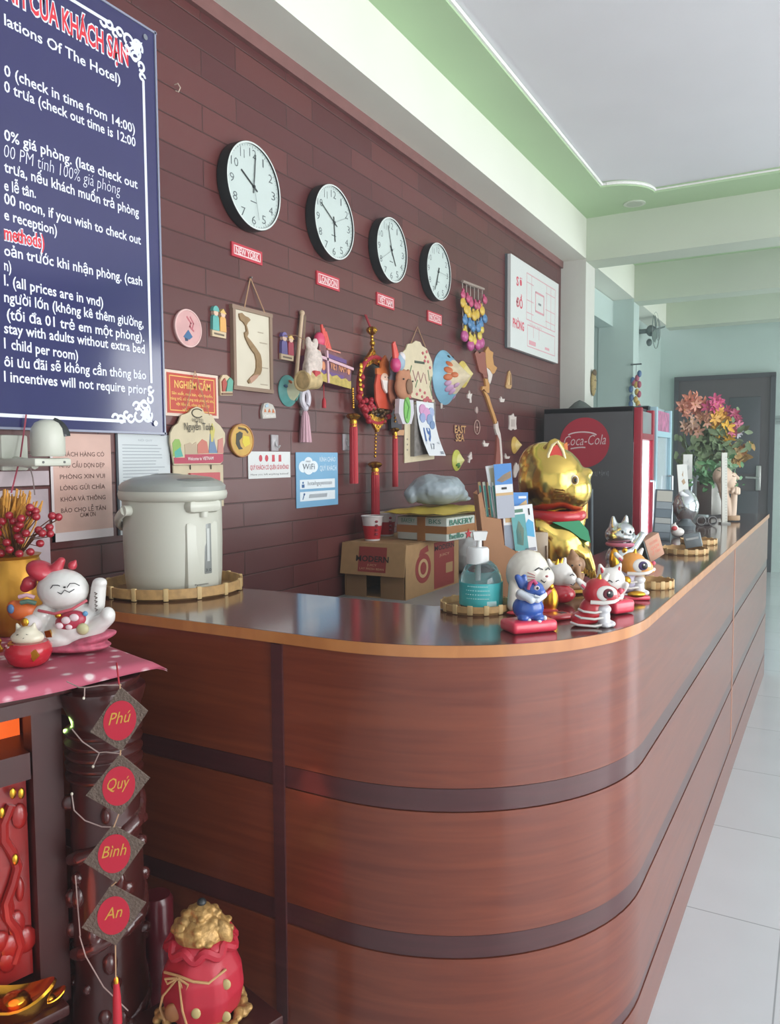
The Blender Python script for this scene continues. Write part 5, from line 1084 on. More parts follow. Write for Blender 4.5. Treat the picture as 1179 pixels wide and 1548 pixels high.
F.poly(mb, [(716, 820), (733, 820), (736, 807), (714, 807)], -8, 8); mb.build('pump_head', F.root)
mb = MB(); mb.use(mat('#c9cfce', 0.3)); F.lathe(mb, 724, [(3, 900), (3, 838), (7, 836), (7, 858)][:2], 12); mb.build('dip_tube', F.root)

# ---- white beckoning cat with gold bib
F = Fig('lucky_cat', 'big white beckoning cat with gold bib on a red stand behind the blue lion toy', 'figurine', (*(-0.5677, 1.6985), 1.0), (808, 925))
mb = MB(); F.e(mb, 797, 866, 0, 33, 36, 28); F.e(mb, 800, 897, -2, 30, 27, 24); F.e(mb, 812, 872, 8, 24, 22, 20)
for a in ((783, 838), (813, 838)):
    F.cap(mb, (a[0], a[1] + 12, 0), (a[0], a[1], 0), 10, 4)
F.cap(mb, (776, 880, 10), (774, 912, 14), 9, 10)
blob('ceramic_body', mb, mat('#d6d2c6', 0.25, coat=0.5), F.root, 0.0026, 4)
mb = MB(); mb.use(mat('#b5333c', 0.35)); F.cap(mb, (814, 848, 7), (813, 839, 4), 6, 2.5); F.cap(mb, (783, 848, 7), (783, 840, 4), 5, 2); mb.build('inner_ear', F.root)
mb = MB(); mb.use(M_black); F.tube(mb, [(803, 858, 27.5), (809, 854, 27), (815, 857, 25)], 0.9); F.tube(mb, [(820, 858, 23), (824, 855, 20), (827, 858, 18)], 0.9); F.tube(mb, [(812, 872, 29), (817, 876, 27.5), (821, 872, 25)], 0.8); F.tube(mb, [(821, 872, 25), (825, 875, 22), (829, 871, 18)], 0.8)
mb.use(mat('#b56a6c', 0.5)); F.e(mb, 821, 867, 26, 2.4, 1.6, 2)
for dv in (-3, 0, 3): F.tube(mb, [(803, 868 + dv, 29.5), (792, 866 + dv * 1.8, 28.5)], 0.6)
mb.build('face', F.root)
mb = MB(); mb.use(M_gold); F.e(mb, 829, 905, 12, 12, 22, 8); F.e(mb, 828, 884, 14, 6, 6, 6); mb.build('gold_medallion', F.root)
mb = MB(); mb.use(mat('#b93238', 0.4)); F.tube(mb, [(778, 893, 20), (795, 899, 26), (815, 898, 26), (828, 890, 16)], 3.5); mb.build('red_collar', F.root)
mb = MB(); mb.use(mat('#b8323a', 0.35)); mb.box(F.p(806, 921, 0), (66 * F.k, 8 * F.k, 52 * F.k), bev=0.004); F.e(mb, 772, 921.5, 24, 10, 3, 6); mb.build('red_stand', F.root)

# ---- blue lion toy on pink base
def base_toy(F, u, v, w, h, dp, m, ang=20):
    mb = MB(); mb.use(m); x, y, z = F.p(u, v, 0)
    mb.box((0, 0, 0), (w * F.k, h * F.k, dp * F.k), tr(x, y, z) @ roty(ang), bev=0.008, seg=3); mb.build('solar_base', F.root)
    mb = MB(); mb.use(M_black); mb.box((w * 0.22 * F.k, h * 0.5 * F.k, -dp * 0.02 * F.k), (w * 0.24 * F.k, 0.0015, dp * 0.3 * F.k), tr(x, y, z) @ roty(ang)); mb.build('solar_cell', F.root)
F = Fig('lion_toy', 'blue and white lion dance bobble toy on a bright pink base', 'figurine', (*(-0.5164, 1.508), 1.0), (799, 957))
base_toy(F, 799, 948, 76, 18, 46, M_rose)
mb = MB(); F.e(mb, 798, 922, 0, 24, 20, 18); F.e(mb, 801, 908, 0, 18, 14, 14); F.e(mb, 812, 936, 6, 10, 7, 12); F.e(mb, 790, 936, 8, 10, 6, 10)
blob('trousers', mb, M_blu, F.root, 0.0022, 3)
mb = MB(); F.e(mb, 799, 903, 4, 21, 10, 14); F.cap(mb, (784, 898, 10), (799, 907, 20), 6, 6); F.cap(mb, (819, 901, 10), (808, 907, 20), 6, 5)
F.e(mb, 797, 939, 12, 4, 4, 5); F.e(mb, 812, 940, 14, 4, 4, 5); F.e(mb, 821, 936, 10, 4, 4, 5); blob('white_fur', mb, mat('#ccd3da', 0.5), F.root, 0.0022, 2)
mb = MB(); F.e(mb, 805, 891, 8, 15, 11, 13); F.e(mb, 812, 896, 12, 10, 8, 10); F.cap(mb, (788, 888, 2), (782, 876, 0), 6, 5); F.cap(mb, (792, 884, 0), (792, 875, 0), 5, 4); blob('lion_head', mb, M_blu, F.root, 0.002, 3)
mb = MB(); mb.use(mat('#c04a74', 0.35)); F.tube(mb, [(796, 892, 16), (798, 882, 16), (803, 879, 17), (807, 884, 19)], 3.2, 8); mb.use(mat('#d4c7cf', 0.4)); F.e(mb, 807, 889, 20, 4.5, 3.6, 3); mb.use(M_black); F.e(mb, 808, 889, 22.5, 2.2, 2.2, 1.5); mb.use(mat('#d8dfe6', 0.4)); F.tube(mb, [(804, 900, 22), (811, 902, 24), (819, 898, 20)], 1.6); mb.build('face_trim', F.root)

# ---- white sheep-like cup figure, golden deity figure, red tissue pack behind
F = Fig('sheep_figurine', 'round white animal head figurine with little gold horns on a red cloth body', 'figurine', (*(-0.5496, 1.8271), 1.0), (845, 912))
mb = MB(); F.e(mb, 846, 868, 0, 20, 19, 17); F.e(mb, 856, 873, 6, 14, 12, 13); F.cap(mb, (832, 856, 0), (828, 846, 2), 6, 3); F.cap(mb, (852, 853, -4), (854, 845, -4), 5, 3); blob('ceramic_head', mb, M_cer, F.root, 0.0024, 3)
mb = MB(); mb.use(M_gold); F.cap(mb, (840, 853, 4), (842, 845, 4), 3.5, 1.5); F.cap(mb, (846, 852, 2), (849, 844, 2), 3.5, 1.5); mb.build('horn', F.root)
mb = MB(); mb.use(M_black); F.tube(mb, [(857, 867, 19), (861, 865, 17), (864, 868, 14)], 0.8); F.tube(mb, [(858, 880, 19), (862, 882, 17), (865, 879, 15)], 0.7); mb.build('face', F.root)
mb = MB(); F.e(mb, 848, 898, 0, 22, 14, 16); F.e(mb, 846, 888, 0, 15, 8, 12); blob('red_body', mb, M_lacq, F.root, 0.0024, 2)
F = Fig('deity_figurine', 'seated tan elephant headed deity figurine in front of the gold cat', 'figurine', (*(-0.5585, 1.9902), 1.0), (868, 900))
mb = MB(); F.e(mb, 866, 858, 0, 13, 13, 11); F.e(mb, 858, 858, -2, 10, 12, 4); F.e(mb, 876, 858, -2, 9, 12, 4); F.cap(mb, (866, 848, 0), (864, 836, 0), 9, 3); F.cap(mb, (870, 862, 10), (872, 878, 12), 5, 3.5); F.e(mb, 866, 878, 0, 15, 13, 11); F.e(mb, 866, 889, 4, 19, 7, 13); F.cap(mb, (854, 872, 6), (860, 882, 12), 4, 3.5); F.cap(mb, (878, 872, 6), (874, 881, 12), 4, 3.5)
blob('carved_body', mb, mat('#a27a58', 0.45, var=0.12), F.root, 0.002, 2)
mb = MB(); mb.use(mat('#b58a3a', 0.3, 0.8)); F.lathe(mb, 866, [(16, 900), (20, 897), (17, 893)], 24); F.e(mb, 866, 874, 11, 5, 2, 3); mb.use(M_black); F.e(mb, 862, 857, 11, 1.6, 1.6, 1); F.e(mb, 873, 857, 9, 1.6, 1.6, 1); mb.build('lotus_seat', F.root)
F = Fig('gold_dish', 'small red solar toy base with dark cell between the lion toys', 'toy base', (*(-0.5005, 1.65), 1.0), (842, 937))
base_toy(F, 842, 933, 46, 8, 34, mat('#b5222c', 0.3, coat=0.4), 25)

# ---- red lion sitting, orange lion, small white cat
def lion(label, u, v, s, mA, mB_, eye, loc, lean=1):
    F = Fig('lion_figurine', label, 'figurine', (*loc, 1.0), (0, 0)); F.k *= s
    mb = MB(); F.e(mb, -4, -24, 0, 20, 22, 16); F.e(mb, -14, -12, -4, 22, 12, 16); F.e(mb, -20, -6, -2, 16, 7, 12); blob('caped_body', mb, mA, F.root, 0.0022, 3)
    mb = MB(); mb.use(M_cer); 
    for q, w in ((-30, 17), (-20, 22), (-9, 29)): F.tube(mb, [(-8 - w, q + 3, 2), (-8 - w * 0.7, q + 5, 12), (-4, q + 6, 18), (10, q + 4, 16), (16, q, 8)], 1.9, 8)
    mb.build('white_trim', F.root)
    mb = MB(); F.e(mb, 12, -16, 6, 11, 16, 12); F.e(mb, 14, -4, 10, 10, 5, 12); F.e(mb, 24, -5, 8, 7, 5, 10); F.e(mb, 12, -28, 8, 12, 8, 12); blob('white_front', mb, mat('#cfcfd2', 0.35), F.root, 0.0022, 2)
    mb = MB(); F.e(mb, 4, -54, 2, 23, 22, 20); F.e(mb, 18, -50, 8, 19, 15, 16); F.e(mb, 20, -44, 8, 21, 6, 15); blob('lion_head', mb, mB_, F.root, 0.0022, 3)
    mb = MB(); mb.use(M_cer); F.e(mb, 13, -54, 19, 17, 12, 5); F.tube(mb, [(-10, -40, 16), (8, -40, 22), (24, -42, 22), (38, -47, 12)], 3.2, 8); F.cap(mb, (-16, -62, 2), (-26, -72, 2), 6, 4); F.cap(mb, (16, -73, 0), (20, -80, 0), 5, 3); mb.build('brow_and_lip', F.root)
    mb = MB(); mb.use(mat(eye, 0.3)); F.e(mb, 15, -54, 23, 8.5, 8, 3); mb.use(M_black); F.e(mb, 17, -54, 25, 5.5, 5.5, 2.5); mb.use(M_cer); F.e(mb, 15, -56.5, 27.2, 1.7, 1.7, 1); mb.use(mat('#c9566a', 0.4)); F.e(mb, 37, -57, 10, 4, 4, 4); F.tube(mb, [(-22, -66, 7), (-17, -61, 8)], 2.2); mb.build('eye', F.root)
    mb = MB(); mb.use(M_gold); F.cap(mb, (6, -74, 4), (7, -80, 4), 4, 2); mb.build('gold_horn', F.root)
    return F
lion('red and white lion dance figurine sitting nearest the counter edge', 0, 0, 0.97, mat('#b3242f', 0.3, coat=0.4), mat('#b3242f', 0.3, coat=0.4), '#6a2430', (-0.4101, 1.6129))
F = lion('orange and white lion dance figurine on a red block', 0, 0, 0.86, mat('#b9b3c6', 0.35), mat('#d9923f', 0.3, coat=0.4), '#4a3a66', (-0.4125, 1.9675))
mb = MB(); mb.use(M_rose); mb.box(F.p(2, 3, 0), (56 * F.k, 8 * F.k, 40 * F.k), roty(0), bev=0.004); mb.build('red_block', F.root); F.root.location.z += 7 * F.k
mb = MB(); mb.use(M_gold); F.e(mb, -12, -28, 18, 8, 8, 7); F.e(mb, 6, -4, 18, 16, 6, 8); mb.build('gold_ingot', F.root)
F = Fig('lucky_cat', 'small white cat figurine with red scarf on a pink block between the two lions', 'figurine', (*(-0.409, 1.7716), 1.0), (926, 930))
base_toy(F, 932, 919, 42, 20, 36, M_rose, 30)
mb = MB(); F.e(mb, 922, 880, 0, 22, 19, 18); F.e(mb, 925, 902, 0, 18, 16, 15); F.cap(mb, (909, 868, 0), (906, 858, 0), 7, 3); F.cap(mb, (932, 866, -2), (937, 857, -2), 7, 3); F.cap(mb, (938, 896, 8), (942, 886, 12), 5, 5); blob('ceramic_body', mb, M_cer, F.root, 0.0024, 3)
mb = MB(); mb.use(mat('#b9333c', 0.4)); F.tube(mb, [(906, 893, 12), (918, 898, 19), (932, 897, 18), (941, 891, 10)], 2.6, 8); F.cap(mb, (932, 868, 4), (935, 861, 2), 3.5, 1.5); F.cap(mb, (909, 869, 5), (907, 862, 4), 3.5, 1.5); mb.build('red_scarf', F.root)
mb = MB(); mb.use(M_black); F.tube(mb, [(925, 880, 18), (929, 878, 17), (933, 881, 14)], 0.8); F.tube(mb, [(912, 880, 17), (916, 878, 18), (920, 881, 18)], 0.8); mb.build('face', F.root)
tray('bamboo tray at the counter edge right of the orange lion', *(-0.3976, 2.1781), 0.056, 0.02)

# ---- tall gold beckoning cat
F = Fig('gold_lucky_cat', 'tall shiny gold beckoning cat with red collar and green bib', 'statue', (*(-0.6717, 2.2111), 1.0), (842, 876))
mb = MB(); F.e(mb, 832, 728, 0, 50, 52, 46); F.e(mb, 856, 742, 10, 34, 34, 34); F.e(mb, 868, 724, 6, 22, 18, 20); F.e(mb, 822, 704, -4, 38, 34, 36); F.e(mb, 884, 717, 6, 9, 8, 9)
F.e(mb, 832, 694, 22, 18, 29, 8); F.e(mb, 851, 690, -20, 10, 21, 8)
blob('head', mb, M_gchr, F.root, 0.005, 6)
mb = MB(); F.e(mb, 842, 826, 0, 50, 50, 46); F.e(mb, 838, 855, 0, 52, 21, 46); F.e(mb, 826, 808, 0, 36, 34, 36); F.cap(mb, (812, 800, 22), (872, 838, 30), 20, 15); F.cap(mb, (872, 838, 30), (882, 859, 26), 15, 12); F.e(mb, 838, 864, 8, 50, 9, 40)
blob('body', mb, M_gchr, F.root, 0.005, 6)
mb = MB(); F.cap(mb, (872, 806, -10), (880, 776, -8), 12, 9); F.cap(mb, (880, 776, -8), (879, 762, -6), 9, 9); blob('raised_paw', mb, M_gchr, F.root, 0.004, 4)
mb = MB(); mb.use(mat('#c23226', 0.35)); F.poly(mb, [(823, 715), (823, 692), (828, 679), (834, 675), (841, 687), (845, 703), (836, 711)], 26, 31.5); mb.build('inner_ear', F.root)
mb = MB(); mb.use(mat('#e0cfa2', 0.35)); F.tube(mb, [(821, 718, 31), (821, 690, 31), (827, 676, 31), (834, 671, 31), (842, 684, 31), (847, 702, 31)], 2.2, 8); mb.use(mat('#c9713a', 0.35)); F.poly(mb, [(853, 700), (853, 674), (858, 671), (860, 700)], -24, -10); mb.build('ear_rim', F.root)
mb = MB(); mb.use(mat('#e2dccb', 0.3)); F.e(mb, 857, 727, 40, 6.5, 8, 4); mb.use(mat('#7a5e2c', 0.3)); F.e(mb, 857.5, 727, 42.5, 4.6, 5.8, 2.5); mb.use(M_black); F.e(mb, 858, 727, 44.5, 2.2, 3.4, 1.5); mb.build('eye', F.root)
mb = MB(); mb.use(mat('#7b5a24', 0.3, 0.8)); F.tube(mb, [(862, 752, 40), (872, 758, 32), (884, 750, 20)], 1.4, 6); 
for i in range(3): F.tube(mb, [(842, 742 + i * 5, 46), (828, 740 + i * 7, 46)], 0.9, 5)
mb.build('mouth_and_whiskers', F.root)
mb = MB(); mb.use(mat('#b3232e', 0.3, coat=0.3)); ring = [F.p(840 + 36 * cos(a), 779 + 2 * sin(a), 34 * sin(a)) for a in [2 * pi * i / 32 for i in range(32)]]; mb.tube(ring, 8.5 * F.k, 12, True); mb.build('red_collar', F.root)
mb = MB(); mb.use(mat('#2f8f63', 0.4)); F.poly(mb, [(826, 788), (866, 786), (878, 800), (882, 818), (868, 812), (852, 800)], 26, 40); mb.build('green_bib', F.root)
mb = MB(); mb.use(mat('#b8903a', 0.3, 1.0))
for i in range(9): F.tube(mb, [(846 + i * 5, 812 + i * 5, 40 - i), (856 + i * 4.4, 830 + i * 5, 42 - i), (862 + i * 3.4, 852 + i * 3, 40 - i)], 2.2, 6)
mb.build('coin_ribs', F.root)
mb = MB(); mb.use(mat('#b99055', 0.4, 0.3)); F.poly(mb, [(880, 745), (888, 745), (888, 786), (880, 786)], -8, -2); mb.build('tag', F.root)

# ---- brochure rack
F = Fig('brochure_rack', 'tan cardboard stepped rack standing behind the sanitizer', 'rack', (*(-0.7111, 1.9124), 1.0), (768, 900))
M_rack = mat('#a87a58', 0.65, var=0.04)
outl = [(736, 900), (719, 750), (724, 746), (731, 784), (752, 787), (757, 824), (775, 834), (800, 842), (804, 900)]
mb = MB(); mb.use(M_rack)
for d0, d1 in ((-34, -31), (28, 31)): F.poly(mb, outl, d0, d1)
for a, b_ in (((736, 900), (719, 750)), ((752, 787), (757, 824)), ((800, 842), (804, 900)), ((731, 784), (752, 787)), ((775, 834), (800, 842)), ((736, 900), (804, 900))):
    A, B = F.p(*a), F.p(*b_); v = Vector((B[0] - A[0], B[1] - A[1])); n = Vector((-v.y, v.x)).normalized() * 0.0015
    mb.prism([(A[0] + n.x, A[1] + n.y), (B[0] + n.x, B[1] + n.y), (B[0] - n.x, B[1] - n.y), (A[0] - n.x, A[1] - n.y)], -32 * F.k, 29 * F.k)
mb.build('rack_body', F.root)
rk = F
def leaflet(label, u0, v0, u1, v1, w, h, d, m, m2, art):
    """one brochure standing in the rack: foot at (u0,v0), leaning so that its head is at (u1,v1)"""
    x, y, z = rk.p(u0, v0, d); M = rk.root.matrix_basis @ Vector((x, y, z))
    t = thing('brochure', label, 'brochure', M, (90, 0, 29.04 + 4), 'tourist brochures in the rack')
    ang = math.degrees(math.atan2(u1 - u0, v0 - v1)); t.rotation_euler.rotate_axis('Z', radians(-ang))
    mb = MB(); mb.use(m); mb.box((w * rk.k / 2, h * rk.k / 2, 0), (w * rk.k, h * rk.k, 0.006)); mb.build('sheets', t)
    if art:
        mb = MB(); k = rk.k
        for pts, mm in art: mb.use(mm); mb.prism([(a * w * k, b_ * h * k) for a, b_ in pts], 0.0031, 0.0036)
        mb.build('cover_print', t)
    return t
R4 = lambda a, b_, c_, d_: [(a, b_), (c_, b_), (c_, d_), (a, d_)]
m_sky, m_lb, m_sand, m_teal, m_pw = mat('#4f86c4', 0.35), mat('#7fb0d4', 0.35), mat('#c9a878', 0.4), mat('#2f7f78', 0.35), mat('#dcdedf', 0.4)
for i in range(4):
    leaflet(('leftmost thin green edged brochure in the rack', 'second green edged brochure from the rack back', 'third green edged brochure from the rack back', 'fourth green edged brochure from the rack back')[i], 727 + i * 6.2, 784, 721 + i * 6.2, 733, 4, 52, 8 + i * 4, mat(('#a5895e', '#b8bfae', '#a5895e', '#b4bdb6')[i], 0.5), None, [(R4(0.2, 0, 0.9, 0.9), m_teal)])
leaflet('white brochure standing behind the topmost blue one', 744, 786, 731, 709, 22, 78, 16, m_pw, None, [(R4(0.1, 0.05, 0.5, 0.6), mat('#8fa2b8', 0.4)), (R4(0.2, 0.6, 0.9, 0.95), mat('#b9b59a', 0.4))])
leaflet('topmost brochure with blue sky and pale round picture', 748, 786, 742, 707, 26, 48 + 32, 24, m_pw, None, [(R4(0, 0.62, 1, 1), m_sky), ([(0.1, 0.7), (0.5, 0.8), (0.95, 0.86), (0.95, 0.74), (0.4, 0.66)], m_sand), (R4(0, 0.42, 1, 0.47), m_sand), (R4(0, 0, 1, 0.42), mat('#a9adb8', 0.4)), (R4(0.35, 0.53, 0.65, 0.57), M_black)])
leaflet('narrow pale brochure in the middle step', 760, 832, 755, 752, 14, 80, 20, m_pw, None, [(R4(0.2, 0.5, 0.8, 0.9), m_sand), (R4(0, 0, 1, 0.45), mat('#8d97a5', 0.4))])
leaflet('blue brochure in the middle step behind the lowest one', 770, 838, 769, 748, 26, 90, 12, m_sky, None, [([(0.3, 0.75), (0.9, 0.88), (0.95, 0.8), (0.4, 0.68)], m_sand), (R4(0.45, 0.9, 0.9, 0.94), m_pw), (R4(0, 0, 1, 0.6), m_lb)])
leaflet('lowest brochure with blue lake map facing the room', 775, 838, 767, 771, 33, 70, 22, m_pw, None, [(R4(0, 0.05, 0.62, 0.82), mat('#5f9fa0', 0.4)), ([(0.62, 0.35), (0.95, 0.3), (0.95, 0.62), (0.75, 0.7), (0.6, 0.6)], mat('#58a8d0', 0.4)), ([(0.12, 0.2), (0.4, 0.15), (0.5, 0.5), (0.3, 0.7), (0.15, 0.5)], mat('#b9bd9c', 0.4)), (R4(0.05, 0.86, 0.55, 0.93), mat('#5a7f6a', 0.5)), (R4(0.78, 0.78, 0.85, 0.92), M_black), (R4(0.45, 0.02, 0.95, 0.09), mat('#8d8d98', 0.5))])
F = Fig('frosted_box', 'translucent pale box leaning beside the brochure rack and gold cat', 'box', (*(-0.6848, 2.07), 1.0), (812, 886))
mb = MB(); mb.use(mat('#a79680', 0.35, var=0.05)); mb.box(F.p(812, 846, 0), (30 * F.k, 40 * F.k * 2, 12 * F.k), rotz(0), bev=0.003); mb.build('panel', F.root); mb = MB(); mb.use(mat('#6f5a48', 0.5)); F.tube(mb, [(824, 826, 7), (826, 880, 7)], 1.2); mb.build('dark_edge', F.root)

# ---- silver cat, kraft sign block, stand-up poster
F = Fig('silver_lucky_cat', 'chrome silver beckoning cat with pink collar, raising a paw', 'statue', (*(-0.5318, 2.3999), 1.0), (938, 870))
mb = MB(); F.e(mb, 936, 812, 0, 22, 17, 20); F.e(mb, 940, 806, 6, 16, 13, 15); F.e(mb, 940, 848, 0, 25, 24, 22); F.cap(mb, (926, 798, 2), (925, 786, 2), 7, 3); F.cap(mb, (944, 796, -2), (946, 785, -2), 6, 3); F.cap(mb, (952, 834, 8), (966, 812, 10), 8, 6); F.e(mb, 940, 862, 6, 27, 9, 22)
blob('chrome_body', mb, M_silv, F.root, 0.0032, 4)
mb = MB(); mb.use(mat('#b5647a', 0.35)); ring = [F.p(938 + 20 * cos(a), 826, 18 * sin(a)) for a in [2 * pi * i / 24 for i in range(24)]]; mb.tube(ring, 3 * F.k, 8, True); mb.build('pink_collar', F.root)
mb = MB(); mb.use(M_gold); F.e(mb, 924, 848, 16, 8, 18, 6); F.e(mb, 938, 833, 19, 4, 4, 4); mb.build('gold_plate', F.root)
mb = MB(); mb.use(M_black); F.e(mb, 934, 806, 20, 2, 2.4, 1.5); F.e(mb, 946, 806, 20, 2, 2.4, 1.5); mb.build('eye', F.root)
F = Fig('sign_block', 'small pinkish kraft sign block tilted back beside the silver cat', 'sign', (*(-0.501, 2.7249), 1.0), (985, 850))
T = tr(*F.p(984, 829, 0)) @ roty(28) @ rotz(22)
mb = MB(); mb.use(mat('#b58a72', 0.6, var=0.04)); mb.box((0, 0, 0), (31 * F.k, 36 * F.k, 14 * F.k), T, bev=0.002); mb.build('block', F.root)
mb = MB(); mb.use(mat('#4a5452', 0.5)); mb.box((-16.5 * F.k, 0, -2 * F.k), (2 * F.k, 36 * F.k, 16 * F.k), T); mb.build('dark_side', F.root)
mb = MB(); mb.use(mat('#c96a55', 0.5)); 
for i, s in enumerate(("VUI LÒNG", "GỌI", "LỄ TÂN")): mb.text(s, (-9 * F.k, (7 - i * 8) * F.k), (9 * F.k, (7 - i * 8) * F.k), 4.5 * F.k, 7.2 * F.k, T, bold=0.02)
mb.build('lettering', F.root)
F = Fig('poster_stand', 'upright striped grey poster stand between the glowing fridge and the bird ornament', 'stand', (*(-0.5898, 3.4506), 1.0), (1002, 818))
T = tr(*F.p(1001, 780, 0)) @ rotz(-3) @ roty(-20) @ rotx(-6)
mb = MB(); mb.use(mat('#56626a', 0.4)); mb.box((0, 0, 0), (26 * F.k, 76 * F.k, 4 * F.k), T); mb.box((0, -30 * F.k, -8 * F.k), (20 * F.k, 10 * F.k, 14 * F.k), T); mb.build('board', F.root)
mb = MB()
for v, h, m in ((28, 16, '#b9b9ae'), (14, 10, '#8f9aa0'), (2, 12, '#6d7b84'), (-9, 8, '#a9aeab'), (-20, 12, '#8b979d'), (-31, 8, '#737f87')): mb.use(mat(m, 0.5)); mb.box((1 * F.k, v * F.k, 2.2 * F.k), (22 * F.k, h * F.k, 0.8 * F.k), T)
mb.build('printed_panels', F.root)

# ---- far end of the counter
tray('far bamboo tray holding a grey card box', *(-0.4385, 3.0043), 0.083, 0.02)
tray('farther small bamboo tray partly behind the grey card box', *(-0.4344, 3.3531), 0.07, 0.02)
F = Fig('card_box', 'small grey card box leaning in the far bamboo tray', 'box', (*(-0.4188, 3.0594), 1.008), (1046, 836))
T = tr(*F.p(1047, 822, 0)) @ rotz(14) @ roty(-24); mb = MB(); mb.use(mat('#7a8489', 0.45)); mb.box((0, 0, 0), (24 * F.k, 20 * F.k, 12 * F.k), T, bev=0.002); mb.build('box_body', F.root); mb = MB(); mb.use(mat('#b5bcbe', 0.4)); mb.box((0, 4 * F.k, 6.3 * F.k), (18 * F.k, 3 * F.k, 0.8 * F.k), T); mb.build('label', F.root)
F = Fig('bird_ornament', 'small white hen ornament with red face', 'ornament', (*(-0.5582, 3.5902), 1.0), (1022, 815))
mb = MB(); F.e(mb, 1024, 807, 0, 10, 7, 8); F.e(mb, 1018, 801, 2, 6, 6, 5); F.cap(mb, (1019, 797, 1), (1020, 793, 1), 2.5, 1); blob('body', mb, M_cer, F.root, 0.0024, 2)
mb = MB(); mb.use(mat('#bb3a40', 0.4)); F.e(mb, 1017, 801, 6, 4.5, 3.5, 2.5); F.cap(mb, (1012, 803, 2), (1008, 804, 2), 2, 0.8); mb.build('red_face', F.root)
F = Fig('glass_ornament', 'silvery glass globe ornament on a dark foot beside the poster stand', 'ornament', (*(-0.581, 4.0072), 1.0), (1036, 802))
mb = MB(); mb.use(mat('#d5dcde', 0.1, 0.92, var=0.12, bump=0.15, scale=14)); F.lathe(mb, 1036, [(8, 790), (12, 786), (18, 776), (19, 764), (15, 753), (8, 746), (4, 742)], 28); mb.build('globe', F.root)
mb = MB(); mb.use(mat('#5b6468', 0.35)); F.lathe(mb, 1036, [(14, 802), (15, 796), (10, 791), (8, 788)], 24); mb.build('foot', F.root)
mb = MB(); mb.use(mat('#dfe4e6', 0.15)); F.cap(mb, (1026, 748, 8), (1040, 756, 12), 4, 3); F.cap(mb, (1044, 750, 4), (1050, 762, 6), 3, 3); mb.build('crystal', F.root)
for nm, lab, u, v0, v1, w, lean, m2, loc in (('standing_tag', 'white card with brown swirl standing in front of the globe', 1027, 702, 752, 15, 5, '#a58a6a', (-0.6212, 4.1525)), ('standing_tag', 'plain white card standing behind the globe', 1048, 687, 725, 14, 0, '#b9c0bd', (-0.6353, 4.6164))):
    F = Fig(nm, lab, 'card', (*loc, 1.0), (u, 796 if lean else 786), group='white standing cards')
    mb = MB(); mb.use(mat('#cfd3ce', 0.5)); T = tr(*F.p(u, (v0 + v1) / 2, 2 if lean else -22)) @ rotz(lean); mb.box((0, 0, 0), (w * F.k, (v1 - v0) * F.k, 0.006), T); mb.build('card', F.root)
    mb = MB(); mb.use(mat(m2, 0.5)); mb.prism([(-0.008, 0.0), (0.006, 0.012), (0.012, -0.01), (0.0, -0.02)], 0.0031, 0.0036, T); mb.prism([(-0.004, 0.03), (0.004, 0.05), (0.002, 0.02)], 0.0031, 0.0036, T); mb.build('print', F.root)
    mb = MB(); mb.use(mat('#8d9294', 0.4)); F.tube(mb, [(u, v1 - 4, 0 if lean else -24), (u + 2, 796 if lean else 786, 0 if lean else -24)], 1.6); F.lathe(mb, u + 2, [(7, 796 if lean else 786), (6, 793 if lean else 783)], 16, 0 if lean else -24); mb.build('stand', F.root)
F = Fig('square_planter', 'square brushed grey planter full of green leaves', 'planter', (*(-0.5746, 4.9178), 1.0), (1074, 785))
T = tr(*F.p(1077, 757, -8)) @ roty(28)
mb = MB(); mb.use(mat('#8d8d88', 0.35, 0.5, var=0.05)); mb.box((0, 0, 0), (30 * F.k, 50 * F.k, 28 * F.k), T, bev=0.003); mb.build('pot', F.root)
random.seed(12)
def leafy(F, n, u0, u1, v0, v1, dd, m, size, name, seed):
    random.seed(seed); mb = MB(); mb.use(m)
    for i in range(n):
        u, v = random.gauss((u0 + u1) / 2, (u1 - u0) / 4.2), random.gauss((v0 + v1) / 2, (v1 - v0) / 4.2); d = random.uniform(-dd, dd)
        T = tr(*F.p(u, v, d)) @ rotz(random.uniform(0, 360)) @ rotx(random.uniform(-60, 60)) @ roty(random.uniform(-60, 60)); s = size * F.k * random.uniform(0.7, 1.3)
        mb.add([(0, -s, 0), (s * 0.5, -s * 0.2, s * 0.12), (s * 0.35, s * 0.5, 0.1 * s), (0, s, 0), (-s * 0.35, s * 0.5, 0.1 * s), (-s * 0.5, -s * 0.2, s * 0.12)], [(0, 1, 2, 3), (0, 3, 4, 5)], T)
    return mb.build(name, F.root)
leafy(F, 150, 1040, 1110, 703, 745, 20, mat('#5f8f62', 0.5, var=0.2), 6, 'green_leaves', 4)
mb = MB(); mb.use(mat('#4f7048', 0.6)); random.seed(2)
for i in range(9): F.tube(mb, [(1077 + random.uniform(-10, 10), 742, -8), (1072 + random.uniform(-28, 28), 718, random.uniform(-14, 10))], 1.2, 5)
mb.build('stem', F.root)
F = Fig('flower_bouquet', 'big bouquet of pink, orange and yellow lilies in a tall vase near the far door', 'flowers', (*(-0.6458, 5.2568), 1.0), (1066, 780))
mb = MB(); mb.use(mat('#9fb0b0', 0.2)); F.lathe(mb, 1064, [(13, 780), (15, 776), (13, 756), (11, 735), (15, 722)], 24, -20); mb.build('vase', F.root)
mb = MB(); mb.use(mat('#5f7a50', 0.6)); random.seed(6)
for i in range(16): F.tube(mb, [(1064 + random.uniform(-6, 6), 725, -20), (1066 + random.uniform(-20, 20), 700, random.uniform(-30, -8)), (1070 + random.uniform(-46, 46), random.uniform(620, 690), random.uniform(-38, 6))], 1.1, 5)
mb.build('stem', F.root)
leafy(F, 190, 1030, 1122, 640, 716, 24, mat('#6f8460', 0.55, var=0.25), 8, 'foliage', 9)
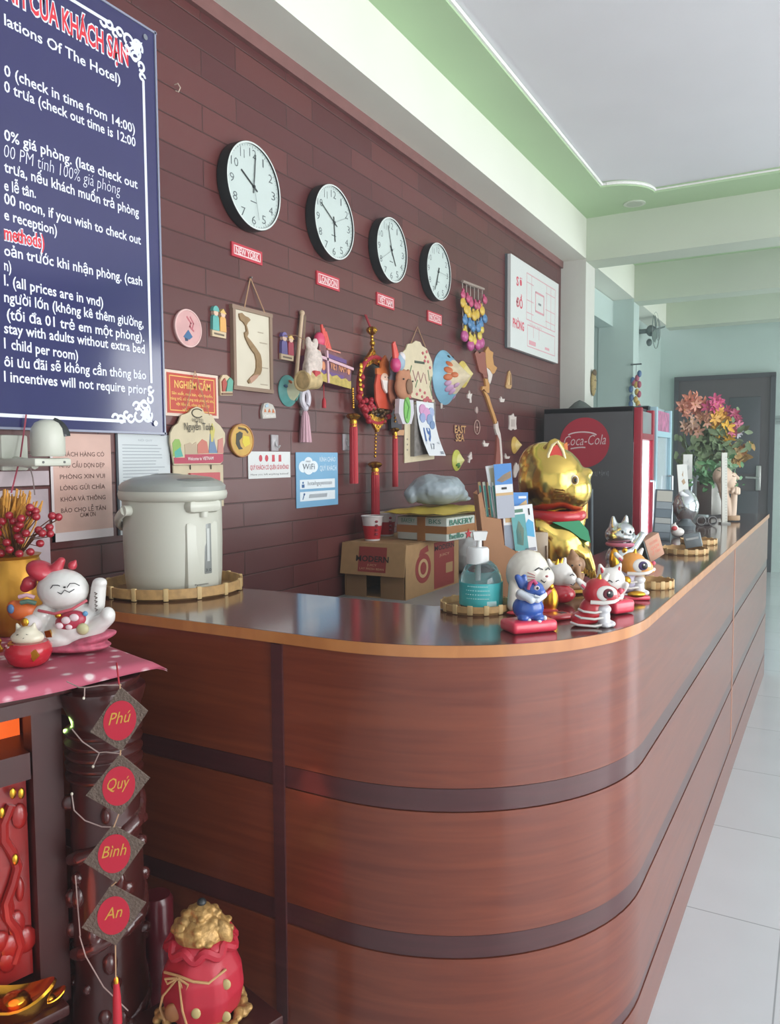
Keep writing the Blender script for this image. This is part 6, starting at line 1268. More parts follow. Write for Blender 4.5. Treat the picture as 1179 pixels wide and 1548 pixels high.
leafy(F, 70, 1085, 1125, 676, 712, 16, mat('#a4864f', 0.55, var=0.25), 8, 'rust_foliage', 11)
def lily(name, u, v, d, r, hx, seed, n=5):
    r *= 0.8
    random.seed(seed); mb = MB(); m = mat(hx, 0.5, var=0.18, scale=30)
    for q in range(n):
        cu, cv, cd = u + random.uniform(-r, r) * 0.8, v + random.uniform(-r, r) * 0.7, d + random.uniform(-6, 6); B = tr(*F.p(cu, cv, cd)) @ rotx(random.uniform(-50, 30)) @ roty(random.uniform(-50, 50))
        mb.use(m); s = r * F.k
        for i in range(6):
            T = B @ rotz(60 * i + random.uniform(-8, 8))
            mb.add([(0, 0, 0), (0.2 * s, 0.35 * s, 0.12 * s), (0.17 * s, 0.7 * s, 0.26 * s), (0, 1.0 * s, 0.22 * s), (-0.17 * s, 0.7 * s, 0.26 * s), (-0.2 * s, 0.35 * s, 0.12 * s), (0, 0.55 * s, 0.14 * s)], [(0, 1, 6), (1, 2, 6), (2, 3, 6), (3, 4, 6), (4, 5, 6), (5, 0, 6)], T)
        mb.use(mat('#c9a45c', 0.5)); mb.ell((0, 0, 0.12 * s), (0.08 * s, 0.08 * s, 0.16 * s), B, 8, 6)
    return mb.build(name, F.root)
for i, (u, v, r, hx) in enumerate(((1040, 613, 17, '#c9836a'), (1032, 626, 14, '#c98d78'), (1050, 622, 15, '#c47a66'), (1068, 617, 14, '#c4507a'), (1078, 614, 10, '#c75a80'), (1097, 629, 10, '#b04a6a'), (1108, 642, 9, '#a9486a'), (1072, 636, 15, '#d9a548'), (1088, 638, 13, '#e0b04a'), (1084, 660, 16, '#e2b23c'), (1092, 668, 12, '#e0a83c'), (1100, 656, 12, '#c46a86'), (1042, 660, 15, '#b98a74'), (1034, 646, 12, '#b99a86'), (1112, 690, 13, '#b8824e'), (1056, 640, 12, '#b5836a'), (1110, 660, 8, '#c4c8d0'))):
    lily('lily', u, v, 14 if i % 2 else 2, r, hx, 30 + i)
F = Fig('wooden_ruler', 'tall narrow white measuring stick standing on the far counter', 'stick', (*(-0.4469, 4.4104), 1.0), (1095, 795))
mb = MB(); mb.use(mat('#c3c4ba', 0.5)); T = tr(*F.p(1093.5, 741, 0)) @ rotz(1.5); mb.box((0, 0, 0), (8 * F.k, 107 * F.k, 3 * F.k), T); mb.build('stick', F.root)
mb = MB(); mb.use(mat('#7d8078', 0.5))
for i in range(24): mb.box((2 * F.k, (-50 + i * 4.2) * F.k, 1.6 * F.k), ((3.4 if i % 5 == 0 else 2) * F.k, 0.5 * F.k, 0.3 * F.k), T)
mb.build('scale_marks', F.root)
mb = MB(); mb.use(mat('#9a9b94', 0.5)); mb.box(F.p(1095, 794, 0), (14 * F.k, 3 * F.k, 12 * F.k)); mb.build('foot', F.root)
F = Fig('face_sculpture', 'cream sculpture of a face resting on a hand, on a round wooden base', 'sculpture', (*(-0.437, 4.6058), 1.0), (1104, 790))
mb = MB(); F.e(mb, 1091, 722, 0, 15, 15, 12, rotz(25)); F.e(mb, 1100, 728, 1, 10, 13, 9, rotz(-12)); F.cap(mb, (1106, 718, 2), (1113, 725, 2), 2.4, 2.6); F.e(mb, 1108, 731, 2, 3.4, 1.5, 3.6); F.e(mb, 1107, 734.5, 2, 3.2, 1.5, 3.4); F.e(mb, 1104, 739, 2, 4.5, 3.5, 4.5); F.e(mb, 1085, 727, 11, 3, 5, 2)
F.e(mb, 1108, 746, 2, 6, 5, 5.5); F.cap(mb, (1108, 751, 2), (1105, 782, 2), 4.6, 6.5); F.cap(mb, (1112, 740, 5), (1112, 748, 6), 2.4, 2); F.cap(mb, (1105, 740, 7), (1102, 746, 8), 2.2, 2); F.cap(mb, (1108, 739, 8), (1108, 747, 8), 2.2, 2); F.cap(mb, (1115, 741, 2), (1115, 748, 3), 2, 1.8); F.cap(mb, (1103, 746, 2), (1099, 742, 4), 2.2, 1.8); F.cap(mb, (1090, 734, 0), (1096, 758, 0), 7.5, 6.5); F.cap(mb, (1096, 758, 0), (1102, 782, 0), 6.5, 8)
blob('face_and_hand', mb, mat('#cbb49e', 0.5), F.root, 0.003, 1)
mb = MB(); mb.use(mat('#8a6f5c', 0.6)); F.tube(mb, [(1102, 721, 9), (1105, 722.5, 8), (1108, 722, 5)], 0.7, 5); F.tube(mb, [(1104, 733, 6), (1108, 732.8, 5.5), (1111, 732.6, 3)], 0.6, 5); F.tube(mb, [(1101, 717, 9), (1105, 716, 8)], 0.6, 5); mb.build('face_lines', F.root)
mb = MB(); mb.use(mat('#a98a68', 0.5)); F.lathe(mb, 1104, [(13, 788), (13.5, 786), (13, 781)], 28); mb.build('wooden_base', F.root)
leafy(F, 40, 1082, 1110, 700, 716, 8, mat('#86a888', 0.55), 5, 'green_garland', 21)
F = Fig('spectacles', 'dark folded spectacles lying beside the square planter', 'spectacles', (*(-0.5199, 4.2427), 1.0), (1066, 795))
mb = MB(); mb.use(mat('#4a4848', 0.35)); 
for du in (-8, 9): mb.torus(F.p(1066 + du, 787, 4), 6.5 * F.k, 1.1 * F.k, rotx(0), 18, 6)
F.tube(mb, [(1064, 790, 4), (1068, 790, 4)], 1); mb.build('rims', F.root); mb = MB(); mb.use(mat('#4a4848', 0.35)); F.tube(mb, [(1052, 790, 4), (1056, 793, -14), (1078, 794, -14)], 1); F.tube(mb, [(1082, 790, 4), (1080, 793, -12), (1060, 794, -11)], 1); mb.build('temple', F.root)

# ---- carton and parcels on the staff desk
CX0, CX1, CY0, CY1, CZ = -1.775, -1.485, 2.80, 3.33, 0.77
CH = (-1.4589, 0.9975)[1] - CZ
t = thing('carton', 'brown carton printed MODERN with open flap on the staff desk', 'carton', ((CX0 + CX1) / 2, (CY0 + CY1) / 2, CZ))
w, dp = CX1 - CX0, CY1 - CY0
mb = MB(); mb.use(M_kraft); th = 0.004
mb.box((0, 0, th / 2), (w, dp, th)); mb.box((-w / 2, 0, CH / 2), (th, dp, CH)); mb.box((w / 2, 0, CH / 2), (th, dp, CH)); mb.box((0, dp / 2, CH / 2), (w, th, CH)); mb.box((0, 0, CH), (w + th, dp, th))
mb.build('box_body', t)
mb = MB(); mb.use(mat('#8f6d4a', 0.75)); mb.box((-w * 0.31, -dp / 2, CH * 0.45), (w * 0.34, th, CH * 0.9)); mb.box((w * 0.29, -dp / 2, CH * 0.45), (w * 0.38, th, CH * 0.9)); mb.build('inner_flap', t)
T = tr(0, -dp / 2 - 0.003, CH) @ rotx(-9)
mb = MB(); mb.use(M_kraft); mb.box((0, -0.003, -CH * 0.29), (w * 1.06, th, CH * 0.58), T); mb.build('front_flap', t)
FT = T @ tr(0, -0.0055, -CH * 0.29) @ rotx(90)
mb = MB(); mb.use(mat('#8e3430', 0.6)); mb.rect((0, 0), w * 0.46, CH * 0.46, 0, 0.0008, FT); mb.use(mat('#2f2622', 0.6)); mb.text("MODERN", (-w * 0.27, -CH * 0.04), (w * 0.27, -CH * 0.04), CH * 0.11, 0.0012, FT, bold=0.02); mb.use(mat('#c9a07c', 0.6)); mb.text("JUICY", (-w * 0.08, -CH * 0.12), (w * 0.08, -CH * 0.12), CH * 0.04, 0.0012, FT); mb.text("LAY FRESH BEAN", (-w * 0.2, -CH * 0.19), (w * 0.2, -CH * 0.19), CH * 0.04, 0.0012, FT); mb.build('front_print', t)
ST = tr(w / 2 + 0.0022, 0, CH / 2) @ Matrix(((0, 0, 1, 0), (1, 0, 0, 0), (0, 1, 0, 0), (0, 0, 0, 1)))
mb = MB(); mb.use(mat('#8e3430', 0.6)); mb.rect((dp * 0.2, -CH * 0.02), dp * 0.4, CH * 0.9, 0, 0.0006, ST); mb.prism(oval(-dp * 0.2, 0, dp * 0.14, CH * 0.28, 24), 0, 0.0006, ST); mb.prism([(-dp * 0.28, CH * 0.25), (-dp * 0.1, CH * 0.3), (-dp * 0.12, CH * 0.42), (-dp * 0.25, CH * 0.35)], 0, 0.0006, ST)
mb.use(mat('#b99a6e', 0.6)); mb.prism(oval(-dp * 0.2, 0, dp * 0.09, CH * 0.18, 20), 0.0006, 0.0009, ST); mb.use(mat('#8e3430', 0.6)); mb.prism(oval(-dp * 0.2, 0, dp * 0.055, CH * 0.12, 20), 0.0009, 0.0011, ST); mb.use(mat('#a8845a', 0.6)); mb.rect((dp * 0.3, -CH * 0.12), dp * 0.14, CH * 0.2, 0.0006, 0.0009, ST)
mb.use(mat('#2f2622', 0.6)); mb.text("MODERN", (dp * 0.01, CH * 0.27), (dp * 0.4, CH * 0.27), CH * 0.1, 0.001, ST, bold=0.02); mb.use(mat('#c9a07c', 0.6)); mb.text("JUICY", (dp * 0.1, CH * 0.14), (dp * 0.3, CH * 0.14), CH * 0.05, 0.001, ST); mb.build('side_print', t)
ZT = CZ + CH + 0.003
# two paper cups
def cup(label, x, y):
    t = thing('paper_cup', label, 'cup', (x, y, ZT), group='printed paper cups'); h = 0.105
    mb = MB(); mb.use(mat('#d2c9c6', 0.4)); mb.lathe([(0.032, 0), (0.046, h)], seg=32, capt=False); mb.build('wall', t)
    mb = MB(); mb.use(mat('#b5232e', 0.4)); mb.lathe([(0.0335, 0.008), (0.042, h * 0.62)], seg=32, capb=False, capt=False); mb.build('red_band', t)
    mb = MB(); mb.use(mat('#d9d4d2', 0.4)); mb.torus((0, 0, h), 0.046, 0.003); mb.build('rim', t)
    mb = MB(); mb.use(mat('#8c2f3a', 0.5)); 
    for i in range(4): mb.ell((0.042 * cos(-0.6), 0.042 * sin(-0.6), 0.03 + i * 0.018), (0.006, 0.01, 0.006), None, 8, 5)
    mb.build('print', t)
cup('left red and white paper cup in front on the carton', *(-1.6921, 2.8901)); cup('right red and white paper cup behind the other one', *(-1.7374, 3.0931))
P = (-1.6024, 3.201)
t = thing('parcel', 'white parcel wrapped in brown tape on top of the carton', 'parcel', (-1.475, 3.12, ZT), (0, 0, -6))
mb = MB(); mb.use(mat('#b9c0b8', 0.5)); mb.box((0, 0, 0.052), (0.25, 0.32, 0.10), bev=0.006); mb.build('box_body', t)
mb = MB(); mb.use(mat('#9c6a3c', 0.3)); mb.box((0, 0, 0.05), (0.253, 0.323, 0.032)); mb.box((0, 0, 0.052), (0.04, 0.325, 0.103)); mb.box((0, 0.11, 0.052), (0.255, 0.06, 0.103)); mb.build('brown_tape', t)
ST = tr(0.1275, 0, 0.052) @ Matrix(((0, 0, 1, 0), (1, 0, 0, 0), (0, 1, 0, 0), (0, 0, 0, 1)))
mb = MB(); mb.use(mat('#3f7a68', 0.5)); mb.text("BAKERY", (-0.14, 0.018), (0.06, 0.018), 0.024, 0.0012, ST, bold=0.02); mb.text("hello", (-0.14, -0.04), (-0.02, -0.04), 0.024, 0.0012, ST, bold=0.02); FT = tr(0, -0.1632, 0.052) @ rotx(90)
mb.text("BAKERY", (-0.1, 0.024), (-0.03, 0.024), 0.02, 0.0012, FT); mb.text("BKS", (0.04, 0.024), (0.1, 0.024), 0.02, 0.0012, FT); mb.use(mat('#b5303a', 0.5)); mb.prism([(0.0 + 0.03 * (1 if i % 2 == 0 else 0.45) * cos(radians(90 + 36 * i)) + 0.02, -0.03 + 0.022 * (1 if i % 2 == 0 else 0.45) * sin(radians(90 + 36 * i))) for i in range(10)], 0, 0.0015, ST); mb.build('lettering', t)
t = thing('padded_envelope', 'yellow padded envelope lying on the parcel', 'envelope', (-1.48, 3.11, ZT + 0.104), (0, 0, -4))
b = bmesh.new(); bmesh.ops.create_grid(b, x_segments=14, y_segments=14, size=1)
mb = MB(); mb.use(mat('#c0a83c', 0.45, var=0.06)); vs = [v.co.copy() for v in b.verts]; fs = [[v.index for v in f.verts] for f in b.faces]; b.free()
up = [(v.x * 0.155, v.y * 0.24, 0.018 + 0.02 * (1 - v.x ** 4) * (1 - v.y ** 4) + 0.003 * sin(9 * v.x + 5 * v.y)) for v in vs]; dn = [(v.x * 0.155, v.y * 0.24, 0.018 - 0.016 * (1 - v.x ** 4) * (1 - v.y ** 4)) for v in vs]
mb.add(up, fs); mb.add(dn, [f[::-1] for f in fs]); mb.build('padded_sleeve', t)
t = thing('grey_bag', 'crumpled grey plastic bag parcel on the yellow envelope', 'bag', (-1.475, 3.10, ZT + 0.146), (0, 0, 6))
mb = MB(); mb.ell((0, 0, 0.066), (0.11, 0.15, 0.066)); mb.ell((-0.03, -0.06, 0.07), (0.085, 0.09, 0.065)); mb.ell((0.02, 0.1, 0.04), (0.08, 0.1, 0.036)); mb.ell((0.06, 0.17, 0.02), (0.03, 0.05, 0.012)); mb.ell((-0.08, -0.12, 0.05), (0.03, 0.04, 0.04))
o = blob('crumpled_film', mb, mat('#8f9ba2', 0.35, var=0.08, scale=9), t, 0.007, 1)
random.seed(44)
from mathutils import noise
for v in o.data.vertices:
    n = noise.fractal(v.co * 28, 0.6, 2, 3); r = noise.noise(v.co * 14); v.co += v.co.normalized() * (0.0035 * n + 0.010 * r) * (1 if v.co.z > 0.012 else 0)
t = thing('white_bag', 'white plastic bag bundle on the desk behind the sanitizer', 'bag', (*(-1.5346, 3.598), 0.77))
mb = MB(); mb.ell((0, 0, 0.10), (0.09, 0.10, 0.10)); mb.ell((-0.06, 0.02, 0.06), (0.07, 0.08, 0.06)); mb.ell((0.05, 0.02, 0.16), (0.07, 0.06, 0.05)); mb.cyl((0.03, 0, 0.18), (0.08, 0.02, 0.23), 0.02, 0.035)
o = blob('crumpled_film', mb, mat('#c2c5c6', 0.35), t, 0.007, 1)
for v in o.data.vertices:
    n = noise.noise(v.co * 30); v.co += v.co.normalized() * 0.006 * n * (1 if v.co.z > 0.012 else 0)
t = thing('teal_ball', 'teal ball peeping out beside the carton', 'ball', (*(-1.7231, 3.8578), 0.77))
mb = MB(); mb.use(mat('#4f8f96', 0.4)); mb.ell((0, 0, 0.118), (0.045, 0.045, 0.06)); mb.build('globe', t); mb = MB(); mb.use(mat('#55605f', 0.4)); mb.lathe([(0.035, 0), (0.03, 0.01), (0.012, 0.03), (0.012, 0.07)]); mb.build('stand', t)

# ================================================================ FRIDGES AND FAR HALL
def fridge(label, x0, x1, y0, y1, h, m_side, m_frame, m_glow, glow, name='drinks_fridge'):
    t = thing(name, label, 'fridge', ((x0 + x1) / 2, (y0 + y1) / 2, 0)); w, d = x1 - x0, y1 - y0
    mb = MB(); mb.use(m_side); th = 0.03
    mb.box((-0.02, -d / 2 + th / 2, h / 2 + 0.03), (w - 0.04, th, h - 0.06), bev=0.006); mb.box((-0.02, d / 2 - th / 2, h / 2 + 0.03), (w - 0.04, th, h - 0.06), bev=0.006)
    mb.box((-0.02, 0, h - 0.02), (w - 0.04, d, 0.04), bev=0.006); mb.box((-w / 2 + 0.02, 0, h / 2), (0.04, d - 0.02, h - 0.08)); mb.box((-0.02, 0, 0.2), (w - 0.04, d - 0.02, 0.36)); mb.build('cabinet', t)
    mb = MB(); mb.use(m_frame); zf0, zf1 = 0.36, h - 0.22
    mb.box((w / 2 - 0.012, -d / 2 + 0.025, h / 2 + 0.03), (0.05, 0.05, h - 0.08), bev=0.005); mb.box((w / 2 - 0.012, d / 2 - 0.025, h / 2 + 0.03), (0.05, 0.05, h - 0.08), bev=0.005); mb.box((w / 2 - 0.012, 0, zf0 - 0.03), (0.05, d - 0.1, 0.06)); mb.box((w / 2 - 0.012, 0, zf1 + 0.02), (0.05, d - 0.1, 0.04)); mb.build('door_frame', t)
    mb = MB(); mb.use(m_glow); mb.box((w / 2 - 0.02, 0, h - 0.11), (0.04, d - 0.1, 0.16), bev=0.004); mb.build('header_sign', t)
    mb = MB(); mb.use(mat('#eef6ff', 0.5, emit=glow)); mb.box((w / 2 - 0.03, 0, (zf0 + zf1) / 2), (0.02, d - 0.11, zf1 - zf0 - 0.01)); mb.build('lit_interior', t)
    mb = MB(); mb.use(mat('#dfe8ea', 0.08, trans=0.9)); mb.box((w / 2 - 0.008, 0, (zf0 + zf1) / 2), (0.006, d - 0.1, zf1 - zf0)); mb.build('glass', t)
    mb = MB(); mb.use(mat('#b9bfc2', 0.3, 0.7)); mb.cyl((w / 2 + 0.03, d / 2 - 0.06, h * 0.4), (w / 2 + 0.03, d / 2 - 0.06, h * 0.7), 0.01); mb.cyl((w / 2, d / 2 - 0.06, h * 0.4), (w / 2 + 0.03, d / 2 - 0.06, h * 0.4), 0.008); mb.cyl((w / 2, d / 2 - 0.06, h * 0.7), (w / 2 + 0.03, d / 2 - 0.06, h * 0.7), 0.008); mb.build('handle', t)
    for sx in (-1, 1):
        for sy in (-1, 1):
            mb = MB(); mb.use(M_black); mb.cyl((sx * (w / 2 - 0.06), sy * (d / 2 - 0.05), 0), (sx * (w / 2 - 0.06), sy * (d / 2 - 0.05), 0.03), 0.02); mb.build('foot', t)
    return t
M_fr = mat('#4a4a4c', 0.4, var=0.06, scale=2)
t = fridge('dark drinks fridge with red round logo on its side and glowing door', -1.72, -1.07, 5.32, 5.78, 1.69, M_fr, mat('#b3213a', 0.35), mat('#9aa6a8', 0.35), 9.0)
LT = tr(0, -0.2315, 0) @ rotx(90)
cx, cz = (-1.4336, 1.4535)
a, b_ = [(-1.604, 1.4562), (-1.264, 1.4509)]; r_ = (b_[0] - a[0]) / 2; cx -= -1.395
mb = MB(); mb.use(mat('#b0283c', 0.4)); mb.prism(oval(cx, cz, r_, r_, 48), 0, 0.002, LT); mb.build('red_disc', t)
mb = MB(); mb.use(mat('#d9c6c6', 0.45)); mb.text("Coca-Cola", (cx - r_ * 0.82, cz - r_ * 0.12), (cx + r_ * 0.86, cz - r_ * 0.08), r_ * 0.42, 0.0026, LT, bold=-0.004, shear=0.28)
mb.tube([(cx - r_ * 0.55 + r_ * 0.9 * i / 12, cz - r_ * 0.24 + r_ * 0.05 * sin(i * pi / 12) * (1 if i < 6 else 1), 0.002) for i in range(9)], 0.005, 5, T=LT, flat=0.3)
mb.tube([(cx - r_ * 0.1 + r_ * 0.62 * cos(radians(q)), cz + r_ * 0.22 + r_ * 0.2 * sin(radians(q)), 0.002) for q in range(20, 160, 12)], 0.005, 5, T=LT, flat=0.3); mb.build('logo_lettering', t)
k0, k1 = [(-1.4175, 1.2237), (-1.2655, 1.229)]; mb = MB(); mb.use(mat('#8f9698', 0.5)); mb.text("THẬT SỰ ĐẬM VỊ", (k0[0] + 1.395, k0[1]), (k1[0] + 1.395, k1[1]), 0.03, 0.0024, LT); mb.build('slogan', t)
M_pk = mat('#b5688e', 0.4, var=0.5, scale=22)
fridge('second cooler with pink patterned header behind the dark fridge', -1.72, -1.06, 5.80, 6.44, 1.72, mat('#9fb5b8', 0.4), mat('#a9cfdc', 0.35), M_pk, 0.7, 'display_cooler').location.x -= 0.0
t = thing('dark_hat', 'little dark peaked cloth on top of the drinks fridge', 'cloth', (*(-1.3785, 5.0214), 1.691)) if False else thing('dark_cloth', 'little dark peaked cloth on top of the drinks fridge', 'cloth', (-1.52, 5.5, 1.69))
mb = MB(); mb.use(mat('#59625f', 0.8, bump=0.4, scale=40)); mb.lathe([(0.09, 0), (0.07, 0.02), (0.035, 0.05), (0.004, 0.065)], seg=20, fn=lambda a, z: 1 + 0.12 * sin(3 * a)); mb.build('folds', t)
t = thing('mop_handle', 'slim pole leaning on the dark fridge side behind the gold cat', 'pole', (-1.0, 5.0, 0))
P0, P1 = (-1.3065, 0.7084), (-1.3634, 1.1365); mb = MB(); mb.use(mat('#7d8a92', 0.4)); mb.cyl((P0[0] + 1.0, 0.1, 0.02), (P1[0] + 1.0, 0.26, P1[1]), 0.009); mb.build('handle', t); mb = MB(); mb.use(mat('#6a7478', 0.7)); mb.box((P0[0] + 1.0, 0.1, 0.03), (0.24, 0.08, 0.06), bev=0.01); mb.build('mop_head', t)

# wall fan in the last bay, hanging ornaments on the pilasters
c = (8.7749, 2.7038)
t = thing('wall_fan', 'dark wall fan with pull arm high in the far bay', 'fan', (-1.8, c[0], c[1]), (90, 0, 90))
mb = MB(); mb.use(mat('#5a6a68', 0.5)); mb.cyl((0, 0, 0), (0, 0, 0.12), 0.025); mb.ell((0, 0, 0.14), (0.06, 0.06, 0.05)); mb.build('motor', t)
for i in range(3):
    mb = MB(); mb.use(mat('#6f807d', 0.4)); T = tr(0, 0, 0.19) @ rotz(120 * i + 20) @ roty(18); mb.prism([(-0.02, 0.02), (0.03, 0.02), (0.06, 0.12), (0.03, 0.17), (-0.03, 0.16), (-0.04, 0.08)], -0.002, 0.002, T); mb.build('blade', t)
mb = MB(); mb.use(mat('#74827f', 0.4)); mb.torus((0, 0, 0.19), 0.19, 0.004, seg=36, rs=6); mb.torus((0, 0, 0.215), 0.11, 0.003, seg=28, rs=6); mb.build('guard', t)
mb = MB(); mb.use(mat('#5a6a68', 0.5)); mb.cyl((0.05, 0.0, 0.1), (0.45, 0.10, 0.2), 0.012, 0.008); mb.ell((0.02, -0.12, 0.12), (0.03, 0.04, 0.03)); mb.build('arm', t)
c = (-1.5719, 2.0155)
t = thing('shell_wind_chime', 'colourful little chime hanging on the far pilaster above the pink header', 'wind chime', (c[0], 7.655, c[1]), (90, 0, 0))
mb = MB(); mb.use(mat('#5d6a6c', 0.5)); mb.box((0, 0.21, 0.03), (0.1, 0.012, 0.02)); mb.tube([(0, 0.21, 0.03), (0, 0.1, 0.03)], 0.002, 5); mb.build('rod', t)
for nm, hx, pts in (('blue_strand', '#4f6f9a', ((-0.03, 0.06), (-0.045, -0.02), (-0.04, -0.1), (-0.045, -0.16), (0.03, 0.12))), ('yellow_strand', '#c9a65a', ((0.0, 0.02), (0.01, -0.05), (0.0, -0.12), (0.02, -0.16))), ('red_strand', '#a8546a', ((0.01, 0.08), (0.03, 0.02), (0.03, -0.07), (-0.02, 0.04), (0.03, -0.19)))):
    mb = MB(); mb.use(mat(hx, 0.4)); [mb.ell((x, y, 0.03), (0.022, 0.034, 0.015), None, 12, 8) for x, y in pts]; mb.build(nm, t)
c = (-1.6139, 1.8937)
t = thing('straw_mask', 'small straw coloured mask on the pilaster side above the fridge', 'mask', (XB + 0.002, 6.16, 1.93), (90, 0, 90))
mb = MB(); mb.use(mat('#9c8a5c', 0.7, var=0.25, scale=60)); mb.ell((0, 0, 0.012), (0.05, 0.1, 0.02)); mb.build('face', t); mb = MB(); mb.use(mat('#5c4c34', 0.7)); mb.ell((-0.018, 0.02, 0.028), (0.01, 0.008, 0.006), None, 10, 6); mb.ell((0.018, 0.02, 0.028), (0.01, 0.008, 0.006), None, 10, 6); mb.box((0, -0.045, 0.028), (0.03, 0.008, 0.006)); mb.ell((0, 0.08, 0.02), (0.04, 0.03, 0.015), None, 12, 6); mb.build('features', t)
t = thing('downlight', 'round recessed downlight in the green ceiling corner', 'ceiling light', (-1.22, 5.78, ZC)); mb = MB(); mb.use(mat('#cdd6c6', 0.5)); mb.lathe([(0.075, -0.006), (0.075, 0.0)], seg=32); mb.build('rim', t); mb = MB(); mb.use(mat('#b3bfac', 0.4)); mb.lathe([(0.055, -0.0075), (0.055, -0.006)], seg=32); mb.build('diffuser', t)
t = thing('wall_sticker', 'small grey sticker band on the wall right of the far door', 'sticker', (-0.44, Y1 - 0.002, (-0.4936, 1.7733)[1]), (90, 0, 0)); mb = MB(); mb.use(mat('#93a3a0', 0.5)); mb.box((0, 0, 0.002), (0.2, 0.1, 0.004)); mb.use(mat('#7b8a88', 0.5)); mb.box((0, 0.015, 0.0045), (0.15, 0.02, 0.001)); mb.box((0, -0.02, 0.0045), (0.12, 0.015, 0.001)); mb.build('band', t)

# ================================================================ FLOOR ALTAR AT THE LEFT
AO = (-1.16, 0.98)
M_aw = mat('#3a1311', 0.42, var=0.15, scale=6, coat=0.05)
M_ar = mat('#8e1f1c', 0.3, var=0.2, scale=8, coat=0.4)
altar = thing('altar_cabinet', 'dark red carved altar cabinet with lit window and thick twisted pillar', 'altar', (*AO, 0), (0, 0, -15))
def aw(x, y):  # world (x,y) -> altar local
    v = rotz(15) @ Vector((x - AO[0], y - AO[1], 0)); return v.x, v.y
ZA = 0.95
mb = MB(); mb.use(M_aw); mb.box((-0.26, -0.27, ZA - 0.015), (0.44, 0.74, 0.03), bev=0.006); mb.box((-0.26, -0.27, ZA - 0.045), (0.40, 0.70, 0.03)); mb.build('top', altar)
mb = MB(); mb.use(M_aw); mb.box((-0.45, -0.30, 0.48), (0.03, 0.6, 0.88)); mb.box((-0.28, -0.04, 0.48), (0.34, 0.025, 0.88)); mb.box((-0.28, -0.58, 0.48), (0.34, 0.025, 0.88)); mb.box((-0.27, -0.30, 0.79), (0.34, 0.52, 0.02)); mb.build('carcass', altar)
# front: window rails and carved lower panel
mb = MB(); mb.use(M_aw); mb.box((-0.10, -0.068, 0.62), (0.04, 0.056, 0.62)); mb.box((-0.10, -0.55, 0.62), (0.04, 0.07, 0.62)); mb.box((-0.10, -0.31, 0.932), (0.03, 0.42, 0.012)); mb.box((-0.10, -0.31, 0.79), (0.04, 0.42, 0.05)); mb.box((-0.10, -0.31, 0.33), (0.04, 0.42, 0.07)); mb.build('front_frame', altar)
mb = MB(); mb.use(M_aw); mb.box((-0.065, -0.31, 0.354), (0.15, 0.46, 0.02), bev=0.004); mb.build('offering_ledge', altar)
mb = MB(); mb.use(M_ar); mb.box((-0.115, -0.31, 0.58), (0.02, 0.42, 0.40)); mb.build('red_panel', altar)
mb = MB(); mb.use(M_ar); random.seed(17)
for i in range(70):
    y, z = random.uniform(-0.5, -0.11), random.uniform(0.42, 0.75)
    mb.ell((-0.102, y, z), (0.008, random.uniform(0.008, 0.022), random.uniform(0.008, 0.03)), rotx(0), 10, 6)
for y in (-0.135, -0.2): mb.tube([(-0.098, y + 0.012 * sin(q * 1.3), 0.42 + q * 0.03) for q in range(11)], 0.009, 8)
mb.build('carved_relief', altar)
mb = MB(); mb.use(M_gold)
for y, z in ((-0.13, 0.745), (-0.115, 0.74), (-0.15, 0.715), (-0.22, 0.70), (-0.13, 0.62)): mb.ell((-0.088, y, z), (0.004, 0.006, 0.011), None, 10, 6)
mb.build('gold_inlay', altar)
mb = MB(); mb.use(mat('#b55a2a', 0.5, emit=0.9, ecol='#ff6a2a')); mb.box((-0.24, -0.31, 0.86), (0.01, 0.50, 0.12)); mb.build('lit_backdrop', altar)
mb = MB(); mb.use(mat('#ff3030', 0.4, emit=6.0, ecol='#ff2a1c')); mb.ell((-0.13, -0.125, 0.905), 0.006); mb.build('red_bulb', altar)
mb = MB(); mb.use(mat('#d9c9b0', 0.4)); mb.ell((-0.2, -0.22, 0.83), (0.035, 0.045, 0.03)); mb.ell((-0.2, -0.22, 0.875), (0.025, 0.028, 0.026)); mb.build('idol', altar)
# base plinth
mb = MB(); mb.use(M_aw); mb.box((-0.235, -0.30, 0.10), (0.49, 0.72, 0.20), bev=0.01); mb.box((-0.23, -0.30, 0.22), (0.48, 0.70, 0.06), bev=0.01); mb.build('plinth', altar)
# pillar with ringed neck and dragon relief shaft
px_, py_ = -0.055, 0.03
mb = MB(); mb.use(mat('#3c1614', 0.28, var=0.2, scale=12, coat=0.4, bump=0.25))
pr = [(0.075, 0.24), (0.072, 0.30), (0.066, 0.36), (0.068, 0.5), (0.066, 0.6), (0.064, 0.72), (0.063, 0.735)]
for i in range(5):
    z = 0.742 + i * 0.021; pr += [(0.062, z), (0.071, z + 0.006), (0.072, z + 0.012), (0.063, z + 0.018)]
pr += [(0.058, 0.85), (0.062, 0.862), (0.074, 0.89), (0.08, 0.91), (0.079, 0.918), (0.066, 0.922), (0.07, 0.93), (0.07, 0.936)]
mb.lathe(pr, c=(px_, py_, 0), seg=48); mb.build('pillar', altar, 60)
mb = MB(); mb.use(mat('#471c1a', 0.25, coat=0.5)); random.seed(23)
pts = [(px_ + 0.068 * cos(q * 0.42), py_ + 0.068 * sin(q * 0.42), 0.27 + q * 0.0125) for q in range(38)]
mb.tube(pts, [0.012 + 0.004 * sin(q * 1.7) for q in range(38)], 8)
for i in range(60):
    a, z = random.uniform(0, 2 * pi), random.uniform(0.26, 0.71); mb.ell((px_ + 0.068 * cos(a), py_ + 0.068 * sin(a), z), (random.uniform(0.008, 0.016), random.uniform(0.008, 0.016), random.uniform(0.01, 0.022)), None, 8, 5)
mb.cyl((px_, py_, 0.25), (px_, py_, 0.72), 0.062, 0.060, 32)
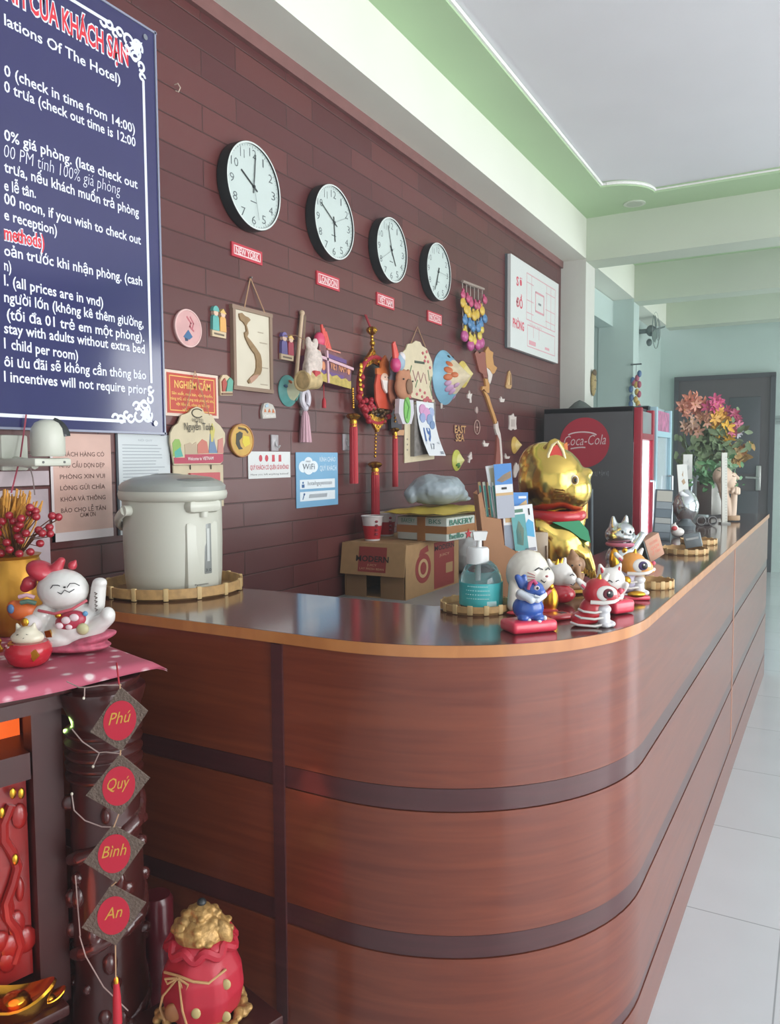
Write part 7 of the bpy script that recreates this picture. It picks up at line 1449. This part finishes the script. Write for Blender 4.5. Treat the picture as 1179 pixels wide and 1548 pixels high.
blob('dragon_relief', mb, mat('#471c1a', 0.25, coat=0.5), altar, 0.004, 2)
d = bpy.data.lights.new('altar_lamp', 'POINT'); d.energy = 1.2; d.color = (1.0, 0.42, 0.16); d.shadow_soft_size = 0.02
o = bpy.data.objects.new('altar_lamp', d); col.objects.link(o); o.parent = altar; o.location = (-0.16, -0.2, 0.9)
d = bpy.data.lights.new('altar_green_lamp', 'POINT'); d.energy = 0.05; d.color = (0.55, 1.0, 0.25); d.shadow_soft_size = 0.008
o = bpy.data.objects.new('altar_green_lamp', d); col.objects.link(o); o.parent = altar; o.location = (-0.10, -0.092 + 0.055, 0.84)
d = bpy.data.lights.new('altar_red_lamp', 'POINT'); d.energy = 0.3; d.color = (1.0, 0.12, 0.06); d.shadow_soft_size = 0.05
o = bpy.data.objects.new('altar_red_lamp', d); col.objects.link(o); o.parent = altar; o.location = (0.02, -0.2, 0.45)

# ---- pink patterned cloth over the top
def cloth_mat():
    m = bpy.data.materials.new('pink_blossom_cloth'); m.use_nodes = True; nt = m.node_tree; b = nt.nodes['Principled BSDF']; L_ = nt.links.new
    tc = nt.nodes.new('ShaderNodeTexCoord'); v = nt.nodes.new('ShaderNodeTexVoronoi'); v.inputs['Scale'].default_value = 26; L_(tc.outputs['Object'], v.inputs['Vector'])
    r = nt.nodes.new('ShaderNodeValToRGB'); e = r.color_ramp.elements; e[0].position = 0.16; e[0].color = (*lin('#e2cccb'), 1); e[1].position = 0.34; e[1].color = (*lin('#b4556a'), 1); q = e.new(0.24); q.color = (*lin('#c88a97'), 1)
    L_(v.outputs['Distance'], r.inputs[0]); L_(r.outputs[0], b.inputs['Base Color']); b.inputs['Roughness'].default_value = 0.55; return m
cl = thing('table_cloth', 'pink blossom patterned cloth hanging over the altar top', 'cloth', (*AO, 0), (0, 0, -15))
mb = MB(); mb.use(cloth_mat()); n = 26; X0, X1, Yc0, Yc1 = -0.46, -0.02, -0.66, 0.115
def drape(x, y):
    ox, oy = max(0, x - X1), max(0, y - Yc1); drop = (ox ** 2 + oy ** 2) ** 0.5
    z = ZA + 0.006 - drop * 0.5 + 0.004 * sin(18 * y) * min(1, ox * 20) + 0.004 * sin(23 * x) * min(1, oy * 20)
    return (X1 + ox * 0.35 if ox else x, Yc1 + oy * 0.75 if oy else y, z)
xs = [X0 + (X1 + 0.028 - X0) * i / n for i in range(n + 1)]; ys = [Yc0 + (Yc1 + 0.04 - Yc0) * j / (n * 2) for j in range(2 * n + 1)]
vs = [drape(x, y) for x in xs for y in ys]; m_ = len(ys)
fs = [(i * m_ + j, (i + 1) * m_ + j, (i + 1) * m_ + j + 1, i * m_ + j + 1) for i in range(n) for j in range(m_ - 1)]
nv = len(vs); mb.add(vs + [(x, y, z - 0.003) for x, y, z in vs], fs + [tuple(q + nv for q in f[::-1]) for f in fs]); mb.build('fabric', cl)

ZC2 = ZA + 0.007
# ---- reclining lucky cat
F = Fig('lucky_cat', 'large reclining white lucky cat with patterned belly on the altar cloth', 'figurine', (*(-1.3481, 1.0756), ZC2), (112, 988))
mb = MB(); F.e(mb, 101, 893, 6, 38, 31, 30, rotz(-6)); F.e(mb, 112, 950, 0, 46, 34, 34, rotz(18)); F.e(mb, 92, 965, 4, 40, 20, 34); F.cap(mb, (150, 918, 4), (155, 888, 6), 12, 11); F.e(mb, 157, 883, 8, 11, 8, 10); F.cap(mb, (138, 958, 10), (170, 934, 18), 17, 12); F.e(mb, 172, 930, 20, 11, 13, 11); F.cap(mb, (72, 930, 14), (62, 950, 20), 16, 12)
blob('ceramic_body', mb, mat('#d6d4d0', 0.22, coat=0.5), F.root, 0.0026, 5)
mb = MB(); F.e(mb, 70, 866, 4, 24, 15, 24, rotz(-28)); F.cap(mb, (92, 862, 6), (100, 850, 6), 10, 6); F.cap(mb, (114, 858, 0), (118, 852, 0), 7, 3); F.cap(mb, (50, 884, 4), (44, 890, 4), 11, 8); blob('red_cap', mb, mat('#b3303f', 0.35, coat=0.3), F.root, 0.0026, 3)
mb = MB(); mb.use(M_black); 
for u in (103, 128): F.tube(mb, [(u - 9, 888 - (u - 103) * 0.1, 34), (u - 4, 882 - (u - 103) * 0.1, 36), (u + 3, 882 - (u - 103) * 0.1, 35), (u + 8, 886 - (u - 103) * 0.1, 31)], 0.7)
F.tube(mb, [(105, 892, 35), (111, 895, 36), (116, 889, 36), (122, 893, 34), (128, 889, 30)], 0.7); F.e(mb, 116, 885, 36, 2, 1.4, 1.5); mb.use(mat('#c98f88', 0.5))
for dv in (0, 4, 8): F.tube(mb, [(96, 888 + dv, 34), (89, 886 + dv * 1.4, 32)], 0.6)
mb.build('face', F.root)
mb = MB(); mb.use(mat('#a83548', 0.35)); F.e(mb, 118, 938, 24, 24, 16, 12, rotz(18)); mb.use(mat('#ddc9cc', 0.4)); 
for u, v, r in ((106, 942, 6), (116, 934, 7), (128, 930, 7), (120, 944, 5)): F.e(mb, u, v, 35, r, r * 0.8, 3)
mb.use(M_gold); F.e(mb, 104, 927, 33, 5, 4, 4); F.poly(mb, [(84, 950), (92, 948), (96, 962), (88, 964)], 32, 36); mb.use(mat('#b8b48a', 0.4)); F.e(mb, 138, 948, 30, 9, 9, 6); mb.use(mat('#5a8fb5', 0.4)); F.e(mb, 141, 926, 26, 4, 4, 3); mb.build('belly_painting', F.root)
mb = MB(); mb.use(mat('#b5525c', 0.4)); F.tube(mb, [(74, 920, 30), (100, 924, 36), (124, 918, 32), (140, 908, 16)], 2.2, 8); mb.build('collar', F.root)
mb = MB(); mb.use(mat('#4a3a34', 0.5)); 
for i in range(5): F.tube(mb, [(152, 896 + i * 6, 17), (156, 898 + i * 6, 17), (153, 900 + i * 6, 17)], 0.8)
mb.build('painted_letters', F.root)
mb = MB(); F.e(mb, 112, 978, 4, 58, 9, 36); F.e(mb, 140, 968, 6, 40, 9, 30, rotz(14)); blob('pink_cushion', mb, mat('#b5566c', 0.6, var=0.3, scale=60), F.root, 0.003, 3)
mb = MB(); F.e(mb, 46, 922, 18, 22, 16, 16); F.e(mb, 34, 918, 22, 10, 12, 10); o = blob('orange_lion_hood', mb, mat('#c9622c', 0.4), F.root, 0.0026, 3)
mb = MB(); mb.use(mat('#4a6a94', 0.4)); F.e(mb, 35, 917, 33, 5, 7, 3); mb.use(mat('#4f6a5c', 0.4)); F.tube(mb, [(50, 908, 33), (60, 906, 32), (70, 910, 28)], 3.5, 8); mb.use(mat('#c9a0ac', 0.4)); F.tube(mb, [(46, 900, 30), (58, 897, 30), (68, 901, 28)], 3, 8); mb.build('hood_trim', F.root)
mb = MB(); F.e(mb, 62, 940, 26, 16, 14, 14); blob('paw_ruff', mb, mat('#d2cccb', 0.5), F.root, 0.0028, 2)
# ---- little cat in a red pot
F = Fig('cat_pot', 'small white cat peeping out of a round red pot', 'figurine', (*(-1.3333, 0.9598), ZC2), (46, 1010))
mb = MB(); mb.use(mat('#b0222f', 0.25, coat=0.5)); F.lathe(mb, 46, [(20, 1010), (28, 1004), (34, 990), (33, 980), (28, 974)], 36); mb.build('pot', F.root)
mb = MB(); F.e(mb, 45, 968, 0, 25, 12, 18); F.e(mb, 46, 962, 2, 17, 12, 14); F.cap(mb, (34, 958, 0), (30, 948, 0), 6, 2.5); F.cap(mb, (54, 956, 0), (56, 947, 0), 6, 2.5); blob('cat_head', mb, mat('#d2cab4', 0.3, coat=0.3), F.root, 0.0024, 3)
mb = MB(); mb.use(M_gold); F.e(mb, 42, 945, 0, 6, 7, 3); F.e(mb, 30, 976, 20, 6, 3, 4); F.poly(mb, [(60, 986), (68, 980), (74, 990), (66, 998)], 24, 29); mb.use(mat('#c9c0b0', 0.4)); F.e(mb, 32, 980, 22, 8, 5, 5); mb.build('gold_coin', F.root)
mb = MB(); mb.use(mat('#d8a0a0', 0.4)); F.tube(mb, [(22, 976, 20), (40, 981, 30), (60, 978, 24)], 1.6, 6); mb.build('rim_cord', F.root)
mb = MB(); mb.use(M_black); F.tube(mb, [(40, 966, 16), (44, 968, 17), (48, 965, 17)], 0.6); F.tube(mb, [(36, 961, 15), (39, 960, 16)], 0.6); F.tube(mb, [(50, 960, 15), (53, 961, 14)], 0.6); mb.build('face', F.root)
# ---- gold vase of wheat and berries
F = Fig('wheat_vase', 'bulging golden vase filled with dried wheat and red berry sprigs', 'vase', (*(-1.6092, 1.1045), ZC2), (10, 968))
mb = MB(); mb.use(mat('#b9852c', 0.35, 0.6, var=0.15, scale=12, bump=0.2)); F.lathe(mb, 8, [(34, 968), (46, 955), (55, 925), (54, 895), (46, 865), (42, 853), (46, 848)], 40, -20, lambda a, z: 1 + 0.02 * cos(10 * a)); mb.build('vase_body', F.root)
mb = MB(); mb.use(mat('#c98f3a', 0.65, var=0.25, scale=40)); random.seed(31)
for i in range(110):
    a = random.gauss(0, 0.5); u1 = 20 + 42 * a + random.uniform(-6, 6); v1 = 752 + 26 * abs(a) + random.uniform(-8, 14); d = random.uniform(-44, 4)
    F.tube(mb, [(12 + 12 * a, 852, -20), (14 + 30 * a, 805, d), (u1, v1, d)], 1.3, 4); 
    if i % 2: F.cap(mb, (14 + 30 * a + 0.6 * (u1 - 14 - 30 * a), 805 + 0.6 * (v1 - 805), d), (u1, v1, d), 2.6, 1.2, 6)
mb.build('dried_wheat', F.root)
mb = MB(); mb.use(mat('#6f4a34', 0.6)); ber = [(90, 787), (98, 789), (60, 774), (55, 783), (68, 788), (42, 800), (30, 795), (10, 812), (8, 801), (22, 826), (36, 818), (40, 824), (70, 808), (78, 812), (84, 804), (70, 828), (58, 840), (44, 842), (14, 842), (4, 828), (30, 836), (84, 814), (48, 790), (26, 786), (2, 842), (64, 780), (37, 806), (54, 812), (15, 795)]
for u, v in ber: F.tube(mb, [(22, 856, -14), (22 + (u - 22) * 0.6, 830 + (v - 830) * 0.5, 6), (u, v + 4, 14)], 0.8, 4)
mb.build('sprig_stem', F.root)
random.seed(7)
for u, v in ber:
    mb = MB(); mb.use(mat('#9c1f2e', 0.3, coat=0.4)); F.e(mb, u, v, 14 + random.uniform(-8, 8), 6, 6, 6, None, 14, 8); mb.build('berry', F.root)
F = Fig('gold_trinket', 'tiny gold trinket at the left edge of the altar cloth', 'trinket', (*(-1.4832, 0.9987), ZC2), (-2, 988))
mb = MB(); mb.use(M_gold); F.lathe(mb, -2, [(6, 988), (7, 984), (3, 978), (5, 972), (2, 966)], 16); mb.build('body', F.root)

# ---- string of lucky cards in front of the pillar
F = Fig('lucky_card_string', 'string of four grey diamond cards with red discs and gold script on the pillar', 'hanging ornament', (*(-1.0517, 0.7393), (-1.0517, 0.7393)[1])[:1] + (0.92,) + ((-1.0517, 0.7393)[1],), (180, 1230))
MG = mat('#6a5a50', 0.9, bump=0.6, scale=200); MDr = mat('#c0223a', 0.5)
words = ("Phú", "Quý", "Bình", "An")
for i, (q, wd) in enumerate(zip((((188, 1035), (228, 1072), (187, 1133), (141, 1103)), ((184, 1137), (228, 1175), (183, 1232), (131, 1201)), ((170, 1247), (218, 1276), (174, 1338), (124, 1305)), ((165, 1340), (217, 1370), (170, 1437), (118, 1408))), words)):
    cu, cv = sum(a for a, _ in q) / 4, sum(b_ for _, b_ in q) / 4
    mb = MB(); mb.use(MG); F.poly(mb, q, -1.5, 1.5); cd = mb.build('card', F.root)
    rx, ry = (24, 31); mb = MB(); mb.use(MDr); T = tr(*F.p(cu, cv, 1.6)) @ rotz(-18); mb.prism(oval(0, 0, rx * F.k, ry * F.k, 32), 0, 0.0008, T); mb.build('red_disc', cd)
    mb = MB(); mb.use(mat('#d0a044', 0.4)); wl = {2: 14, 3: 17, 4: 19}[len(wd)]; mb.text(wd, F.p(cu - wl, cv + 9 - 2)[:2], F.p(cu + wl, cv + 1)[:2], 19 * F.k, 2.7 * F.k, shear=0.35); mb.build('gold_script', cd)
mb = MB(); mb.use(M_cord)
for a, b_ in (((188, 1030), (188, 1037)), ((186, 1131), (185, 1139)), ((180, 1230), (172, 1250)), ((173, 1336), (166, 1342)), ((169, 1436), (168, 1490))): mb = MB(); mb.use(M_cord); F.tube(mb, [(a[0], a[1], 2), (b_[0], b_[1], 2)], 1.1, 5); mb.build('cord', F.root)
mb = MB(); mb.use(M_gold); F.lathe(mb, 168, [(4, 1497), (3.5, 1490), (1.5, 1487)], 14); mb.build('tassel_cap', F.root); mb = MB(); mb.use(M_silk); F.lathe(mb, 168, [(7, 1562), (6, 1520), (4, 1497)], 16); mb.build('tassel', F.root)
mb = MB(); mb.use(mat('#a01c2c', 0.6)); F.tube(mb, [(186, 1032, 0), (182, 1012, -6), (176, 1004, -20)], 1.4, 6); mb.build('red_hanger', F.root)
# ---- light cord wound about the pillar
F = Fig('light_cord', 'thin pale cord of tiny lights wound round the altar pillar', 'cord', (*((-1.1148, 0.6969))[:1], 0.93, (-1.1148, 0.6969)[1]), (150, 1250))
mb = MB(); mb.use(mat('#a08a84', 0.5))
for pts in ([(106, 1028, -6), (128, 1034, 4), (140, 1034, 5), (160, 1031, 4), (190, 1032, 0)], [(137, 1034, 5), (136, 1048, 5)], [(112, 1100, -4), (130, 1117, 3), (155, 1133, 6), (166, 1132, 6), (188, 1136, 3)], [(156, 1133, 6), (147, 1152, 6)], [(107, 1204, -8), (112, 1225, -2), (130, 1238, 4), (156, 1247, 6), (184, 1250, 2)], [(112, 1425, -6), (122, 1455, -2), (150, 1500, 4), (186, 1540, 2)], [(108, 1330, -8), (110, 1380, -8), (113, 1425, -6)]): F.tube(mb, pts, 1.0, 5)
mb.build('wire', F.root)
mb = MB(); mb.use(mat('#d9d2c0', 0.3)); [F.e(mb, u, v, d, 2, 2.6, 2, None, 10, 6) for u, v, d in ((135, 1050, 5), (146, 1154, 6), (107, 1202, -8))]; mb.build('bulb', F.root)

# ---- red money bag statue on a low stand
SB = (-1.0112, 0.2949)
st = thing('low_stand', 'dark low wooden stand under the red money bag statue', 'stand', (-0.996, 1.069, 0), (0, 0, -15))
zb = SB[1]
mb = MB(); mb.use(M_aw); mb.box((0, 0, zb - 0.012), (0.205, 0.20, 0.024), bev=0.004); mb.build('stand_top', st)
for sx in (-1, 1):
    for sy in (-1, 1):
        mb = MB(); mb.use(M_aw); mb.box((sx * 0.085, sy * 0.082, (zb - 0.024) / 2), (0.03, 0.03, zb - 0.024)); mb.build('leg', st)
F = Fig('money_bag_statue', 'red money bag statue heaped with gold coins', 'statue', (-0.996, 1.069, zb + 0.001), (316, 1531))
M_res = mat('#b08a52', 0.45, 0.35, var=0.25, scale=60, bump=0.5)
mb = MB(); F.lathe(mb, 309, [(40, 1526), (54, 1510), (60, 1480), (57, 1450), (46, 1428), (40, 1420), (48, 1408), (40, 1400)], 36, 0, lambda a, z: 1 + 0.03 * cos(7 * a))
blob('bag', mb, mat('#a81e30', 0.45, var=0.08, scale=12), F.root, 0.0032, 3)
mb = MB(); mb.use(mat('#a81e30', 0.45)); ring = [F.p(309 + 46 * cos(a) * (1 + 0.08 * sin(9 * a)), 1412 + 5 * sin(9 * a), 44 * sin(a)) for a in [2 * pi * i / 72 for i in range(72)]]; mb.tube(ring, 8 * F.k, 8, True); mb.build('frilled_neck', F.root)
mb = MB(); mb.use(M_res); random.seed(9)
for i in range(90):
    a = random.uniform(0, 2 * pi); r = random.uniform(0, 42); h = (1 - (r / 46) ** 2) * 40
    F.e(mb, 309 + r * cos(a), 1404 - h + random.uniform(-4, 4), r * sin(a), 7, 5, 7, None, 10, 6)
for i in range(70):
    a = random.uniform(0, 2 * pi); r = random.uniform(48, 68); F.e(mb, 309 + r * cos(a), 1530 - random.uniform(4, 26) * (1.2 - r / 80) - 3, r * sin(a) * 0.9, 8, 6, 8, None, 10, 6)
F.e(mb, 309, 1398, 0, 40, 30, 40); F.e(mb, 309, 1470, 0, 40, 58, 40)
blob('gold_coins', mb, M_res, F.root, 0.0028, 1)
mb = MB(); mb.use(M_res); F.lathe(mb, 309, [(18, 1378), (22, 1372), (12, 1366), (14, 1360), (6, 1356)], 20); F.e(mb, 285, 1385, 18, 12, 10, 10); F.e(mb, 345, 1392, 14, 13, 20, 10, rotz(20)); mb.use(M_black); F.e(mb, 310, 1354, 0, 7, 6, 7); mb.build('ingot_top', F.root)
mb = MB(); mb.use(mat('#b58a5c', 0.6)); F.tube(mb, [(262, 1440, 34), (285, 1436, 48), (309, 1440, 55), (330, 1446, 50), (352, 1436, 34)], 2.0, 8); F.tube(mb, [(285, 1438, 50), (270, 1448, 48), (266, 1442, 46), (285, 1438, 50)], 1.8, 6); F.tube(mb, [(285, 1438, 50), (298, 1456, 56), (302, 1444, 56), (287, 1438, 51)], 1.8, 6); F.tube(mb, [(284, 1440, 50), (262, 1468, 46), (256, 1490, 40), (262, 1510, 40)], 1.8, 6); F.tube(mb, [(288, 1440, 52), (294, 1480, 60), (300, 1512, 55), (314, 1518, 52)], 1.8, 6); mb.build('tie_cord', F.root)
mb = MB(); mb.use(mat('#b5a06c', 0.45)); 
for u, v, d in ((313, 1485, 59), (353, 1455, 40), (352, 1504, 40)): F.e(mb, u, v, d, 7, 8, 3); mb.build('coin_spot', F.root); mb = MB(); mb.use(mat('#b5a06c', 0.45))
mb = MB(); mb.use(mat('#8f5a34', 0.5)); F.e(mb, 277, 1490, 50, 12, 14, 6); mb.build('patch', F.root)
F = Fig('key_trinket', 'little keychain with striped bar at the foot of the money bag', 'trinket', (SB[0] + 0.085, 1.02, zb + 0.001), (398, 1530))
mb = MB(); mb.use(mat('#2c2a2a', 0.5)); mb.box(F.p(398, 1536, 0), (30 * F.k, 8 * F.k, 8 * F.k), rotz(0), bev=0.001); mb.build('bar', F.root); mb = MB(); mb.use(mat('#c9c4bc', 0.4)); [mb.box(F.p(388 + i * 5, 1531.6, 0), (2.4 * F.k, 0.8 * F.k, 8.2 * F.k)) for i in range(5)]; mb.build('stripe', F.root)
# ---- dark red candle jar, grey-green box, gold ingots
P = (-1.2294, 0.1381); F = Fig('candle_jar', 'dark red tall candle jar behind the money bag', 'candle', (P[0], 1.17, 0.0), (242, 1540)); zz = P[1]
mb = MB(); mb.use(mat('#5c1620', 0.3, coat=0.4)); mb.lathe([(0.05, 0), (0.05, 0.02), (0.034, zz + 0.15), (0.034, (-1.2198, 0.4065)[1]), (0.028, (-1.2194, 0.4184)[1])], T=rotx(-90)); mb.build('jar', F.root); mb = MB(); mb.use(mat('#8a5a30', 0.5)); mb.lathe([(0.0385, zz + 0.02), (0.0375, zz + 0.08)], T=rotx(-90), capb=False, capt=False); mb.build('label', F.root)
P = (-1.343, 0.2473); t = thing('grey_box', 'grey green box standing behind the foot of the altar pillar', 'box', (-1.361, 1.1945, 0), (0, 0, -15)); mb = MB(); mb.use(mat('#3f4a46', 0.6)); mb.box((0, 0, 0.15), (0.14, 0.08, 0.30), bev=0.004); mb.build('box_body', t); mb = MB(); mb.use(mat('#4c5853', 0.6)); mb.box((0, 0, 0.315), (0.146, 0.086, 0.03), bev=0.004); mb.build('lid', t)
def ingot(label, u, v, y, s, rz):
    P = ING[(u, v)]
    t = thing('gold_ingot', label, 'ingot', P, (0, 0, rz), 'gold ingots before the altar')
    mb = MB(); mb.use(mat('#c98f2c', 0.2, 1.0)); n = 28; vs = []; 
    prof = [(0.6, 0.0), (0.75, 0.15), (1.0, 0.55), (0.95, 0.62), (0.7, 0.45), (0.3, 0.40)]
    mb.lathe([(r * s, z * s) for r, z in prof], seg=n, sx=1.35, sy=0.75, fn=lambda a, z: 1 + 0.0 * a)
    for i, q in enumerate(mb.v):
        pass
    mb.v = [Vector((q.x, q.y, q.z * (1 + 0.9 * (q.x / (1.35 * s)) ** 2))) for q in mb.v]; mb.build('boat', t)
    mb = MB(); mb.use(mat('#c98f2c', 0.2, 1.0)); mb.ell((0, 0, 0.5 * s), (0.5 * s, 0.42 * s, 0.32 * s)); mb.build('dome', t)
ING = {(18, 1490): Vector((-1.2312, 0.8333, 0.3655)), (66, 1535): Vector((-1.2032, 0.8807, 0.3655))}
ingot('large shiny gold ingot at the bottom left corner', 18, 1490, 0, 0.052, 40)
ingot('small gold ingot beside the large one by the altar pillar foot', 66, 1535, 0, 0.022, 60)

# ================================================================ even haze volume added in the lobby air, mostly standing in for lens veil
m = bpy.data.materials.new('lens_veil_haze'); m.use_nodes = True
nt = m.node_tree; nt.nodes.clear()
out = nt.nodes.new('ShaderNodeOutputMaterial'); vs_ = nt.nodes.new('ShaderNodeVolumeScatter')
vs_.inputs['Color'].default_value = (0.9, 0.96, 1.0, 1); vs_.inputs['Density'].default_value = 0.017; vs_.inputs['Anisotropy'].default_value = 0.2
nt.links.new(vs_.outputs[0], out.inputs['Volume'])
mb = MB(); mb.use(m); mb.box((0.9, 3.75, 1.56), (5.3, 12.6, 3.1)); o = mb.build('haze')
tag(o, 'thin pale added haze filling the lobby air, standing in for lens veil', 'haze', kind='structure')
